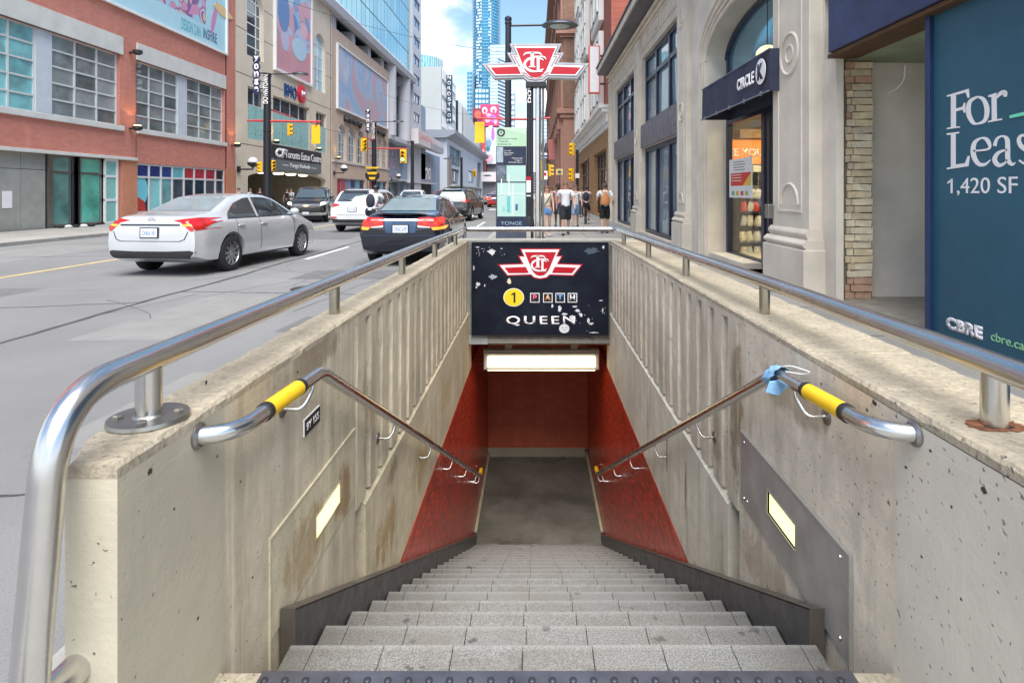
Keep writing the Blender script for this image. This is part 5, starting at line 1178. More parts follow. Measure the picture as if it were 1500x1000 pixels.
# ================================================================ RIGHT: limestone shop building
Rr = lambda px: dd(px, XR)
XR = 3.87
LIM = mat('grey_limestone', (.60, .54, .455), .85, var=.13, vs=1.6, bmp=.18, bs=45)
NVF = mat('navy_window_frame', (.012, .018, .045), .35, var=0)
SPD = mat('mauve_grey_spandrel', (.13, .115, .135), .4, .3, var=.12, vs=1.5)
lb = thing('limestone_shop_building', 'grey limestone shop building with navy framed windows and an arched corner shop entrance', 'building', (XR, 20, 0))
W1 = (Rr(996.5), Rr(940.5)); W2 = (Rr(931.5), Rr(901)); CK = (9.0, Rr(1036))
yEnd = Rr(893)
holes = [(W1[0], W1[1], 3.85, 6.25), (W1[0], W1[1], .0, 3.02), (W2[0], W2[1], 3.85, 6.25), (W2[0], W2[1], .0, 3.02), (CK[0], CK[1], 0, 5.12, .72)]
facade(lb, LIM, XR, -1, 7.93, yEnd, 0, 7.45, holes, depth=.55, bd=9, ends=True)
for (a, c) in (W1, W2):
    w_ = (c-a)/3; cp = [a, a+w_, a+2*w_, c]
    window(lb, XR+.12, -1, a, c, 3.85, 6.25, 3, 2, NVF, G_SKY, bar=.14, depth=.16, rowpos=[3.85, 5.45, 6.25], tilt=1)
    window(lb, XR+.12, -1, a, c, .02, 3.02, 3, 1, NVF, glassmat('shop_window_reflective', (.11, .14, .16), .03), bar=.15, depth=.16, tilt=.8)  # bright reflections of the lower panes put into a paler base colour
    bx(lb, 'spandrel_panel', SPD, XR-.05, XR+.1, a-.02, c+.02, 3.03, 3.84, .01); bx(lb, 'window_sill', LIM, XR-.06, XR+.1, a-.05, c+.05, -.01, .05)
def moulding(parent, x, y0, y1, z, h, out, m=LIM, name='moulding', back=.02):
    b = MB(); n = 8; pr = [(x+back, z), (x-out*.55, z)] + [(x-out*(.55+.45*math.sin(PI*k/n)), z+h*(.12+.76*k/n)) for k in range(n+1)] + [(x-out*.4, z+h), (x+back, z+h)]
    T = Matrix.Translation((0, y1, 0)) @ Matrix(((1,0,0,0),(0,0,-1,0),(0,1,0,0),(0,0,0,1))); b.prism(pr, y1-y0, T); return b.build(name, m, parent, smooth=True, ang=30, fix=True)
def ring(parent, x, y, z, r, w_=.02, full=True, m=LIM, name='carved_ring'):
    b = MB(); n = 32 if full else 16; a1 = 2*PI if full else PI
    pts = [(x, y+r*math.cos(a1*k/n), z+r*math.sin(a1*k/n)) for k in range(n+1)]; b.tube(pts, w_, 8); return b.build(name, m, parent, smooth=True)
def pilaster(a, c, px_, base=True, zc=7.0, cap=True, rings=(1.2, 3.5, 5.9)):
    t_ = lb; x = XR-px_
    bx(t_, 'pilaster_shaft', LIM, x, XR+.02, a, c, .95, zc, .008)
    m_ = .17*(c-a)
    b = MB()        # raised panel border
    for (p0, p1, q0, q1) in ((a+m_, a+m_+.035, 1.2, zc-.3), (c-m_-.035, c-m_, 1.2, zc-.3), (a+m_, c-m_, 1.165, 1.2), (a+m_, c-m_, zc-.3, zc-.265)): b.box(x-.016, x+.01, p0, p1, q0, q1)
    b.build('panel_border', LIM, t_, bevel=.006)
    r_ = (c-a)*.24
    for z in rings: ring(t_, x-.005, (a+c)/2, z, r_, .022, z != rings[0]); 
    for z in rings[1:]: ring(t_, x-.004, (a+c)/2, z, r_*.42, .016, True)
    if base:
        bx(t_, 'pilaster_plinth', LIM, x-.12, XR+.02, a-.10, c+.10, 0, .68, .012)
        moulding(t_, x-.03, a-.07, c+.07, .68, .13, .09, name='base_torus', back=px_+.05); moulding(t_, x, a-.03, c+.03, .81, .141, .06, name='base_torus', back=px_+.03)
pilaster(Rr(939.5), Rr(932.5), .10); pilaster(Rr(1012), Rr(998), .12)
pilaster(7.98, Rr(1149), .18, rings=(1.28, 3.45, 6.0)); pilaster(yEnd-.9, yEnd-.05, .08)
# jamb mouldings and archivolt of the shop opening
for k in range(3):
    bx(lb, 'jamb_moulding', LIM, XR-.05-.025*k, XR+.01, CK[1]+.04+.14*k, CK[1]+.13+.14*k, 0, 4.4, .01)
yc = (CK[0]+CK[1])/2; ry = (CK[1]-CK[0])/2
for k, (dr, wd) in enumerate(((.05, .05), (.20, .035), (.33, .055), (.50, .03))):
    pts = [(XR-.02-.012*k, yc-(ry+dr)*math.cos(PI*i/36), 4.40+(.72+dr)*math.sin(PI*i/36)) for i in range(37)]
    b = MB(); b.tube(pts, wd, 8); b.build('archivolt_moulding', LIM, lb, smooth=True)
# entablature and eave
for z, h, o in ((6.50, .10, .05), (6.98, .07, .05), (7.12, .13, .10), (7.30, .10, .17)): moulding(lb, XR, 7.93, yEnd, z, h, o, name='cornice_moulding')
EV = mat('mauve_soffit', (.15, .135, .145), .7, var=.12, vs=.8)
bx(lb, 'eave_soffit', EV, XR-.62, XR+1.5, 7.93, yEnd, 7.46, 7.52); bx(lb, 'eave_fascia', LIM, XR-.66, XR+1.5, 7.93, yEnd+.02, 7.525, 7.78, .01); bx(lb, 'gutter', mat('gutter_dark', (.05, .045, .05), .5, .4), XR-.71, XR+1.5, 7.93, yEnd+.04, 7.785, 7.86)
bx(lb, 'parapet', LIM, XR+.6, XR+9, 7.93, yEnd, 7.87, 9.5)
for a in (18.5, 21.9, 30.0): b = MB(); b.box(XR-.05, XR+.01, a, a+.5, 6.62, 6.94); b.build('frieze_block', LIM, lb, bevel=.03)
# ---- corner shop front set back in the arch
sh = thing('corner_shop_front', 'glazed shop door and window with posters and snack shelves under a navy awning', 'shop front', (4.4, 11, 0))
XG = XR+.48
z0g = .10; f0, f1 = CK[0]+.02, CK[1]-.01
ysp = [dd(1068, XG)+.1, dd(1122, XG), dd(1133, XG), CK[0]]
b = MB()
for y, w_ in ((f1-.10, .10), (ysp[1]-.06, .14), (ysp[1]-.30, .09), (ysp[2]-.30, .09), (f0, .1)): b.box(XG-.06, XG+.05, y, y+w_, .04, 5.1 if w_ == .10 else 3.0)
b.box(XG-.058, XG+.048, f0, f1, 2.94, 3.08); b.box(XG-.058, XG+.048, f0, f1, .04, .16)
b.build('frame', NVF, sh); 
n = 24; pts = [(f0, 3.08), (f1, 3.08)] + [(yc+ry*math.cos(PI*k/n), 4.40+.72*math.sin(PI*k/n)) for k in range(n+1)]
b = MB(); b.prism(pts, .012, face_px(XG-.004, 0, 0)); b.build('arched_pane', mat('blue_arch_glass', (.26, .48, .62), .05, .75, var=.3, vs=.7), sh)
for i in range(n):
    pass
pts = [(XG-.04, yc-(ry-.03)*math.cos(PI*i/30), 4.40+.69*math.sin(PI*i/30)) for i in range(31)]; b = MB(); b.tube(pts, .06, 8); b.build('arch_frame', NVF, sh, smooth=True)
b = MB(); b.quad((XG, ysp[1]+.08, .16), (XG, f1-.1, .16), (XG, f1-.1, 2.94), (XG, ysp[1]+.08, 2.94)); b.v = b.v; b.f = [f[::-1] for f in b.f]; b.build('window_pane', CLEAR, sh)
b = MB(); b.quad((XG, f0+.1, .16), (XG, f0+.1, 2.94), (XG, ysp[2]-.21, 2.94), (XG, ysp[2]-.21, .16)); d_ = b.build('door', CLEAR, sh)
b = MB(); b.tube([(XG-.1, ysp[2]-.32, .9), (XG-.1, ysp[2]-.32, 1.35)], .014, 8); b.box(XG-.1, XG-.02, ysp[2]-.33, ysp[2]-.31, .93, .95); b.box(XG-.1, XG-.02, ysp[2]-.33, ysp[2]-.31, 1.3, 1.32); b.build('handle', STEEL, d_)
bx(sh, 'stone_step', LIM, XR+.05, XG+.2, ysp[1]+.05, f1, 0, .12, .01); bx(sh, 'door_closer_box', STEEL_D, XR-.27, XR-.19, 9.15, 9.3, 1.05, 1.27, .01)
# poster on the pane
T = face_nx(XG-.065, (dd(1073, XG)+dd(1107, XG))/2, 1.75); pw = dd(1073, XG)-dd(1107, XG); ph = .82
def rect(x0, x1, y0, y1): return [(x0, y0), (x1, y0), (x1, y1), (x0, y1)]
po = thing('shop_poster', 'white poster with a red and yellow block taped inside the shop window', 'poster', (XG-.05, 12.7, 1.7))
art(rect(-pw/2, pw/2, -ph/2, ph/2), WHITE, T, po, .004, 'sheet'); art(rect(-pw/2*.85, pw/2*.9, -.16, .11), mat('poster_red', (.65, .03, .02), .5, var=0), T, po, .006, 'red_block'); art([(pw*.12, -.16), (pw*.45, -.16), (pw*.45, .09)], mat('poster_yellow', (.8, .5, .05), .5, var=0), T, po, .008, 'yellow_corner')
INK = mat('poster_ink', (.08, .08, .09), .6, var=0)
for k in range(4): art(rect(-pw*.3, pw*(.15+.05*(k % 2)), .33-.055*k, .345-.055*k), INK, T, po, .006, 'text_line')
for k in range(3): art(rect(-pw*.38, pw*.05, .06-.06*k, .075-.06*k), WHITE, T, po, .008, 'text_line')
for k, c in enumerate(((.1, .4, .15), (.7, .4, .05), (.6, .05, .05), (.4, .45, .1))): art(rect(-pw*.38+pw*.2*k, -pw*.38+pw*.2*k+pw*.12, -.36, -.27), mat('logo_%d' % k, c, .5, var=0), T, po, .006, 'logo_block')
# shop interior
it = thing('shop_interior', 'lit shop room with orange banner seen through the corner shop window', 'interior', (6, 14, 0))
b = MB(); x0, x1, y0i, y1i, zt_ = XG+.06, 9.0, 9.1, 19, 3.5
b.quad((x0, y0i, .03), (x1, y0i, .03), (x1, y1i, .03), (x0, y1i, .03)); b.quad((x1, y0i, 0), (x1, y1i, 0), (x1, y1i, zt_), (x1, y0i, zt_)); b.quad((x0, y1i, 0), (x1, y1i, 0), (x1, y1i, zt_), (x0, y1i, zt_)); b.quad((x0, y0i, zt_), (x1, y0i, zt_), (x1, y1i, zt_), (x0, y1i, zt_)); b.quad((x0, y0i, 0), (x1, y0i, 0), (x1, y0i, zt_), (x0, y0i, zt_))
b.quad((x0, CK[1]+.05, 0), (x0, y1i, 0), (x0, y1i, zt_), (x0, CK[1]+.05, zt_))
b.build('room', mat('cream_room', (.55, .50, .38), .7, var=.06), it)
for q in ((5.2, 6.4), (7.0, 8.2)): bx(it, 'ceiling_light', mat('shop_ceiling_glow', (1, .95, .8), .5, var=0, emit=(1, .86, .60), es=2.4), q[0], q[1], 10, 14.8, 3.42, 3.46)
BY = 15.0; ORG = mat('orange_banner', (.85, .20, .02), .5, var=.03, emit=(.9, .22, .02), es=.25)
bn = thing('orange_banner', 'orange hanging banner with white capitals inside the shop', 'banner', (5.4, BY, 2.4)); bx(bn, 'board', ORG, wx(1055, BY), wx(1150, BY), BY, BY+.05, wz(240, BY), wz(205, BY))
text('SEE YOU', SIGNW, face_cam((wx(1060, BY)+wx(1118, BY))/2, BY, wz(223.5, BY)), bn, width=wx(1118, BY)-wx(1060, BY), height=.20, depth=.01, bold=.02)
bx(it, 'wood_valance', mat('valance_wood', (.22, .12, .04), .6, var=.3, vs=6), wx(1082, BY), wx(1150, BY), BY-.1, BY+.3, wz(203, BY), wz(190, BY))
shf = thing('snack_shelf', 'black shelf unit with rows of white and red snack bags in the shop', 'shelf', (5.6, 14.2, 0)); SY = 14.0
b = MB(); b.box(wx(1080, SY), wx(1150, SY), SY+.25, SY+.30, 0, 2.1)
for py in (378, 356, 333, 312, 293, 274): b.box(wx(1080, SY), wx(1150, SY), SY-.12, SY+.25, wz(py, SY), wz(py, SY)+.025)
b.box(wx(1080, SY)-.02, wx(1080, SY), SY-.12, SY+.3, 0, 2.1); b.build('rack', BLACK, shf)
rnd = random.Random(6); bag = MB(); n = 6
for j in range(5):
    for i in range(n): a = 2*PI*i/n; w_ = [.075, .085, .085, .08, .07][j]; d_ = [.01, .045, .05, .04, .008][j]; bag.v.append((w_*math.cos(a), d_*math.sin(a), .25*j/4))
for j in range(4):
    for i in range(n): a = j*n+i; q = j*n+(i+1) % n; bag.f.append((a, q, q+n, a+n))
bms = []
for i, c in enumerate(((.7, .7, .72), (.6, .62, .66), (.7, .1, .08), (.75, .72, .6))):
    me = bag.mesh('snack_bag', True, 60); me.materials.append(mat('bag_foil_%d' % i, c, .25, .2, var=.25, vs=25)); bms.append(me)
for r_, py in enumerate((378, 356, 333, 312, 293)):
    x = wx(1083, SY)
    while x < wx(1148, SY): inst('snack_bag', bms[rnd.choice([0, 1, 3] if r_ < 3 else [0, 2, 2])], Matrix.Translation((x+.08, SY-.03, wz(py, SY)+.03)) @ Matrix.Rotation(R(rnd.uniform(-12, 12)), 4, 'Y') @ Matrix.Rotation(R(rnd.uniform(-20, 20)), 4, 'Z'), shf); x += .165
bx(shf, 'price_card', WHITE, wx(1077, SY), wx(1092, SY), SY-.13, SY-.12, wz(252, SY), wz(243, SY)); bx(shf, 'price_card', MC['bag_foil_3'], wx(1100, SY), wx(1115, SY), SY-.13, SY-.12, wz(252, SY), wz(243, SY))
dl = thing('dome_lamp', 'pale yellow dome lamp behind the arched glass of the shop', 'lamp', (4.2, 11.0, 4.4))
yl = dd(1124, XR+.40); zl_ = zz(1124, 80, XR+.40); b = MB(); b.ell((XR+.40, yl, zl_), (.20, .20, .17), 20, 8, zmin=0); b.build('shade', mat('dome_glass', (.75, .68, .35), .3, var=.05, emit=(.9, .8, .4), es=.5), dl, smooth=True); b = MB(); b.cyl((XR+.40, yl, zl_+.15), (XR+.40, yl, 5.05), .01, 6); b.build('stem', BLACK, dl)
# awning
aw = thing('navy_awning', 'navy fabric awning with the shop name over the corner shop door', 'awning', (XR, 11, 3.3))
NV = mat('navy_canvas', (.028, .032, .065), .75, var=.2, vs=3, bmp=.3, bs=6); a0, a1_ = 8.95, Rr(1051); zb_, zt_ = 2.98, 3.62
b = MB(); n = 12; rnd = random.Random(3); vs = []
for k in range(n+1):
    y = a0+(a1_-a0)*k/n; sag = .018*math.sin(k*2.1)
    vs += [(XR-.33+sag, y, zb_), (XR-.325+sag*.5, y, (zb_+zt_)/2), (XR-.32+sag, y, zt_), (XR+.30, y, zt_+.02), (XR+.30, y, zb_+.0)]
fs = []
for k in range(n):
    for i in range(4): a = k*5+i; fs.append((a, a+1, a+6, a+5))
fs += [(0, 1, 2, 3, 4), tuple(n*5+i for i in (4, 3, 2, 1, 0)), ]
b.add(vs, fs); b.build('canvas', NV, aw, smooth=True, ang=30, fix=True)
b = MB(); b.tube([(XR-.345, a0, zb_), (XR-.345, a1_, zb_)], .014, 8); b.tube([(XR-.325, a0, zt_), (XR-.325, a1_, zt_)], .012, 8)
for k in range(5): 
    y = a0+.3+(a1_-a0-.6)*k/4; b.box(XR-.36, XR-.33, y-.02, y+.02, zb_-.03, zb_+.04)
b.build('piping', mat('awning_piping', (.16, .17, .22), .6, var=0), aw)
ym = (dd(1083, XR-.3)+dd(1110, XR-.3))/2; T = face_nx(XR-.345, ym, 3.30) 
text('CIRCLE', SIGNW, T, aw, width=dd(1083, XR-.33)-dd(1108, XR-.33), height=.20, depth=.012, bold=.035, spacing=1.08)
T = face_nx(XR-.345, dd(1116, XR-.33), 3.33) ; art(circ(0, 0, .20, .20), SIGNW, T, aw, .010, 'disc'); text('K', NV, T @ Matrix.Translation((0, 0, .011)), aw, height=.25, width=.22, depth=.008, bold=.05)

# ================================================================ RIGHT: vacant shop with lease hoarding
BP = mat('hoarding_teal_blue', (.020, .095, .145), .5, var=.12, vs=1.2); BN = mat('fascia_indigo', (.020, .032, .095), .4, var=.35, vs=2.5)
vb = thing('vacant_shop_building', 'vacant shop unit with indigo fascia, open recess and crumbling brick jamb', 'building', (XR, 6, 0))
yP = dd(1361, XR)
b = MB(); b.box(XR, XR+9, .3, 7.915, 4.02, 12); b.build('upper_wall', LIM, vb)
bx(vb, 'fascia', BN, XR-.16, XR+.3, .3, dd(1213, XR-.16), zz(1290, 60, XR-.16)*0+3.21, 4.0, .01); bx(vb, 'fascia_underside', mat('rotten_wood', (.10, .05, .02), .8, var=.3), XR-.12, XR+.25, .3, 7.6, 3.16, 3.205)
bx(vb, 'recess_ceiling', mat('green_soffit', (.30, .36, .24), .8, var=.15), XR+.05, XR+4, yP-2, 8.6, 3.18, 3.3)
GP = mat('grey_recess_panel', (.13, .122, .11), .85, var=.35, vs=1.3, bmp=.1)
bx(vb, 'recess_back_panel', GP, wx(1270, 8.0), XR+4, 7.98, 8.1, wz(417, 8.0), 3.2); bx(vb, 'recess_low_panel', GP, wx(1270, 8.0), XR+4, 7.96, 8.1, 0, wz(418, 8.0), .004)
bx(vb, 'recess_side_wall', GP, XR+3.9, XR+4, 3, 8, 0, 3.2); bx(vb, 'threshold', mat('threshold_concrete', (.30, .26, .21), .9, var=.2, vs=6), XR+.0, XR+4, yP-.4, 7.97, .0, .06)
bx(vb, 'jamb_strip', mat('old_dark_wood', (.035, .03, .028), .7), wx(1228, 7.75), wx(1231.5, 7.75), 7.74, 8.1, 0, 3.2); bx(vb, 'jamb_strip', LIM, XR-.01, wx(1227, 7.75), 7.6, 8.1, 0, 3.2)
bx(vb, 'metal_channel', STEEL_D, wx(1232.5, 7.74), wx(1234, 7.74), 7.72, 8.1, 0, 3.2)
BRW = [mat('yellow_brick_%d' % i, c, .9, var=.18, vs=9, bmp=.8, bs=40, obj=False) for i, c in enumerate(((.70, .57, .37), (.60, .49, .32), (.74, .64, .46), (.50, .31, .21), (.55, .46, .34)))]
bx(vb, 'mortar_bed', mat('old_mortar', (.20, .165, .12), .95, var=.25, vs=20, bmp=.8, bs=60), wx(1234, 7.8), wx(1277, 7.8), 7.795, 8.1, 0, 3.18)
bmesh_by = []
rnd = random.Random(12)
for m in BRW:
    b = MB(); b.box(-.5, .5, -.5, .5, -.5, .5); me = b.mesh('brick'); me.materials.append(m); bm = bmesh.new(); bm.from_mesh(me)
    bmesh.ops.subdivide_edges(bm, edges=bm.edges, cuts=1, use_grid_fill=True)
    for v in bm.verts: v.co += Vector((rnd.gauss(0, .012), rnd.gauss(0, .02), rnd.gauss(0, .035)))
    bm.to_mesh(me); bm.free(); bmesh_by.append(me)
z = .06; xa, xb = wx(1234, 7.8), wx(1278, 7.8); k = 0
while z < 3.12:
    h = .088; cuts = [xa+.02+rnd.uniform(-.01, .03), xa+(.10 if k % 2 else .14)+rnd.uniform(-.02, .02), xb-rnd.uniform(0, .022)]
    for a, c in zip(cuts, cuts[1:]):
        w_ = c-a-.010; mi = rnd.choice([0, 0, 1, 2, 2, 4] if z < 2.4 else [3, 4, 1, 0]); 
        if z < .25: mi = 3
        inst('brick', bmesh_by[mi], Matrix.Translation(((a+c)/2, 7.80-rnd.uniform(-.012, .016), z+h/2)) @ Matrix.Rotation(R(rnd.uniform(-3, 3)), 4, 'Y') @ Matrix.Diagonal((w_, .05, h-.008, 1)), vb)
    z += h+.006; k += 1
b = MB(); b.tube(fillet([(wx(1326, 7.2), 7.2, wz(96, 7.2)), (wx(1325, 7.2), 7.2, wz(115, 7.2)), (wx(1318, 7.2), 7.2, wz(128, 7.2)), (wx(1300, 7.2), 7.2, wz(138, 7.2))], {1: .03, 2: .06}), .009, 7); b.tube([(wx(1324, 7.2), 7.2, wz(110, 7.2)), (wx(1334, 7.2), 7.2, wz(104, 7.2))], .006, 6)
b.build('loose_wire', mat('dirty_white_wire', (.6, .6, .55), .6), vb, smooth=True)
hd = thing('lease_hoarding', 'dark teal hoarding with white for lease lettering beside the right guard rail', 'hoarding', (XR, 4, 1.5))
bx(hd, 'board', BP, XR, XR+.06, .3, yP-.07, .06, 3.2); bx(hd, 'edge_post', mat('post_blue', (.014, .035, .10), .4, var=.1), XR-.045, XR+.09, yP-.07, yP, .0, 3.2, .004); bx(hd, 'base_rail', mat('base_rail_dark', (.03, .035, .05), .6), XR-.03, XR+.08, .3, yP-.07, 0, .06)
TL = face_nx(XR-.001, 0, 0)
def qz(zx, zy):
    px, py = 1375+zx/5, 110+zy/5; return (-dd(px, XR), zz(px, py, XR))
def glyph(P, h=.003, nm='lettering'): b = MB(); b.prism([qz(*p_) for p_ in P], h, TL); b.build(nm, SIGNW, hd)
def smooth_curve(P, n=6):
    P = [Vector(p_) for p_ in P]; o = []
    for i in range(len(P)-1):
        a, b_, c, d = P[max(i-1, 0)], P[i], P[i+1], P[min(i+2, len(P)-1)]
        for k in range(n):
            t_ = k/n; o.append(.5*((2*b_)+(c-a)*t_+(2*a-5*b_+4*c-d)*t_*t_+(3*b_-a-3*c+d)*t_**3))
    o.append(P[-1]); return o
def stroke(P, W):
    Q = smooth_curve([(x, y, w_) for (x, y), w_ in zip(P, W)]); l = []; r = []
    for i, q in enumerate(Q):
        d = Vector(Q[min(i+1, len(Q)-1)][:2])-Vector(Q[max(i-1, 0)][:2]); d.normalize(); nn = Vector((-d.y, d.x)); w_ = max(2, q[2])/2
        l.append((q[0]+nn.x*w_, q[1]+nn.y*w_)); r.append((q[0]-nn.x*w_, q[1]-nn.y*w_))
    b = MB(); L3 = [TL @ Vector((*qz(*p_), 0)) for p_ in l]; R3 = [TL @ Vector((*qz(*p_), 0)) for p_ in r]; L4 = [v+Vector((-.003, 0, 0)) for v in L3]; R4 = [v+Vector((-.003, 0, 0)) for v in R3]; n = len(l)
    b.v = [tuple(v) for v in L3+R3+L4+R4]
    for i in range(n-1): b.f += [(2*n+i, 3*n+i, 3*n+i+1, 2*n+i+1), (i, 2*n+i, 2*n+i+1, i+1), (n+i, n+i+1, 3*n+i+1, 3*n+i)]
    b.f += [(0, n, 3*n, 2*n), (n-1, 3*n-1, 4*n-1, 2*n-1)]; b.build('lettering', SIGNW, hd, fix=True)
# F
glyph([(62, 150), (222, 101), (228, 165), (214, 168), (200, 128), (128, 148), (128, 246), (178, 232), (186, 205), (197, 203), (197, 275), (186, 277), (178, 254), (128, 268), (128, 378), (158, 376), (158, 385), (62, 398), (62, 388), (92, 382), (92, 156), (62, 160)])
stroke([(287, 160), (232, 196), (220, 275), (250, 345), (287, 357), (342, 330), (356, 250), (330, 180), (287, 160)], [14, 28, 36, 28, 14, 28, 36, 28, 14])   # o
glyph([(366, 150), (425, 130), (428, 325), (466, 318), (466, 330), (364, 348), (364, 338), (392, 330), (390, 162), (366, 162)]); stroke([(425, 175), (450, 140), (485, 128), (490, 160)], [6, 26, 34, 22])   # r
glyph([(62, 428), (152, 416), (152, 428), (126, 432), (126, 655), (195, 646), (216, 592), (230, 594), (220, 668), (62, 692), (62, 680), (92, 674), (92, 438), (62, 440)])   # L
stroke([(256, 556), (370, 540), (360, 480), (316, 462), (264, 500), (256, 580), (290, 648), (340, 655), (382, 622)], [12, 16, 30, 14, 30, 36, 30, 22, 6])  # e
stroke([(412, 520), (430, 468), (470, 448), (502, 470), (508, 530), (510, 620), (540, 655), (564, 640)], [26, 20, 14, 30, 34, 34, 22, 6]); stroke([(506, 545), (440, 570), (412, 620), (440, 660), (480, 650), (506, 620)], [10, 24, 34, 30, 18, 8])  # a
stroke([(655, 480), (620, 440), (590, 470), (605, 520), (655, 560), (680, 610), (640, 650), (590, 625)], [10, 16, 28, 32, 32, 28, 18, 12])  # s
stroke([(720, 556), (834, 540), (824, 480), (780, 462), (728, 500), (720, 580), (754, 648), (804, 655), (846, 622)], [12, 16, 30, 14, 30, 36, 30, 22, 6])
def htext(s, pxa, pxb, py, hpx, bold=0, m=SIGNW):
    pm = (pxa+pxb)/2; ya, yb = dd(pxa, XR), dd(pxb, XR); text(s, m, face_nx(XR-.001, (ya+yb)/2, zz(pm, py, XR)), hd, width=ya-yb, height=hpx*XR/(pm-CX), depth=.003, bold=bold)
bx(vb, 'panel_line', DARK, wx(1279, 7.95), XR+4, 7.955, 7.975, wz(417.8, 7.97), wz(416.8, 7.97)); htext('1,420 SF', 1393, 1491, 273.5, 27); glyph([(64, 788), (90, 764), (96, 764), (96, 772), (70, 798)]); 
GRN = mat('mint_green_print', (.20, .75, .48), .5, var=0)
glyph_g = MB(); glyph_g.prism([qz(525, 296), qz(760, 240), qz(760, 270), qz(525, 318)], .006, TL); glyph_g.build('green_rule', GRN, hd)
htext('CBRE', 1386, 1440, 480, 19, .07); htext('cbre.ca/', 1452, 1506, 500, 13, 0, mat('light_green_print', (.35, .70, .35), .5, var=0))

# ================================================================ RIGHT: brick and white bay building
BR2 = brickmat('dark_red_brick', (.30, .070, .045), (.22, .13, .10), bw=.24, bh=.08, var=.2, mw=.01, bmp=.4); OB = brickmat('orange_brown_brick', (.40, .21, .09), (.28, .2, .13), bw=.24, bh=.08, var=.18, mw=.01, bmp=.4)
WST = mat('white_stone', (.72, .71, .68), .7, var=.07, vs=.8)
wb = thing('bay_window_building', 'red brick building with tall white bay windows and a white cornice', 'building', (XR, 40, 0))
ya, yb = yEnd+.1, 54.5
gh = [(32.5, 39.5, .1, 3.9), (42.5, 51.5, .1, 3.9)]
facade(wb, OB, XR+.05, -1, ya, yb, 0, 4.9, gh, depth=.5, bd=8, name='ground_wall')
for h in gh: window(wb, XR+.35, -1, h[0], h[1], h[2], h[3], 4, 2, BLACK, G_DARK, bar=.14, rowpos=[.1, 2.9, 3.9])
facade(wb, BR2, XR+.1, -1, ya, yb, 5.9, 21, [], bd=8, name='upper_wall')
for z, h, o in ((4.85, .25, .12), (5.1, .5, .22), (5.6, .2, .45), (5.8, .2, .60)): bx(wb, 'cornice_course', WST, XR+.05-o, XR+.2, ya-o*.3, yb, z, z+h-.01, .02)
for a in (34.0, 42.5, 49.0):
    for z in (6.1, 11.3, 16.3):
        f_ = MB(); f_.box(XR-.20, XR+.1, a, a+4.6, z, z+4.6); o = f_.build('bay', WST, wb, bevel=.03)
        for k in range(2): window(o, XR-.29, -1, a+.4+k*2.1, a+2.0+k*2.1, z+.5, z+4.1, 1, 2, WST, G_SKY, bar=.12, depth=.12)
vsn = thing('blank_blade_sign', 'tall blank white blade sign with a red border', 'sign', (3.4, 33, 8)); d_ = 33
xa, xb, za, zb_ = wx(862.5, d_), wx(879, d_), wz(137, d_), wz(67, d_)
bx(vsn, 'red_case', mat('sign_border_red', (.55, .10, .07), .5, var=0), xa, xb, d_, d_+.3, za, zb_, .01); bx(vsn, 'white_face', mat('blank_white_face', (.60, .60, .62), .5, var=.05), xa+.07, xb-.07, d_-.02, d_-.001, za+.07, zb_-.07); bx(vsn, 'bracket', BLACK, xb, XR+.1, d_+.1, d_+.2, za+.5, za+.6); bx(vsn, 'bracket', BLACK, xb, XR+.1, d_+.1, d_+.2, zb_-.6, zb_-.5)

# brown tall building
BRN = brickmat('brown_rough_brick', (.26, .15, .105), (.16, .10, .08), bw=.3, bh=.12, axis='XZ', var=.2, mw=.012, bmp=.6); BRF = mat('brown_sandstone', (.42, .185, .125), .85, var=.14, vs=.6, bmp=.2, bs=12); BRD = mat('brown_stone_light', (.40, .22, .165), .85, var=.12, vs=.8)
bb = thing('brown_sandstone_block', 'tall brown sandstone block with projecting cornices on the right', 'building', (2.8, 60, 0))
XB = 2.75; yb0, yb1 = 57.0, 123
hs = []
for k in range(9):
    for j in range(6): a = yb0+2+k*7.2; hs.append((a, a+3.6, 1.0 if j == 0 else 1.6+j*4.1, 4.0 if j == 0 else 1.6+j*4.1+2.9))
facade(bb, BRF, XB, -1, yb0+.3, yb1, 0, 27, hs, depth=.6, bd=10)
b = MB()
for h in hs: b.box(XB+.35, XB+.4, h[0], h[1], h[2], h[3])
b.build('window_glass', G_DARK, bb, kind='stuff')
for h in hs[:24]: bx(bb, 'window_sill', BRD, XB-.15, XB+.1, h[0]-.2, h[1]+.2, h[2]-.25, h[2]-.02)
bx(bb, 'south_wall', BRN, XB+.02, XB+10, yb0, yb0+.28, 9.6, 27); bx(bb, 'south_base', BRD, XB+.02, XB+10, yb0, yb0+.28, 0, 9.0)
for z, h, o in ((8.6, .4, .3), (9.0, .5, .6), (16.3, .3, .3), (16.6, .4, .7), (22.5, .6, .4), (26.6, .6, 1.0)): bx(bb, 'cornice_course', BRD, XB-o, XB+10, yb0-o*.6, yb1, z, z+h, .03)
for k in range(14): bx(bb, 'corbel', BRD, XB-.55, XB, yb0+.6+k*4.6, yb0+1.0+k*4.6, 7.6, 8.58)
for k in range(10): bx(bb, 'pier_strip', BRD, XB-.22, XB+.02, yb0+.35+k*7.2, yb0+1.35+k*7.2, 0, 26.5)
bx(bb, 'roof_tower', mat('grey_brown_top', (.26, .21, .18), .8, var=.2), XB+.4, XB+7, yb0+2, yb0+14, 27.2, 36)
pk = thing('pink_street_banner', 'faded pink banner hanging from the brown building', 'banner', (2.2, 70, 5)); bx(pk, 'cloth', mat('faded_pink', (.62, .22, .20), .7, var=.1), wx(803, 75), wx(815, 75), 75, 75.1, wz(234, 75), wz(204, 75)); bx(pk, 'arm', BLACK, wx(803, 75), XB, 75.0, 75.06, wz(203.9, 75), wz(203, 75))
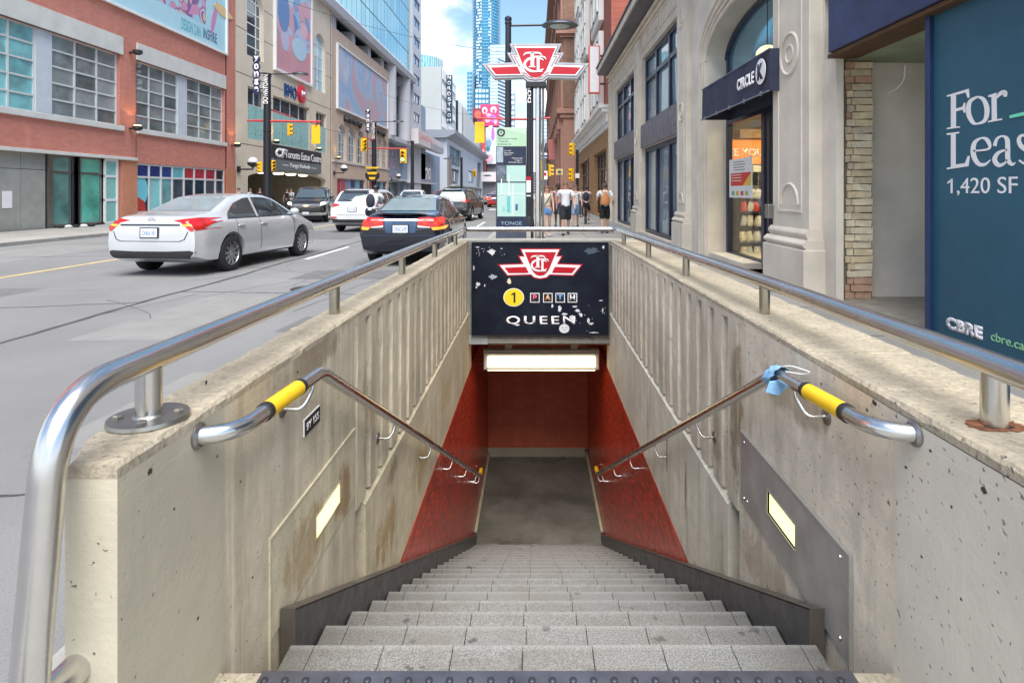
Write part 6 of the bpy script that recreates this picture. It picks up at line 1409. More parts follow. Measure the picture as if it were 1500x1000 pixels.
# ================================================================ vehicles
RUB = mat('tyre_rubber', (.015, .015, .016), .8, var=.2, vs=20, obj=True); RIM = mat('alloy_rim', (.45, .46, .48), .3, .9, var=.1, obj=True); PLAS = mat('black_plastic', (.018, .018, .02), .55, var=.15, vs=10, obj=True)
TAIL = mat('tail_light_red', (.36, .008, .006), .12, var=.35, vs=9, spec=.8, obj=True, emit=(.8, .03, .01), es=.06); AMB = mat('tail_light_amber', (.80, .22, .03), .15, var=.2, vs=9, obj=True, emit=(1, .35, .04), es=.5)
HEADL = mat('headlamp_glow', (.8, .9, .9), .1, var=0, emit=(.8, 1, .9), es=4); LAMPC = mat('lamp_clear', (.60, .60, .58), .12, var=.2, vs=20, obj=True)
PLATE = mat('plate_white', (.62, .66, .72), .4, var=.05); PLB = mat('plate_blue', (.05, .10, .35), .5, var=0); CHR = mat('chrome', (.7, .7, .72), .12, 1, var=0)
SEAMC = mat('panel_gap', (.02, .02, .022), .6, var=0)
CG = glassmat('car_glass', (.012, .018, .022), .03, wob=.0); CG2 = glassmat('car_glass_pale', (.07, .085, .085), .05, wob=.0)
def carpaint(name, c, metal=.35, rough=.28): return mat(name, c, rough, metal, var=0, coat=1)
def lerpc(xs, ks):
    X = np.array([k[0] for k in ks]); Y = np.array([k[1] for k in ks]); return np.interp(xs, X, Y)
def sm(xs, ks, s=.07):
    f = np.linspace(xs[0]-.5, xs[-1]+.5, 900); y = lerpc(f, ks); dx = f[1]-f[0]; n = int(3*s/dx); k = np.exp(-.5*(np.arange(-n, n+1)*dx/s)**2); k /= k.sum()
    return np.interp(xs, f, np.convolve(np.pad(y, n, 'edge'), k, 'valid'))
KINDS = {
 'sedan': dict(L=4.64, W=.89, wb=2.70, wr=.335, top=[(-2.32,.95),(-2.24,1.055),(-1.72,1.115),(-1.62,1.13),(-.95,1.40),(-.35,1.46),(.25,1.44),(.60,1.36),(1.28,1.03),(1.9,.90),(2.2,.74),(2.32,.60)],
    belt=[(-2.32,.90),(-1.7,.965),(1.2,.92),(2.0,.76),(2.32,.55)], rw=[(-2.32,.66),(-1.65,.68),(-1.0,.58),(.4,.57),(1.25,.66),(2.32,.58)], w=[(-2.32,.80),(-2.1,.87),(-1.5,.89),(1.5,.89),(2.1,.83),(2.32,.66)], zb=[(-2.32,.33),(-2.0,.22),(2.0,.20),(2.32,.26)]),
 'suv': dict(L=4.5, W=.93, wb=2.67, wr=.36, top=[(-2.25,1.0),(-2.2,1.10),(-2.08,1.30),(-1.88,1.58),(-1.4,1.66),(.1,1.65),(.45,1.56),(1.15,1.12),(1.9,1.0),(2.15,.85),(2.25,.7)],
    belt=[(-2.25,1.0),(-1.9,1.05),(1.1,1.0),(2.0,.90),(2.25,.65)], rw=[(-2.25,.76),(-1.9,.64),(-1.2,.64),(.3,.62),(1.15,.72),(2.25,.64)], w=[(-2.25,.85),(-2.0,.92),(1.6,.93),(2.05,.88),(2.25,.74)], zb=[(-2.25,.38),(-2.0,.26),(2.0,.25),(2.25,.32)]),
 'pickup': dict(L=5.4, W=.96, wb=3.3, wr=.40, top=[(-2.7,1.12),(-2.6,1.13),(-.85,1.13),(-.78,1.20),(-.60,1.78),(-.2,1.83),(.45,1.81),(.75,1.70),(1.3,1.22),(2.3,1.14),(2.6,1.02),(2.7,.85)],
    belt=[(-2.7,1.06),(-.8,1.08),(1.3,1.12),(2.4,1.05),(2.7,.8)], rw=[(-2.7,.9),(-.85,.9),(-.5,.70),(.5,.68),(1.3,.8),(2.7,.78)], w=[(-2.7,.92),(-2.4,.96),(2.2,.96),(2.55,.93),(2.7,.82)], zb=[(-2.7,.5),(-2.4,.36),(2.4,.34),(2.7,.36)]),
}
_carbase = {}
def car_shell(kind):
    if kind in _carbase: return _carbase[kind]
    K = KINDS[kind]; L2 = K['L']/2; xs = np.unique(np.concatenate([np.linspace(-L2, L2, 92)])); zt = sm(xs, K['top'], .05); zs = sm(xs, K['belt']); rw = sm(xs, K['rw']); wv = sm(xs, K['w'], .06); zb = sm(xs, K['zb'])
    def ring(i):
        W, T, B, r_, b_ = wv[i], zt[i], min(zs[i], zt[i]-.02), min(rw[i], wv[i]*.93), zb[i]; h = T-B
        half = [(0, b_), (W*.80, b_), (W*.955, b_+.05), (W*.995, b_+.20), (W, (b_+B)/2+.02), (W*.99, B-.16), (W*.972, B-.06), (W*.945, B)]
        wb_ = W*.925
        for t_ in (.12, .4, .7, .88): half.append((wb_+(r_-wb_)*t_, B+h*t_*(.96)))
        half += [(r_*.93, B+h*.955), (r_*.80, B+h*.985), (r_*.45, T-.002), (0, T)]
        return half
    vs, fs = [], []; rings = [ring(i) for i in range(len(xs))]; m = len(rings[0]); full = 2*m-2
    def addr(half, x, sc=1, zc=.62):
        P = half+[(-y, z) for y, z in half[-2:0:-1]]
        for y, z in P: vs.append((x, y*sc, zc+(z-zc)*sc))
    n = 0
    def zcen(h): return (h[0][1]+h[-1][1])/2
    for sc, dx in ((.0, .045), (.5, .04), (.8, .028), (.93, .014)): addr(rings[0], xs[0]-dx, max(sc, .02), zcen(rings[0])); n += 1
    for i in range(len(xs)): addr(rings[i], xs[i]); n += 1
    for sc, dx in ((.93, .02), (.8, .045), (.5, .07), (0, .08)): addr(rings[-1], xs[-1]+dx, max(sc, .02), zcen(rings[-1])); n += 1
    for k in range(n-1):
        for i in range(full): a = k*full+i; c = k*full+(i+1) % full; fs.append((a, c, c+full, a+full))
    fs.append(tuple(range(full))[::-1]); fs.append(tuple((n-1)*full+i for i in range(full)))
    bm = bmesh.new(); bv = [bm.verts.new(v) for v in vs]
    for f in fs:
        try: bm.faces.new([bv[i] for i in f])
        except Exception: pass
    bmesh.ops.recalc_face_normals(bm, faces=bm.faces)
    bvh = BVHTree.FromBMesh(bm)
    me = bpy.data.meshes.new('shell'); bm.to_mesh(me); bm.free()
    cut = MB()
    for x in (-K['wb']/2, K['wb']/2):
        for s_ in (-1, 1): cut.lathe([(K['wr']+.055, -.18), (K['wr']+.055, .4)], (0,0,0), 'Y', 32, M=Matrix.Translation((x, s_*(K['W']-.06), K['wr']+.015)) @ Matrix.Scale(s_, 4, (0,1,0)))
    cm = cut.mesh('cut'); bm = bmesh.new(); bm.from_mesh(cm); bmesh.ops.recalc_face_normals(bm, faces=bm.faces); bm.to_mesh(cm); bm.free()
    o = bpy.data.objects.new('tmp', me); c = bpy.data.objects.new('cutter', cm); COL.objects.link(o); COL.objects.link(c)
    md = o.modifiers.new('b', 'BOOLEAN'); md.operation = 'DIFFERENCE'; md.object = c; md.solver = 'EXACT'
    dg = bpy.context.evaluated_depsgraph_get(); dg.update(); out = bpy.data.meshes.new_from_object(o.evaluated_get(dg))
    bpy.data.objects.remove(o); bpy.data.objects.remove(c); bpy.data.meshes.remove(cm)
    out.polygons.foreach_set('use_smooth', [True]*len(out.polygons)); out.set_sharp_from_angle(angle=R(38)); out.name = kind+'_shell'
    _carbase[kind] = (out, bvh); return _carbase[kind]
def patch(bvh, pts, axis, sgn, off=.004, step=.05, band=None):
    """flat outline thrown on to the body: axis 'x' uses (y,z), 'y' uses (x,z), 'z' uses (x,y); sgn = side it comes from"""
    bm = bmesh.new()
    def up(a, c): return {'x': Vector((0, a, c)), 'y': Vector((a, 0, c)), 'z': Vector((a, c, 0))}[axis]
    f = bm.faces.new([bm.verts.new(up(*p_)) for p_ in pts]); 
    U, V = {'x': (Vector((0,1,0)), Vector((0,0,1))), 'y': (Vector((1,0,0)), Vector((0,0,1))), 'z': (Vector((1,0,0)), Vector((0,1,0)))}[axis]
    for D in (U, V):
        vals = [v.co.dot(D) for v in bm.verts]; a, c = min(vals), max(vals); k = math.ceil(a/step)
        while k*step < c-1e-4:
            if k*step > a+1e-4: bmesh.ops.bisect_plane(bm, geom=bm.verts[:]+bm.edges[:]+bm.faces[:], plane_co=D*(k*step), plane_no=D)
            k += 1
    A = {'x': Vector((1,0,0)), 'y': Vector((0,1,0)), 'z': Vector((0,0,1))}[axis]; bad = []
    for v in bm.verts:
        h = bvh.ray_cast(v.co+A*sgn*5, -A*sgn)
        if h[0] is None: bad.append(v); continue
        nn = h[1] if h[1].dot(A*sgn) > 0 else -h[1]; v.co = h[0]+nn*off
    if bad: bmesh.ops.delete(bm, geom=bad, context='VERTS')
    bmesh.ops.recalc_face_normals(bm, faces=bm.faces)
    if bm.faces and sum((f.normal.dot(A*sgn) for f in bm.faces)) < 0: bmesh.ops.reverse_faces(bm, faces=bm.faces)
    me = bpy.data.meshes.new('patch'); bm.to_mesh(me); bm.free(); me.polygons.foreach_set('use_smooth', [True]*len(me.polygons)); return me
def mir(P): return [(-a, c) for a, c in P]
_wh = {}
def wheel_mesh(r, spokes):
    if (r, spokes) in _wh: return _wh[(r, spokes)]
    b = MB(); b.lathe([(r*.62, -.10), (r*.90, -.105), (r*.985, -.085), (r, -.05), (r, .05), (r*.985, .085), (r*.90, .105), (r*.66, .10)], (0,0,0), 'Y', 32, caps=False); t_ = b.mesh('tyre', True, 50); t_.materials.append(RUB)
    b = MB(); n = 32
    prof = [(r*.68, .098), (r*.64, .10), (r*.60, .06), (r*.60, -.05)]
    for rr, h in prof:
        for k in range(n): a = 2*PI*k/n; b.v.append((rr*math.cos(a), h, rr*math.sin(a)))
    for i in range(3):
        for k in range(n): a = i*n+k; c = i*n+(k+1) % n; b.f.append((a, c, c+n, a+n))
    for k in range(spokes):
        a = 2*PI*k/spokes; M = Matrix.Rotation(a, 4, 'Y'); b.box(r*.10, r*.64, .055, .085, -.022*(.3/.335)*1.3, .022*1.3, M=M)
    b.lathe([(r*.17, .05), (r*.17, .09), (r*.12, .10)], (0,0,0), 'Y', 16); q = b.mesh('rim', True, 35); q.materials.append(RIM)
    b = MB(); b.lathe([(r*.61, .0), (r*.61, .02)], (0,0,0), 'Y', 24); d = b.mesh('brake_disc'); d.materials.append(PLAS)
    _wh[(r, spokes)] = (t_, q, d); return _wh[(r, spokes)]
def car(name, label, loc, heading, kind, paint, scale=1.0, group=None, rear=None, plate=None, front=False, near=True, glass=None, spokes=10, roofrack=False, valance=True, sq_tail=False):
    """heading: 0 = nose to +Y, positive turns the nose to +X"""
    K = KINDS[kind]; me0, bvh = car_shell(kind); me = me0.copy(); me.materials.clear(); me.materials.append(paint); gl_ = glass or CG
    root = thing(name, label, 'pickup truck' if kind == 'pickup' else 'car', (0,0,0), 0, group)
    inst('body', me, Matrix.Identity(4), root)
    L2 = K['L']/2; W = K['W']
    def pt(nm, P, ax, sg, m, off=.004, parent=root, step=.05):
        q = patch(bvh, P, ax, sg, off, step); q.materials.append(m); q.name = nm; return inst(nm, q, Matrix.Identity(4), parent)
    # side windows, doors, handles
    if kind == 'sedan': SW = [[(-1.38,1.00),(-1.30,1.09),(-.98,1.27),(-.62,1.36),(-.42,1.375),(-.42,.99)], [(-.34,.985),(-.34,1.378),(.1,1.375),(.42,1.33),(.68,1.22),(1.12,.985)]]; RG = [(-.60,1.13),(.60,1.13),(.50,1.375),(.35,1.40),(-.35,1.40),(-.50,1.375)]; WS = [(-.62,1.05),(.62,1.05),(.50,1.385),(-.50,1.385)]; seams = [-1.18, -.38, .98]
    elif kind == 'suv': SW = [[(-1.85,1.10),(-1.72,1.42),(-1.45,1.50),(-1.25,1.51),(-1.25,1.09)], [(-1.18,1.09),(-1.18,1.51),(-.38,1.52),(-.38,1.06)], [(-.30,1.06),(-.30,1.52),(.15,1.51),(.42,1.42),(.95,1.06)]]; RG = [(-.64,1.16),(.64,1.16),(.54,1.52),(-.54,1.52)]; WS = [(-.66,1.15),(.66,1.15),(.54,1.56),(-.54,1.56)]; seams = [-1.22, -.34, .85]
    else: SW = [[(-.62,1.22),(-.50,1.66),(-.25,1.70),(-.02,1.70),(-.02,1.20)], [(.06,1.20),(.06,1.70),(.5,1.68),(.74,1.58),(1.10,1.22)]]; RG = [(-.55,1.28),(.55,1.28),(.50,1.68),(-.50,1.68)]; WS = [(-.74,1.26),(.74,1.26),(.60,1.70),(-.60,1.70)]; seams = [-.66, .02, 1.15]
    for s_ in (-1, 1):
        for P in SW: pt('side_window', P, 'y', s_, gl_)
        if near:
            for x in seams: pt('door_gap', [(x-.006, K['zb'][1][1]+.12), (x+.006, K['zb'][1][1]+.12), (x+.006, SW[0][0][1]-.0), (x-.006, SW[0][0][1]-.0)], 'y', s_, SEAMC, .003)
            pt('belt_strip', [(SW[0][0][0]-.02, SW[0][0][1]-.022), (SW[-1][-1][0]+.02, SW[-1][-1][1]-.022), (SW[-1][-1][0]+.02, SW[-1][-1][1]-.004), (SW[0][0][0]-.02, SW[0][0][1]-.004)], 'y', s_, PLAS, .006)
            for x in (seams[0]+.12, seams[1]+.12):
                q = bvh.ray_cast(Vector((x, s_*5, SW[0][0][1]-.15)), Vector((0, -s_, 0)))
                if q[0]: b = MB(); y = q[0].y; b.box(x-.10, x+.10, y, y+s_*.035, q[0].z-.015, q[0].z+.015); b.build('door_handle', paint, root, bevel=.006)
        xm = SW[-1][-1][0]-.20; q = bvh.ray_cast(Vector((xm, s_*5, SW[-1][-1][1]+.03)), Vector((0, -s_, 0))); y = q[0].y if q[0] else s_*.8
        b = MB(); b.ell((xm, s_*(abs(y)+.16), SW[-1][-1][1]+.07), (.07, .11, .075), 12, 6, zmin=-.99); b.box(xm-.02, xm+.03, y, s_*(abs(y)+.1), SW[-1][-1][1]+.01, SW[-1][-1][1]+.04); o = b.build('door_mirror', paint if name != 'dark_sedan' else PLAS, root, smooth=True)
    pt('rear_window', RG, 'x', -1, rear.get('glass', gl_) if rear else gl_, .005); pt('windscreen', WS, 'x', 1, gl_, .005)
    # wheels
    t_, q, d = wheel_mesh(K['wr'], spokes)
    for x in (-K['wb']/2, K['wb']/2):
        for s_ in (-1, 1):
            wo = thing('wheel', None, None, (x, s_*(W-.115), K['wr']), PI if s_ < 0 else 0, parent=root)
            M = Matrix.Translation((x, s_*(W-.115), K['wr'])) @ Matrix.Rotation(PI if s_ < 0 else 0, 4, 'Z') @ Matrix.Rotation(x, 4, 'Y'); 
            for nm, mm in (('tyre', t_), ('rim', q), ('brake_disc', d)): inst(nm, mm, M, wo)
    b = MB(); b.box(-L2+.55, L2-.5, -W+.24, W-.24, .21, .42); b.build('underbody', PLAS, root)
    # tail
    zt_ = K['top'][0][1]
    if kind == 'sedan' and rear:
        if rear['style'] == 'wedge':
            TLp = [(.40,.985),(.56,.955),(.66,.865),(.74,.80),(.885,.835),(.895,.93),(.86,1.00),(.70,1.03)]
            TLs = [(-2.32,.85),(-2.05,.87),(-1.78,.955),(-2.0,.985),(-2.32,.975)]
            for s_ in (1, -1):
                o = pt('tail_light', TLp if s_ > 0 else mir(TLp), 'x', -1, TAIL, .007, step=.03); pt('tail_light_wrap', TLs, 'y', s_, TAIL, .012, o, .02)
                A = [(.56,.90),(.66,.885),(.80,.905),(.80,.925),(.62,.925)]; pt('amber_lens', A if s_ > 0 else mir(A), 'x', -1, AMB, .010, o, .03)
            pt('boot_gap', [(-.70,.80),(-.64,.66),(-.55,.625),(.55,.625),(.64,.66),(.70,.80),(.685,.80),(.625,.667),(.54,.635),(-.54,.635),(-.625,.667),(-.685,.80)], 'x', -1, SEAMC, .004)
            pt('chrome_strip', [(-.55,.90),(.55,.90),(.55,.925),(-.55,.925)], 'x', -1, PLAS, .010)
            pt('rear_valance', [(-.80,.44),(-.70,.33),(.70,.33),(.80,.44),(.72,.47),(.3,.455),(-.3,.455),(-.72,.47)], 'x', -1, PLAS, .008)
            lg = MB(); qh = bvh.ray_cast(Vector((-5, 0, .985)), Vector((1,0,0)))[0]; lg.v = []; 
            for rx, ry in ((.075, .048), (.035, .048), (.055, .022)): lg.tube([(qh.x-.012, rx*math.cos(a), .985+ry*math.sin(a)) for a in [2*PI*i/20 for i in range(21)]], .006, 6)
            lg.build('emblem', CHR, root, smooth=True)
        else:
            for s_ in (1, -1):
                TP = [(.34,.86),(.36,1.0),(.60,1.01),(.88,.99),(.90,.82),(.62,.80),(.36,.83)]
                o = pt('tail_light', TP if s_ > 0 else mir(TP), 'x', -1, TAIL, .008, step=.03)
                for cx_, cz_, r_ in ((.50, .92, .055), (.745, .925, .075)): pt('round_lens', circ(s_*cx_, cz_, r_, r_, 16), 'x', -1, mat('bright_red_lens', (.75, .02, .01), .2, var=0, emit=(1, .05, .02), es=.35), .012, o, .03)
                A = [(.62,.81),(.88,.83),(.86,.77),(.66,.755)]; pt('amber_lens', A if s_ > 0 else mir(A), 'x', -1, AMB, .012, o, .03)
                A = [(.34,.85),(.60,.82),(.60,.80),(.36,.81)]; pt('clear_lens', A if s_ > 0 else mir(A), 'x', -1, LAMPC, .012, o, .03)
                TLs = [(-2.32,.82),(-2.05,.84),(-1.98,.97),(-2.32,.99)]; pt('tail_light_wrap', TLs, 'y', s_, TAIL, .007, o, .03)
            pt('plate_recess', [(-.30,.70),(.30,.70),(.33,.93),(-.33,.93)], 'x', -1, mat('blue_sheen_recess', (.05, .09, .16), .3, .4, var=.2), .005)
            pt('chrome_strip', [(-.34,.945),(.34,.945),(.34,.97),(-.34,.97)], 'x', -1, CHR, .012); pt('boot_gap', [(-.66,.70),(.66,.70),(.66,.708),(-.66,.708)], 'x', -1, SEAMC, .004); pt('bumper_crease', [(-.86,.64),(.86,.64),(.86,.655),(-.86,.655)], 'x', -1, mat('crease_highlight', (.05, .07, .12), .2, .5, var=0), .006)
            b = MB(); qh = bvh.ray_cast(Vector((-2.18, 0, 5)), Vector((0,0,-1)))[0]
            n = 16; P = []
            for i in range(n+1): y = -.60+1.2*i/n; P.append((-2.30+.16*abs(y/.6)**3, y, qh.z-.015+.055*(1-abs(y/.6)**4)))
            for i in range(n): a, c = P[i], P[i+1]; b.add([a, c, (c[0]+.16, c[1], c[2]-.012), (a[0]+.16, a[1], a[2]-.012), (a[0]+.02, a[1], a[2]-.035), (c[0]+.02, c[1], c[2]-.035)], [(0,1,2,3), (4,5,1,0), (3,2,5,4)])
            b.build('boot_spoiler', paint, root, smooth=True, fix=True)
    elif kind == 'suv' and rear:
        for s_ in (1, -1):
            TP = [(.50,1.02),(.52,1.08),(.92,1.12),(.94,1.0),(.80,.96)]; o = pt('tail_light', TP if s_ > 0 else mir(TP), 'x', -1, TAIL, .008, step=.04); pt('tail_light_wrap', [(-2.25,.98),(-1.95,1.04),(-1.75,1.10),(-2.0,1.13),(-2.25,1.12)], 'y', s_, TAIL, .008, o, .04)
            A = [(.60,.55),(.84,.55),(.84,.60),(.60,.60)]; pt('reflector', A if s_ > 0 else mir(A), 'x', -1, TAIL, .014, step=.05)
        pt('rear_cladding', [(-.86,.54),(-.80,.38),(.80,.38),(.86,.54),(.5,.50),(-.5,.50)], 'x', -1, PLAS, .010); pt('tailgate_gap', [(-.60,.66),(.60,.66),(.60,.67),(-.60,.67)], 'x', -1, SEAMC, .004)
        b = MB(); b.box(-1.98, -1.80, -.50, .50, 1.575, 1.60); b.build('roof_spoiler', PLAS, root, bevel=.01)
        b = MB(); qh = bvh.ray_cast(Vector((-5, .05, 1.18)), Vector((1,0,0)))[0]; b.tube([(qh.x-.02, .0, 1.18), (qh.x+.03, .4, 1.26)], .012, 6); b.build('rear_wiper', PLAS, root)
    if roofrack:
        for s_ in (1, -1): b = MB(); b.tube(fillet([(-1.5, s_*.56, 1.62), (-1.35, s_*.56, 1.70), (.0, s_*.56, 1.70), (.15, s_*.56, 1.63)], .05, 4), .016, 8); b.build('roof_rail', STEEL_D, root, smooth=True)
    if plate:
        zp = .78 if kind == 'sedan' else .88; qh = bvh.ray_cast(Vector((-5, 0, zp)), Vector((1,0,0)))[0]; x = qh.x-.018
        b = MB(); b.box(x-.002, x+.02, -.172, .172, zp-.092, zp+.092); b.build('plate_holder', PLAS, root); b = MB(); b.box(x-.006, x-.0025, -.152, .152, zp-.075, zp+.075); pl_ = b.build('licence_plate', PLATE, root)
        text(plate, PLB, Matrix.Translation((x-.006, 0, zp-.008)) @ Matrix(((0,0,-1,0),(-1,0,0,0),(0,1,0,0),(0,0,0,1))), pl_, width=.25, height=.075, depth=.002)
    if front:
        zf = K['top'][-1][1]
        if kind == 'pickup': GRp = [(-.62,.62),(.62,.62),(.66,.98),(-.66,.98)]; HP = [(.68,.90),(.93,.92),(.93,1.06),(.66,1.02)]; lo = [(-.9,.38),(.9,.38),(.9,.52),(-.9,.52)]
        elif kind == 'suv': GRp = [(-.5,.55),(.5,.55),(.58,.82),(-.58,.82)]; HP = [(.60,.74),(.86,.78),(.88,.90),(.60,.84)]; lo = [(-.8,.36),(.8,.36),(.8,.46),(-.8,.46)]
        else: GRp = [(-.5,.40),(.5,.40),(.45,.58),(-.45,.58)]; HP = [(.52,.60),(.84,.66),(.86,.76),(.56,.68)]; lo = [(-.7,.28),(.7,.28),(.7,.36),(-.7,.36)]
        pt('grille', GRp, 'x', 1, PLAS, .008); pt('bumper_lip', lo, 'x', 1, PLAS if kind != 'pickup' else CHR, .010)
        for s_ in (1, -1): o = pt('headlight', HP if s_ > 0 else mir(HP), 'x', 1, LAMPC, .010, step=.04); c = [sum(p_[0] for p_ in HP)/4*s_, sum(p_[1] for p_ in HP)/4]; pt('lit_lamp', circ(c[0], c[1], .07, .05, 12), 'x', 1, HEADL, .016, o, .04) if kind == 'pickup' else None
        if kind == 'pickup':
            for z in (.72, .88): pt('grille_bar', [(-.6, z-.012), (.6, z-.012), (.6, z+.012), (-.6, z+.012)], 'x', 1, CHR if z > .8 else PLAS, .016)
            pt('emblem', [(-.13,.865),(-.13,.835),(-.05,.835),(-.05,.82),(.05,.82),(.05,.835),(.13,.835),(.13,.865),(.05,.865),(.05,.88),(-.05,.88),(-.05,.865)], 'x', 1, mat('emblem_gold', (.75, .55, .2), .3, .7, var=0), .022)
        pt('front_plate', [(-.15, .44), (.15, .44), (.15, .56), (-.15, .56)], 'x', 1, PLATE, .02)
    if kind == 'pickup':
        b = MB(); b.box(-2.62, -.86, -.80, .80, 1.06, 1.137); b.build('bed_cover', PLAS, root)
    M = Matrix.Translation(loc) @ Matrix.Rotation(R(90-heading), 4, 'Z') @ Matrix.Scale(scale, 4)
    root.matrix_basis = M; WM[root.name] = M
    return root
P_WHITE = carpaint('pearl_white_paint', (.62, .64, .66), .15); P_PEARL = carpaint('pearl_silver_paint', (.60, .62, .64), .4, .3); P_NAVY = carpaint('navy_black_paint', (.006, .008, .016), .2, .15); P_BLACK = carpaint('black_paint', (.008, .008, .010), .2, .15); P_GREY = carpaint('dark_grey_paint', (.045, .048, .052), .5); P_RED = carpaint('red_paint', (.45, .02, .015), .1); P_SILV = carpaint('silver_paint', (.38, .40, .41), .6)
def at_rear(px_r, d, hd, kind, scale, X=None):      # rear axle placed, returns body centre
    K = KINDS[kind]; h = R(hd); return h
def place_car(X, Yrear, hd, kind, scale):
    K = KINDS[kind]; h = R(hd); Lh = K['L']/2*scale; return (X+math.sin(h)*Lh, Yrear+math.cos(h)*Lh, ROADZ)
def place_front(X, Yfront, hd, kind, scale):
    K = KINDS[kind]; h = R(hd); Lh = K['L']/2*scale; return (X-math.sin(h)*Lh, Yfront-math.cos(h)*Lh, ROADZ)
car('white_sedan', 'white four door sedan with red wedge tail lights, nearest on the left', place_car(-7.0, 10.85, 5.5, 'sedan', 1.05), 5.5, 'sedan', P_PEARL, 1.05, rear=dict(style='wedge', glass=CG2), plate='CHEA 201', glass=CG, spokes=10)
car('dark_sedan', 'dark navy sedan with round red tail lights beside the stairwell', place_car(-2.78, 12.35, 0, 'sedan', 1.02), 0, 'sedan', P_NAVY, 1.02, rear=dict(style='round', glass=CG2), plate='CRSC 679', spokes=10)
car('white_suv', 'white compact SUV seen from behind the cyclist', place_car(-7.05, 23.0, 4, 'suv', 1.02), 4, 'suv', P_WHITE, 1.02, rear=dict(style='suv'), plate='CHCJ 480', roofrack=True)
car('black_pickup', 'black oncoming pickup with lit headlights near the parking entrance', place_front(-11.55, 30.0, 168, 'pickup', 1.02), 168, 'pickup', P_BLACK, 1.02, front=True)
car('white_pickup', 'white oncoming pickup behind the white SUV', place_front(-8.0, 37.5, 176, 'pickup', .95), 176, 'pickup', P_WHITE, .95, front=True)
car('grey_suv', 'dark grey SUV with silver roof stopped beyond the navy sedan', place_car(-4.45, 31.5, 6, 'suv', 1.06), 6, 'suv', P_GREY, 1.06, rear=dict(style='suv'), plate='CBVD 512', roofrack=True, glass=CG2)
car('white_hatchback', 'small white car partly hidden behind the navy sedan roof', place_car(-4.95, 24.5, 0, 'sedan', 1.0), 0, 'sedan', P_WHITE, 1.0, rear=dict(style='round'), plate='CKJT 318')
car('red_suv', 'red SUV facing the camera beyond the white pickup', place_front(-8.6, 55, 176, 'suv', 1.1), 176, 'suv', P_RED, 1.1, front=True, near=False)
far = [('dark red sedan close to the map totem', -4.1, 62, 'sedan', P_RED, 0), ('silver sedan in the far centre lane', -5.6, 75, 'sedan', P_SILV, 0), ('white SUV far up the street', -3.2, 88, 'suv', P_WHITE, 0), ('black sedan far up the left lanes', -9.5, 92, 'sedan', P_BLACK, 180), ('silver SUV in the distant left lanes', -11.4, 70, 'suv', P_SILV, 180), ('dark grey sedan farthest in the traffic', -5.2, 112, 'sedan', P_GREY, 0), ('white sedan far off beside the left kerb', -13.2, 84, 'sedan', P_WHITE, 180), ('white SUV farthest on the left side', -8.6, 125, 'suv', P_WHITE, 180)]
for lab, X, d, kind, pnt, hd in far:
    if hd: car('distant_car', lab, place_front(X, d, 180, kind, 1), 180, kind, pnt, 1, group='distant traffic on the street', front=True, near=False)
    else: car('distant_car', lab, place_car(X, d, 0, kind, 1), 0, kind, pnt, 1, group='distant traffic on the street', rear=dict(style='round') if kind == 'sedan' else dict(style='suv'), near=False)
# ================================================================ people
_skinc = {}
def skin_mat(c): return mat('skin_%02d%02d%02d' % tuple(int(x*99) for x in c), c, .55, var=.05)
def cloth_mat(name, c, **k): return mat(name, c, .85, var=k.get('var', .12), vs=12, bmp=.2, bs=60, obj=True)
HAIRC = {}
def skinmesh(name, V, E, rad, root_i, m, parent, sub=1, M=None):
    me = bpy.data.meshes.new(name); me.from_pydata(V, E, []); me.update(); me.materials.append(m)
    o = bpy.data.objects.new(name, me); COL.objects.link(o); md = o.modifiers.new('s', 'SKIN'); md.use_smooth_shade = True
    for i, r_ in enumerate(rad):
        sv = me.skin_vertices[0].data[i]; sv.radius = (r_, r_) if not isinstance(r_, tuple) else r_; sv.use_root = (i == root_i)
    if sub: s2 = o.modifiers.new('u', 'SUBSURF'); s2.levels = sub; s2.render_levels = sub
    dg = bpy.context.evaluated_depsgraph_get(); dg.update(); out = bpy.data.meshes.new_from_object(o.evaluated_get(dg))
    bpy.data.objects.remove(o); bpy.data.meshes.remove(me); out.polygons.foreach_set('use_smooth', [True]*len(out.polygons))
    if not out.materials: out.materials.append(m)
    out.name = name
    return _reg(bpy.data.objects.new(name, out), parent, M)
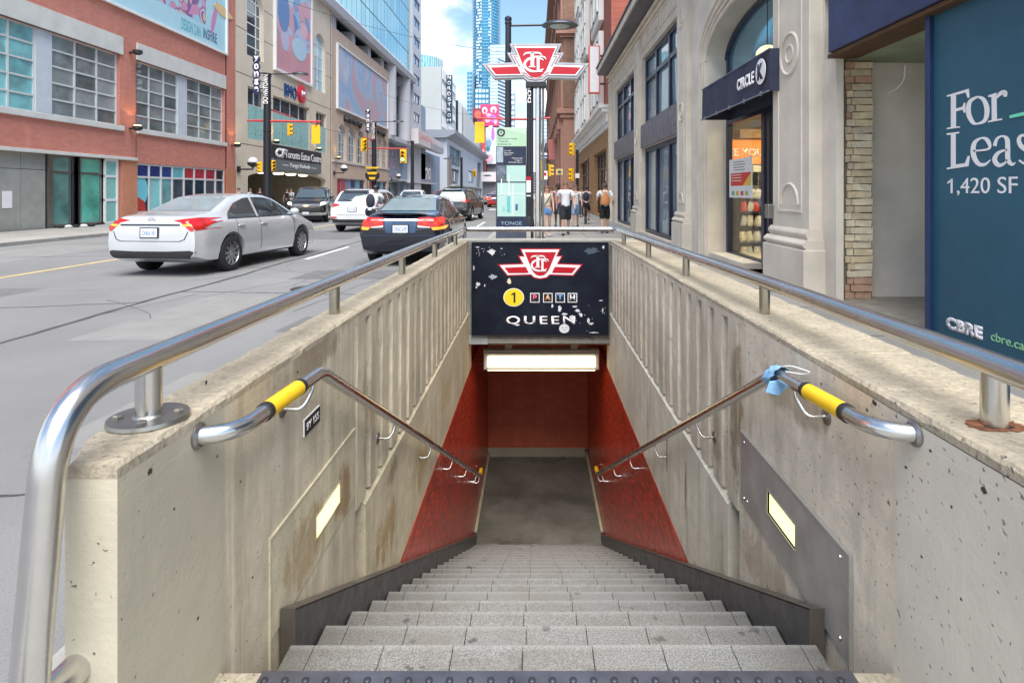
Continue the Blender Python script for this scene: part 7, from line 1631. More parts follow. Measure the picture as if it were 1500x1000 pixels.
def person(label, x, y, face, h=1.72, z=0, sk=(.50, .30, .21), top=(.7, .7, .7), topkind='tee', legs=(.02, .02, .03), legkind='shorts', hair=(.05, .03, .02), longhair=False, step=.28, armswing=.2, build=1.0, female=False, bag=None, beard=False, shoes=(.03, .03, .03), near=True, group=None, seated=False, helmet=None, sling=False, elbow=.15):
    """face: heading the person looks to, 0 = +Y (away from camera), 180 = towards camera"""
    k = h/1.75; t_ = thing('person', label, 'person', (0,0,0), 0, group)
    SM = skin_mat(sk); w_ = build
    sh_w = (.175 if female else .195)*w_; hip = (.095 if female else .088)*w_
    V = []; E = []; RD = []
    def v(p_, r_, par=None):
        V.append((p_[0]*k, p_[1]*k, p_[2]*k)); RD.append(tuple(q*k for q in r_) if isinstance(r_, tuple) else r_*k)
        if par is not None: E.append((par, len(V)-1))
        return len(V)-1
    lean = .28 if seated else .02
    pz = .96
    P = v((0, 0, pz), (.125*w_, .10*w_)); S1 = v((0, lean*.3, pz+.16), (.115*w_, .09*w_), P); S2 = v((0, lean*.8, pz+.34), (.135*w_, .105*w_), S1); CH_ = v((0, lean*1.1, pz+.46), (.12*w_, .09*w_), S2)
    NK = v((0, lean*1.25+.0, pz+.545), .052, CH_); HD1 = v((0, lean*1.3+.015, pz+.62), .068, NK); HD2 = v((0, lean*1.3+.02, pz+.70), .086, HD1); HD3 = v((0, lean*1.3+.005, pz+.755), .062, HD2)
    J = {}
    for s_ in (-1, 1):
        ph = s_*armswing
        SH = v((s_*sh_w, lean*1.05, pz+.475), .056*w_, CH_)
        if seated: EL = (s_*(sh_w+.03), lean+.22, pz+.24); WR = (s_*(sh_w-.02), lean+.46, pz+.14)
        else: EL = (s_*(sh_w+.055), -.02-ph*.5, pz+.185); WR = (s_*(sh_w+.065), -.02-ph*.9+elbow*.4, pz-.05+elbow*.25)
        e1 = v(EL, .039*w_, SH); w1_ = v(WR, .026*w_, e1)
        d = (Vector(WR)-Vector(EL)).normalized(); HB = Vector(WR)+d*.055; hb = v(HB, (.030, .018), w1_)
        side = Vector((0, 1, 0)) if not seated else Vector((1, 0, 0))
        for j, (o_, l_) in enumerate(((-.026, .055), (-.009, .068), (.009, .066), (.026, .056))):
            a = v(HB+d*.035+side*o_, .0085, hb); c = v(HB+d*(.035+l_*.6)+side*o_+Vector((-s_*.008, 0, 0)), .0075, a); v(HB+d*(.03+l_)+side*o_+Vector((-s_*.022, 0, 0)), .0065, c)
        a = v(HB+d*.0+side*.036, .009, hb); v(HB+d*.035+side*.052, .008, a)
        J[s_] = (SH, e1, w1_)
        st = s_*step
        H_ = v((s_*hip, 0, pz-.06), .088*w_, P)
        if seated: KN = (s_*(hip+.03), .38+.05*s_, pz-.22-.10*s_); AN = (s_*(hip+.02), .25, pz-.62-.12*s_); TO = (s_*(hip+.02), .38, pz-.70-.12*s_)
        else:
            lift = max(0, st)*0; KN = (s_*(hip+.0), st*.55+.03, .50); AN = (s_*(hip-.005), st*.95-(.06 if st < 0 else 0), .085+(.05 if st < 0 else 0)); TO = (s_*(hip+.01), AN[1]+.13, .035+(.0 if st < 0 else .0))
        kn = v(KN, .056*w_, H_); mc = v(((KN[0]+AN[0])/2, (KN[1]*.6+AN[1]*.4)-.012, KN[2]*.6+AN[2]*.4), .052*w_, kn); an = v(AN, .034, mc); v(TO, .028, an)
        J[s_] = J[s_]+(KN, AN, TO)
    M = Matrix.Translation((x, y, z)) @ Matrix.Rotation(-R(face), 4, 'Z')
    skinmesh('body', V, E, RD, 0, SM, t_, 1, M)
    hc = Vector((0, lean*1.3+.012, pz+.685))*k
    def pc(nm, b, m, smooth=True): 
        return b.build(nm, m, t_, smooth=smooth, ang=60, M=M)
    # hair
    if helmet: b = MB(); b.ell(hc+Vector((0, 0, .03*k)), (.105*k, .125*k, .095*k), 16, 8, zmin=-.15); pc('helmet', b, helmet)
    else:
        b = MB(); b.ell(hc+Vector((0, -.012*k, .012*k)), (.094*k, .108*k, .108*k), 16, 10, M=Matrix.Rotation(R(28), 4, 'X'), zmin=-.22)
        if longhair: b.ell(hc+Vector((0, -.055*k, -.06*k)), (.088*k, .055*k, .15*k), 14, 8, zmin=-.95)
        pc('hair', b, mat('hair_%02d%02d' % (int(hair[0]*99), int(hair[1]*99)), hair, .6, var=.3, vs=40, obj=True))
    for s_ in (-1, 1): b = MB(); b.ell(hc+Vector((s_*.088*k, .0, -.015*k)), (.012*k, .022*k, .032*k), 8, 5, zmin=-.98); pc('ear', b, SM)
    if 90 < face % 360 < 270 and near:
        b = MB(); b.ell(hc+Vector((0, .098*k, -.022*k)), (.014*k, .022*k, .026*k), 8, 5, zmin=-.98); pc('nose', b, SM)
        for s_ in (-1, 1): b = MB(); b.ell(hc+Vector((s_*.032*k, .084*k, .008*k)), (.016*k, .008*k, .008*k), 8, 4, zmin=-.98); pc('eye', b, DARK)
        b = MB(); b.ell(hc+Vector((0, .086*k, -.058*k)), (.026*k, .008*k, .008*k), 8, 4, zmin=-.98); pc('mouth', b, mat('lip', (.35, .08, .07), .5, var=0))
        if beard: b = MB(); b.ell(hc+Vector((0, .030*k, -.062*k)), (.072*k, .068*k, .045*k), 12, 6, zmin=-.98); pc('beard', b, mat('hair_0402', (.04, .025, .015), .7))
    # top
    TM = top if not isinstance(top, tuple) else cloth_mat('cloth_%02d%02d%02d' % tuple(int(c*99) for c in top), top)
    V = []; E = []; RD = []
    low = pz-.03 if topkind != 'crop' else pz+.10
    qa = v((0, 0, low), (.150*w_, .120*w_)); q0 = v((0, 0, low+.03), (.152*w_, .122*w_), qa); q1 = v((0, lean*.3, pz+.17), (.138*w_, .112*w_), q0); q2 = v((0, lean*.8, pz+.34), (.152*w_, .118*w_), q1); q3 = v((0, lean*1.1, pz+.455), (.128*w_, .094*w_), q2); v((0, lean*1.2, pz+.505), .070, q3)
    for s_ in (-1, 1):
        a = v((s_*sh_w*.97, lean*1.05, pz+.475), .068*w_, q3); EL = V and (s_*(sh_w+.055), -.02-s_*armswing*.5, pz+.185) if not seated else (s_*(sh_w+.03), lean+.22, pz+.24)
        SHp = Vector((s_*sh_w, lean*1.05, pz+.475)); f_ = .62 if topkind != 'crop' else .25
        e = SHp.lerp(Vector(EL), f_); c = v(tuple(e), .058*w_, a)
        if topkind == 'long': pass
    skinmesh('shirt', V, E, RD, 0, TM, t_, 1, M)
    LM = legs if not isinstance(legs, tuple) else cloth_mat('cloth_%02d%02d%02d' % tuple(int(c*99) for c in legs), legs)
    V = []; E = []; RD = []; q0 = v((0, 0, pz+.13), (.126*w_, .104*w_)); q1 = v((0, 0, pz-.05), (.140*w_, .112*w_), q0)
    for s_ in (-1, 1):
        KN, AN = J[s_][3], J[s_][4]; a = v((s_*hip, 0, pz-.10), .102*w_, q1); Hp = Vector((s_*hip, 0, pz-.06)); f_ = {'shorts': .98, 'hotpants': .36, 'trousers': 1}[legkind]
        e = Hp.lerp(Vector(KN), f_); c = v(tuple(Hp.lerp(Vector(KN), f_*.9)), (.090 if legkind == 'shorts' else .096 if legkind == 'hotpants' else .075)*w_, a); c = v(tuple(e), (.088 if legkind == 'shorts' else .096 if legkind == 'hotpants' else .070)*w_, c)
        if legkind == 'trousers': v(tuple(Vector(AN)+Vector((0, 0, .02))), .056, c)
    skinmesh('trousers' if legkind == 'trousers' else 'shorts', V, E, RD, 0, LM, t_, 1, M)
    SHM = mat('shoe_%02d' % int(shoes[0]*99), shoes, .6, var=.1)
    for s_ in (-1, 1):
        AN, TO = Vector(J[s_][4]), Vector(J[s_][5]); c = (AN*.45+TO*.55)*k; c.z = max(.042*k, c.z); b = MB(); b.ell(c+Vector((0, .0, -.012*k)), (.050*k, .135*k, .048*k), 14, 6, zmin=-.6); pc('shoe', b, SHM)
    if bag == 'backpack':
        b = MB(); b.ell(Vector((0, -.20+lean*.6, pz+.30))*k, (.15*k, .10*k, .23*k), 14, 8, zmin=-.98); bg = thing('backpack', 'dark backpack worn by the ' + ('cyclist on the road' if x < -3 else 'cyclist on the pavement'), 'backpack', (x, y, pz), 0); _bgtag(b, bg, cloth_mat('dark_nylon', (.02, .022, .04)), M)
    if bag == 'brown':
        bg = thing('backpack', 'tan brown drawstring backpack worn over a white shirt', 'backpack', (x, y, pz)); b = MB()
        b.lathe([(.02, -.20), (.15, -.19), (.17, -.10), (.15, .02), (.10, .14), (.045, .22), (.03, .26)], (0, 0, 0), n=18, M=Matrix.Translation(Vector((0, -.175, pz+.24))*k) @ Matrix.Diagonal((k, .55*k, k, 1))); _bgtag(b, bg, mat('tan_leather', (.48, .19, .06), .5, var=.2, vs=10, obj=True), M)
        for s_ in (-1, 1): b = MB(); b.tube([Vector((s_*.03, -.16, pz+.46))*k, Vector((s_*.12, -.10, pz+.53))*k, Vector((s_*.14, .0, pz+.56))*k], .012*k, 6); b.build('strap', mat('tan_leather', (.48, .19, .06), .5), bg, M=M)
    if sling:
        b = MB(); b.tube([Vector((-.14, .10, pz+.50))*k, Vector((-.02, .145, pz+.28))*k, Vector((.14, .13, pz+.06))*k], .014*k, 8); pc('bag_strap', b, PLAS)
    return t_
def _bgtag(b, root, m, M): return b.build('sack', m, root, smooth=True, ang=60, M=M)
def patt(name, a, c, scale, kind='check'):
    m, t, p = newmat(name); v = pos(t, (1,1,1), True)
    if kind == 'check':
        ch = _n(t, 'ShaderNodeTexChecker'); t.links.new(v, ch.inputs[0]); ch.inputs['Scale'].default_value = scale; ch.inputs[1].default_value = rgba(a); ch.inputs[2].default_value = rgba(c); t.links.new(ch.outputs[0], p.inputs['Base Color'])
    else: t.links.new(mixc(t, mrange(t, vor(t, v, scale), .30, .36), a, c), p.inputs['Base Color'])
    p.inputs['Roughness'].default_value = .85; return m
WALK = 'pedestrians on the right pavement'
def pxp(px, feet): d = CZ*F/(feet-CY); return wx(px, d), d
x, y = pxp(801, 347.5); person('woman in a beige crop top and blue denim shorts walking towards the stairs', x, y, 182, 1.66, sk=(.55, .32, .22), top=(.62, .56, .45), topkind='crop', legs=(.10, .22, .46), legkind='hotpants', hair=(.16, .07, .03), longhair=True, female=True, sling=True, shoes=(.55, .5, .5), group=WALK, step=.16, build=.95)
x, y = pxp(828.5, 344.5); person('man in a white tee and black shorts in the middle of the walkers', x, y, 178, 1.80, sk=(.52, .31, .22), top=(.70, .72, .76), legs=(.012, .014, .022), hair=(.12, .08, .05), group=WALK, build=1.12, step=.2)
x, y = pxp(817.5, 333); person('bearded man in a red checked shirt behind the woman', x, y, 180, 1.82, sk=(.13, .065, .04), top=patt('red_check_shirt', (.45, .06, .07), (.6, .5, .48), 24), legs=(.02, .025, .05), hair=(.02, .015, .01), beard=True, group=WALK, step=-.18)
x, y = pxp(843, 333.5); person('man in a black and white patterned shirt and denim shorts', x, y, 184, 1.76, sk=(.45, .27, .19), top=patt('spotted_shirt', (.02, .03, .05), (.68, .68, .66), 14, 'spot'), legs=(.14, .22, .34), hair=(.08, .06, .05), group=WALK, step=.22)
x, y = pxp(886, 342); person('man in a white tee walking away with a brown backpack', x, y, 2, 1.78, sk=(.52, .30, .20), top=(.68, .69, .70), legs=(.010, .010, .012), hair=(.07, .055, .05), bag='brown', group=WALK, build=1.1, step=.12, elbow=.5)
x, y = pxp(776.5, 335); person('dark haired woman in white between the sign poles', x, y, 180, 1.60, sk=(.50, .32, .23), top=(.66, .64, .60), legs=(.60, .58, .52), legkind='trousers', hair=(.015, .012, .012), longhair=True, female=True, sling=True, group=WALK, build=.9, step=.15)
for px_, ft, lab, tp, hr, fc in ((835, 315, 'far walker in a pale pink top behind the checked shirt man', (.60, .35, .33), (.05, .03, .02), 180), (808, 313, 'far walker in a dark grey shirt near the banner', (.08, .08, .09), (.03, .02, .02), 180), (852, 318, 'walker in a light top with dark hair close to the brick shop', (.55, .5, .45), (.03, .02, .02), 180), (795, 316, 'far walker in a white shirt beside the steel sign pole', (.6, .6, .6), (.15, .08, .04), 180), (824, 309, 'farthest walker in a blue shirt', (.08, .15, .3), (.05, .04, .03), 180)):
    x, y = pxp(px_, ft); person(lab, x, y, fc, 1.74, sk=(.42, .26, .18), top=tp, legs=(.03, .03, .05), legkind='trousers', hair=hr, group=WALK, near=False)
LEFTP = 'pedestrians on the left pavement'
for px_, d, lab, tp, fc in ((420, 43, 'man in black standing before the parking passage', (.02, .02, .025), 90), (427, 42, 'person in a pale blue shirt by the parking passage', (.40, .50, .60), 200), (350, 35.5, 'person with brown hair behind the roof of the white sedan', (.10, .05, .04), 180), (366, 36, 'person in a white shirt behind the white sedan', (.60, .62, .66), 90), (380, 37, 'person in black beside the black street pole', (.02, .02, .02), 90), (500, 66, 'person in grey outside the arched shop windows', (.2, .2, .22), 0)):
    person(lab, wx(px_, d), d, fc, 1.72, z=.0, sk=(.42, .26, .18), top=tp, legs=(.03, .035, .06), legkind='trousers', hair=(.06, .03, .02), group=LEFTP, near=False)
# ---- bicycles with riders
def bicycle(label, x, y, face, z, m):
    t_ = thing('bicycle', label, 'bicycle', (x, y, z)); M = Matrix.Translation((x, y, z)) @ Matrix.Rotation(-R(face), 4, 'Z')
    for yy in (-.52, .52):
        wo = MB(); wo.tube([(0, yy+.33*math.cos(2*PI*i/28), .34+.33*math.sin(2*PI*i/28)) for i in range(29)], .018, 8, caps=False); o = wo.build('wheel', RUB, t_, smooth=True, M=M)
        sp = MB()
        for i in range(10): a = PI*i/10; sp.tube([(0, yy-.31*math.cos(a), .34-.31*math.sin(a)), (0, yy+.31*math.cos(a), .34+.31*math.sin(a))], .002, 4)
        sp.build('spokes', STEEL, o, M=M)
    fr = MB(); A, B, C_, D_, E_ = (0, -.52, .34), (0, -.05, .30), (0, -.20, .82), (0, .36, .86), (0, .52, .34)
    for p0, p1 in ((A, B), (A, C_), (B, C_), (B, D_), (C_, D_), (D_, E_), (C_, (0, -.23, .95)), (D_, (0, .34, 1.0))): fr.tube([p0, p1], .017, 8)
    fr.build('frame', m, t_, smooth=True, M=M)
    b = MB(); b.tube(fillet([(-.30, .26, 1.0), (-.26, .36, 1.02), (.26, .36, 1.02), (.30, .26, 1.0)], .04, 4), .013, 8); b.build('handlebar', BLACK, t_, smooth=True, M=M)
    b = MB(); b.ell((0, -.25, .97), (.075, .13, .03), 12, 5, zmin=-.8); b.build('saddle', BLACK, t_, smooth=True, M=M)
    b = MB(); b.tube([(-.09, -.05, .30), (.09, -.05, .30)], .01, 6); b.lathe([(.09, -.004), (.09, .004)], (.05, -.05, .30), 'X', 20); b.build('crank', STEEL_D, t_, M=M)
X, Y = wx(546, 19.0), 19.0
bicycle('dark bicycle ridden in the road beside the navy sedan', X, Y, 10, ROADZ, BLACK)
person('cyclist in a white shirt with a navy backpack riding beside the navy sedan', X, Y-.22, 10, 1.76, z=ROADZ+.02, sk=(.12, .07, .05), top=(.60, .63, .68), legs=(.02, .02, .03), seated=True, helmet=mat('helmet_black', (.01, .01, .012), .4, var=0), bag='backpack', build=1.05)
x, y = pxp(858, 328); bicycle('black bicycle ridden on the right pavement', x, y, 8, 0, BLACK)
person('cyclist in a pink top with a black backpack riding away on the pavement', x, y-.2, 8, 1.72, z=.02, sk=(.48, .28, .2), top=(.60, .42, .40), legs=(.012, .012, .015), seated=True, hair=(.02, .015, .01), bag='backpack')

# ================================================================ street furniture
ts = thing('transit_pylon_sign', 'red and silver winged transit emblem on twin steel poles behind the stairwell', 'sign', (wx(785, 8.45), 8.45, 0)); D_ = 8.4
T = face_cam(wx(784.5, D_), D_, wz(121, D_)); emblem(T, wx(863, D_)-wx(706, D_), ts, True, .16)
for px, r_ in ((779.5, .020), (788.5, .042)): b = MB(); b.cyl((wx(px, 8.48), 8.48, 0), (wx(px, 8.48), 8.48, wz(121, 8.48)), r_, 20); b.build('pole', STEEL if r_ > .03 else BLACK, ts, smooth=True)
b = MB(); b.cyl((wx(795.5, 8.5), 8.5, 0), (wx(795.5, 8.5), 8.5, wz(121, 8.5)), .016, 14); b.build('pole', STEEL_D, ts, smooth=True)
b = MB(); b.box(wx(770, D_), wx(800, D_), D_+.0, D_+.13, wz(128, D_), wz(119, D_)); b.build('mount', BLACK, ts, bevel=.01)
# map totem
tt = thing('wayfinding_totem', 'tall green topped street map totem behind the guard rail', 'map totem', (wx(749, 15.5), 15.5, 0)); D_ = 15.5
X0, X1 = wx(726.5, D_), wx(771, D_); q = lambda py: wz(py, D_)
GRNT = mat('totem_green', (.36, .53, .37), .45, var=.04); NVT = mat('totem_navy', (.015, .022, .05), .3, var=.2); MINT = mat('map_mint', (.38, .56, .51), .4, var=.05)
bx(tt, 'core', mat('totem_side', (.05, .06, .09), .4), X0, X1, D_, D_+.22, 0, q(187)); 
def tp(nm, m, a, c, p0, p1, dz=.006): bx(tt, nm, m, wx(a, D_), wx(c, D_), D_-dz, D_-.001, q(p1), q(p0))
tp('head_panel', GRNT, 726.5, 771, 187, 214.5, .012); art([(X0, q(187)), (X1, q(187)), (X1, q(197))], mat('totem_green_light', (.45, .62, .46), .45, var=0), face_cam(0, D_-.012, 0), tt, .002, 'head_wedge')
tp('navy_panel', NVT, 727.5, 770.5, 215, 241); tp('photo_panel', mat('totem_grey', (.30, .36, .42), .3, var=.3, vs=6), 727.5, 737, 215.5, 238, .009); tp('mid_panel', mat('totem_dark_photo', (.10, .12, .15), .2, var=.6, vs=7), 728, 741, 243, 266); tp('small_map', MINT, 742, 770, 242.5, 266); tp('large_map', MINT, 728.5, 770, 268, 317); tp('foot_panel', NVT, 727.5, 770.5, 318, 333)
tp('map_block', mat('map_teal', (.12, .42, .42), .4, var=.05), 742.5, 747.5, 287, 311, .010); tp('map_block', mat('map_blue', (.03, .10, .25), .4, var=0), 755, 758.5, 299, 308, .010); tp('map_block', mat('map_teal2', (.2, .5, .48), .4, var=0), 736, 740, 303, 309, .010); tp('map_street', WHITE, 745, 746.2, 256, 287, .011); tp('map_street', WHITE, 734, 735.4, 262, 284, .011); tp('map_street', WHITE, 730, 768, 284, 284.8, .012); tp('map_street', WHITE, 751, 751.8, 268.5, 316, .011)
b = MB(); b.tube([(wx(734, D_)+.085*math.cos(2*PI*i/24), D_-.014, q(194)+.085*math.sin(2*PI*i/24)) for i in range(25)], .022, 6, caps=False); b.build('ring_logo', NVT, tt, smooth=True); art(circ(wx(734, D_), q(194), .02, .025, 10), NVT, face_cam(0, D_-.013, 0), tt, .003, 'logo_dot')
for s_, py, w1_ in (('Downtown Yonge', 203.5, 28), ('Yonge St', 207.3, 15), ('& Shuter St', 211.3, 19)): text(s_, NVT, face_cam(wx(729.3+w1_/2, D_), D_-.013, q(py)), tt, width=w1_*D_/F, height=.042, depth=.002)
for s_, py, a, c in (('City Hall', 221, 739, 748), ('Eaton Centre', 224, 739, 752), ('Queen St W', 227, 739, 749), ('Massey Hall', 232, 750, 765), ('Yonge St', 235, 754, 765), ('& Dundas Square', 238, 745, 765)): text(s_, SIGNW, face_cam(wx((a+c)/2, D_), D_-.007, q(py)), tt, width=(c-a)*D_/F, height=.034, depth=.002)
text('YONGE', mat('foot_text', (.25, .38, .5), .4, var=0), face_cam(wx(749, D_), D_-.007, q(327)), tt, width=.55, height=.09, depth=.002)
# street poles
def lamp_arm(t_, x, y, z, dx, head=.5):
    b = MB(); b.tube([(x, y, z), (x+dx-.2, y, z+.02), (x+dx, y, z+.03)], .035, 8); b.build('lamp_arm', BLACK, t_, smooth=True)
    b = MB(); b.ell((x+dx+head*.75*(1 if dx > 0 else -1), y, z-.01), (head, head*.8, head*.28), 24, 8, zmin=0); b.build('lamp_hood', mat('lamp_hood_dark', (.05, .055, .075), .35, .5, var=.1), t_, smooth=True)
    b = MB(); b.ell((x+dx+head*.75*(1 if dx > 0 else -1), y, z-.012), (head*.55, head*.45, head*.12), 18, 6, M=Matrix.Rotation(PI, 4, 'X'), zmin=0); b.build('lamp_lens', mat('lens_grey_green', (.5, .58, .52), .3, var=.05), t_, smooth=True)
def pole(lab, px, d, top_py, r_=.10, base=True, z0=0):
    x = wx(px, d); t_ = thing('street_pole', lab, 'pole', (x, d, z0)); zt_ = wz(top_py, d); b = MB(); b.tube([(x, d, z0), (x, d, z0+1.2), (x, d, zt_)], [r_*1.35, r_*1.1, r_*.95], 18); b.build('shaft', BLACK, t_, smooth=True)
    b = MB(); b.lathe([(r_*2, 0), (r_*2, .1), (r_*1.5, .5), (r_*1.35, .55)], (x, d, z0), n=18); b.build('base_collar', BLACK, t_, smooth=True)
    for z in (zt_-.12, zt_*.8, zt_*.6): b = MB(); b.lathe([(r_*1.12, 0), (r_*1.12, .06)], (x, d, z), n=18); b.build('band', BLACK, t_, smooth=True, ang=30)
    b = MB(); b.lathe([(r_*1.15, 0), (r_*1.1, .08), (.01, .14)], (x, d, zt_), n=18); b.build('cap', BLACK, t_, smooth=True); return t_, x, zt_
t_, x, zt_ = pole('tall black lamp pole behind the map totem, left of the transit sign', 744.5, 18, 30, .095); lamp_arm(t_, x, 18, wz(38, 18), wx(800, 18)-x, .55)
t_, x, zt_ = pole('black signal pole right behind the transit sign, with lettering down it', 775.5, 22.5, 100, .105)
text('DOWNTOWN', SIGNW, face_cam(x, 22.36, wz(112, 22.5)) @ Matrix.Rotation(PI/2, 4, 'Z'), t_, width=wz(72, 22.5)-wz(152, 22.5), height=.14, depth=.01, bold=.03)
b = MB(); b.box(x-.07, x+.07, 22.35, 22.37, 1.0, 2.0) if False else b.lathe([(.118, 0), (.118, .06)], (x, 22.5, 1.3), n=16); b.build('white_band', SIGNW, t_)
bx(t_, 'red_push_sign', REDP, x-.12, x+.12, 22.33, 22.36, wz(264, 22.4), wz(259, 22.4)); bx(t_, 'white_push_sign', WHITE, x-.12, x+.12, 22.33, 22.36, wz(282, 22.4), wz(264.5, 22.4))
SB = mat('signal_bulb_dark', (.05, .03, .02), .3, var=0)
def signal(lab, x, y, z, face, lit=None, back=True, sc=1.0, group=None):
    """three lamp head; face: direction its lenses look, 180 = towards the camera"""
    t_ = thing('traffic_signal', lab, 'traffic light', (x, y, z), 0, group); M = Matrix.Translation((x, y, z)) @ Matrix.Rotation(-R(face), 4, 'Z') @ Matrix.Scale(sc, 4)
    b = MB(); b.box(-.17, .17, -.12, .10, -.50, .50); b.build('housing', YEL, t_, bevel=.03, M=M)
    if back: b = MB(); b.box(-.30, .30, -.135, -.122, -.64, .64); b.build('backboard', YEL, t_, bevel=.02, M=M)
    for i, c in enumerate(((.3, .02, .01), (.4, .25, .02), (.02, .25, .12))):
        on = lit == i; b = MB(); b.lathe([(.13, 0), (.12, .02), (.01, .035)], (0, .10, .32-.32*i), 'Y', 16)
        b.build('lens', mat('signal_lit_%d' % i, c, .3, var=0, emit=[(1, .05, .02), (1, .6, .05), (.05, 1, .45)][i], es=4) if on else mat('signal_off_%d' % i, tuple(q_*.35 for q_ in c), .3, var=0), t_, smooth=True, M=M)
        v_ = MB(); n = 12
        for j in range(n+1): a = PI*(-.1+1.2*j/n); v_.v += [(.15*math.cos(a), .10, .32-.32*i+.15*math.sin(a)), (.15*math.cos(a), .32, .32-.32*i+.15*math.sin(a)-.03)]
        for j in range(n): v_.f.append((2*j, 2*j+2, 2*j+3, 2*j+1))
        v_.build('visor', YEL, t_, M=M)
    return t_
def mast(parent, x0, y, z, x1, z1=None, r_=.05, y1=None):
    b = MB(); b.tube([(x0, y, z), (x1, y if y1 is None else y1, z if z1 is None else z1)], [r_, r_*.8], 10); b.build('mast_arm', REDARM, parent, smooth=True)
xp = wx(775.5, 22.5); mast(t_, xp, 22.5, wz(175, 22.5), wx(697, 22.5), wz(173.5, 22.5), .045); mast(t_, xp, 22.5, wz(175, 22.5), wx(806, 22.5), wz(173, 22.5), .045)
signal('yellow signal back hanging from the red arm left of the lamp pole', wx(703, 22.8), 22.8, wz(194.5, 22.8), 2, sc=.62)
G_S = 'small yellow traffic lights further up the street'
signal('small yellow signal above the right crowd seen from behind', wx(806, 45), 45, wz(160, 45)*0+wz(250, 45), 100, sc=.9, group=G_S)
px_pole, xq, zq = pole('black street pole on the right pavement with yellow signals', 845.5, 42, 222, .10)
signal('upper yellow signal on the right pavement pole', wx(838.5, 42), 42, wz(219, 42)+.0, 250, back=False, sc=.9, group=G_S); signal('lower yellow signal on the right pavement pole', wx(837.5, 42), 42, wz(256, 42), 250, back=False, sc=.9, group=G_S)
bx(px_pole, 'small_notice', WHITE, xq-.15, xq+.15, 41.85, 41.87, wz(261, 42), wz(254, 42))
ys = thing('yellow_square_sign', 'small yellow square sign above the walkers', 'sign', (wx(820, 40), 40, 2)); bx(ys, 'plate', mat('pale_yellow_plate', (.70, .58, .22), .5, var=0), wx(814.5, 40), wx(824.5, 40), 40, 40.04, wz(256, 40), wz(247.5, 40)); bx(ys, 'mark', INK, wx(817, 40), wx(822, 40), 39.98, 39.999, wz(254, 40), wz(250, 40)); b = MB(); b.cyl((wx(819.5, 40.1), 40.1, 0), (wx(819.5, 40.1), 40.1, wz(248, 40)), .03, 8); b.build('post', STEEL_D, ys)
wsn = thing('parking_notice', 'white parking notice on a thin post right of the steel sign pole', 'sign', (wx(799, 34), 34, 2)); bx(wsn, 'plate', WHITE, wx(795.5, 34), wx(802, 34), 34, 34.03, wz(263, 34), wz(250.5, 34)); bx(wsn, 'mark', REDP, wx(797, 34), wx(800.5, 34), 33.98, 33.999, wz(257, 34), wz(253, 34)); b = MB(); b.cyl((wx(798.8, 34.1), 34.1, 0), (wx(798.8, 34.1), 34.1, wz(251, 34)), .03, 8); b.build('post', STEEL_D, wsn)
ylb = thing('yellow_banner', 'narrow yellow banner just right of the sign pole', 'banner', (wx(794, 60), 60, 3)); bx(ylb, 'cloth', YEL, wx(791, 60), wx(796, 60), 60, 60.05, wz(263, 60), wz(236, 60)); b = MB(); b.cyl((wx(796.3, 60), 60, 0), (wx(796.3, 60), 60, wz(234, 60)), .05, 8); b.build('post', BLACK, ylb)
BLS = thing('blue_street_sign', 'small blue and white street name plates above the crowd', 'sign', (wx(798, 48), 48, 4)); bx(BLS, 'plate', WHITE, wx(790.5, 48), wx(802, 48), 48, 48.05, wz(231.5, 48), wz(224, 48)); bx(BLS, 'blue_band', PLB, wx(790.7, 48), wx(801.7, 48), 47.98, 47.999, wz(230, 48), wz(227.5, 48)); b = MB(); b.cyl((wx(802.5, 48), 48, 0), (wx(802.5, 48), 48, wz(222, 48)), .05, 8); b.build('post', BLACK, BLS)
# left poles
def script_letters(t_, x, y, z0, z1, s_='yonge', flip=1):
    n = len(s_); 
    for i, ch in enumerate(s_):
        z = z1-(z1-z0)*(i+.5)/n; h_ = (z1-z0)/n
        art(circ(0, 0, h_*.52, h_*.60, 18), mat('script_backing', (.02, .025, .08), .4, var=0), face_cam(x, y, z), t_, .03, 'letter_backing')
        text(ch, SIGNW, face_cam(x, y-.031, z), t_, height=h_*.82, width=h_*.62, depth=.02, bold=.05)
tA, xA, zA = pole('black street pole with lettering by the mall entrance', 391.5, 35, 110, .21)
script_letters(tA, wx(377, 35), 34.9, wz(138, 35), wz(82, 35)); bx(tA, 'letter_bracket', BLACK, wx(379, 35), xA, 35, 35.06, wz(108, 35), wz(106.5, 35)); bx(tA, 'letter_bracket', BLACK, wx(379, 35), xA, 35, 35.06, wz(131, 35), wz(129.5, 35))
text('DOWNTOWN', SIGNW, face_cam(xA, 34.76, wz(132, 35)) @ Matrix.Rotation(PI/2, 4, 'Z'), tA, width=wz(111, 35)-wz(153, 35), height=.30, depth=.01, bold=.03)
lamp_arm(tA, xA, 35, wz(109, 35), wx(430, 35)-xA, .5); mast(tA, xA, 35, wz(177, 35), wx(362, 35), None, .07); mast(tA, xA, 35, wz(177.5, 35), wx(470, 35), wz(178.5, 35), .07); mast(tA, xA, 35, wz(159, 35), wx(428, 41), wz(172, 41), .06, y1=41)
bx(tA, 'signal_hanger', REDARM, wx(463, 35)-.04, wx(463, 35)+.04, 34.97, 35.03, wz(186, 35), wz(177, 35))
signal('large yellow signal back at the end of the red arm by the mall', wx(463, 35), 35.1, wz(197, 35), 4, sc=.86)
signal('small yellow signal hanging in front of the teal panels', wx(424, 41), 41, wz(190, 41), 90, back=False, sc=.85, group=G_S)
signal('yellow signal low on the left of the mall pole', wx(381, 34.7), 34.7, wz(245, 34.7), 215, back=False, sc=.62, group=G_S); signal('yellow signal low on the right of the mall pole', wx(400.5, 34.7), 34.7, wz(243, 34.7), 140, back=False, sc=.62, group=G_S)
tB, xB, zB = pole('second black street pole with scroll letters beside the arched windows', 548, 52, 180, .20)
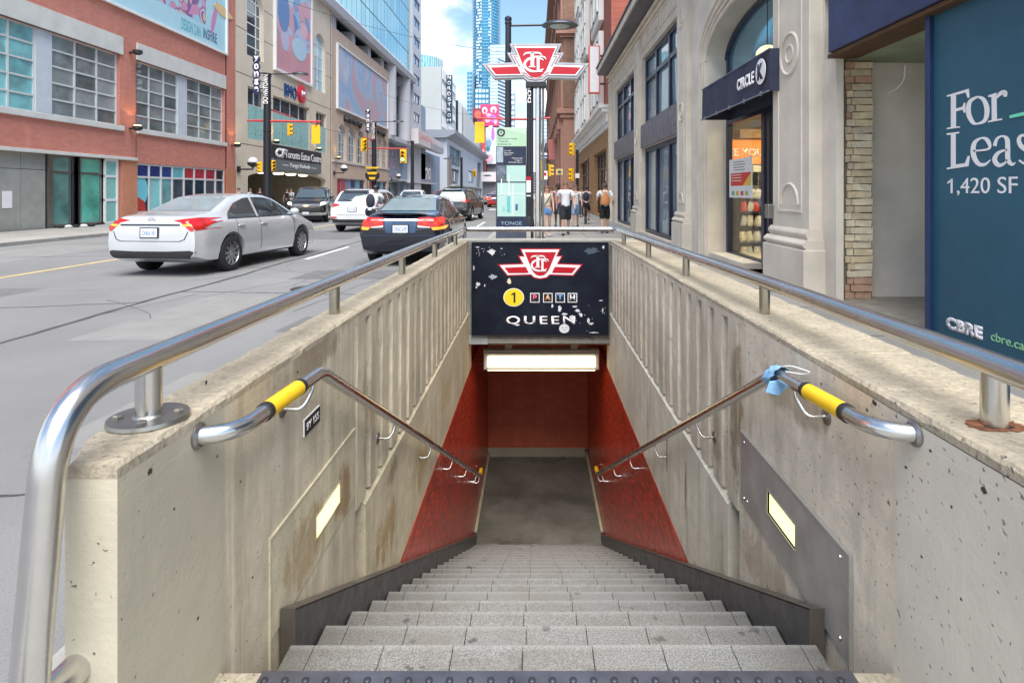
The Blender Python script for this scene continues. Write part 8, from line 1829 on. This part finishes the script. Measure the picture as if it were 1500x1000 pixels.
script_letters(tB, wx(539.5, 52), 51.9, wz(195, 52), wz(160, 52)); text('DOWNTOWN', SIGNW, face_cam(xB, 51.76, wz(192, 52)) @ Matrix.Rotation(PI/2, 4, 'Z'), tB, width=wz(180, 52)-wz(204, 52), height=.28, depth=.01, bold=.03)
lamp_arm(tB, xB, 52, wz(178.5, 52), wx(577, 52)-xB, .5); mast(tB, xB, 52, wz(217.5, 52), wx(597, 52), wz(218, 52), .07); mast(tB, xB, 52, wz(217.5, 52), wx(538, 52), None, .06); mast(tB, xB, 52, wz(206, 52), wx(531, 49), wz(201, 49), .06, y1=49)
signal('yellow signal turned sideways left of the scroll letter pole', wx(533.5, 49), 49, wz(212, 49), 140, sc=.85, group=G_S); signal('yellow traffic light showing green at the end of the red arm', wx(591, 52), 51.8, wz(229, 52), 180, lit=2, sc=.95)
hy = thing('round_hanging_sign', 'round black and gold sign on the second black pole', 'sign', (xB, 51.6, 3)); art(circ(0, 0, .62, .52), BLACK, face_cam(xB+.0, 51.5, wz(257, 51.5)), hy, .1, 'disc'); art([(-.5, .12), (.5, .12), (.35, -.1), (-.35, -.1)], YEL, face_cam(xB, 51.39, wz(254, 51.5)), hy, .02, 'gold_mark'); art([(-.3, -.15), (.3, -.15), (.2, -.36), (-.2, -.36)], YEL, face_cam(xB, 51.39, wz(257, 51.5)), hy, .02, 'gold_mark'); art([(-.62, .55), (.62, .55), (.5, .40), (-.5, .40)], YEL, face_cam(xB, 51.39, wz(254, 51.5)), hy, .02, 'gold_mark')
tC, xC, zC = pole('far black lamp pole before the grey store', 676, 80, 232, .16); lamp_arm(tC, xC, 80, wz(233, 80), -1.6, .5)
signal('tiny far yellow signal beyond the grey store corner', wx(695, 85), 85, wz(254, 85), 180, sc=.8, group=G_S)
tD, xD, zD = pole('tall silver grey pole beyond the green signal', 604, 58, 208, .16)
wall_lamp(XL, 1, dd(345, XL)+.3, zz(350, 246, XL), False, 'white globe lamp on a bracket at the mall corner', True); wall_lamp(XL, 1, dd(489, XL), zz(489, 252, XL), False, 'white globe lamp between the mall entrance and the arches', True); wall_lamp(XL, 1, dd(573, XL), zz(573, 262, XL), False, 'farthest white globe lamp past the wide billboard', True)
for px_, lab in ((397, 'lit cone wall light left of the mall sign'), (461, 'lit cone wall light right of the mall sign'), (490, 'lit cone wall light before the arched windows')):
    y_ = dd(px_, XL)+.1; wall_lamp(XL, 1, y_, zz(px_, 208 if px_ < 400 else (219 if px_ < 470 else 232), XL), True, lab)
# far end of the street, low blocks closing the view
for i, (a, c, top, d, col, lab) in enumerate(((733, 745, 238, 600, (.35, .37, .40), 'grey block at the far end behind the totem'), (745.5, 758, 250, 620, (.45, .40, .34), 'cream block at the far end of the street'), (758.5, 772, 242, 640, (.30, .36, .42), 'blue grey block at the vanishing point'), (772.5, 790, 252, 660, (.40, .30, .26), 'brown block at the far right end'))):
    slab('end_block', lab, wx(a, d), wx(c, d), d, d+30, wz(top, d), mat('end_wall_%d' % i, col, .8, var=.1, vs=.05), 8, 4, G_DARK)

for k, (xa, ya, za, xb, yb, zb, lab) in enumerate(((XL, 40, 15.5, XR, 36, 9.5, 'thin black cable crossing above the traffic near the mall corner'), (XL, 75, 14, XR-.5, 60, 9, 'thin black cable crossing the street farther up'), (xA, 35, 7.2, xB, 52, 7.0, 'slack cable between the two lettered poles on the left'))):
    n = 24; pts = [(xa+(xb-xa)*i/n, ya+(yb-ya)*i/n, za+(zb-za)*i/n-1.1*4*(i/n)*(1-i/n)) for i in range(n+1)]; b = MB(); b.tube(pts, .014, 5); tag(b.build('overhead_cable', BLACK, smooth=True), lab, 'cable')
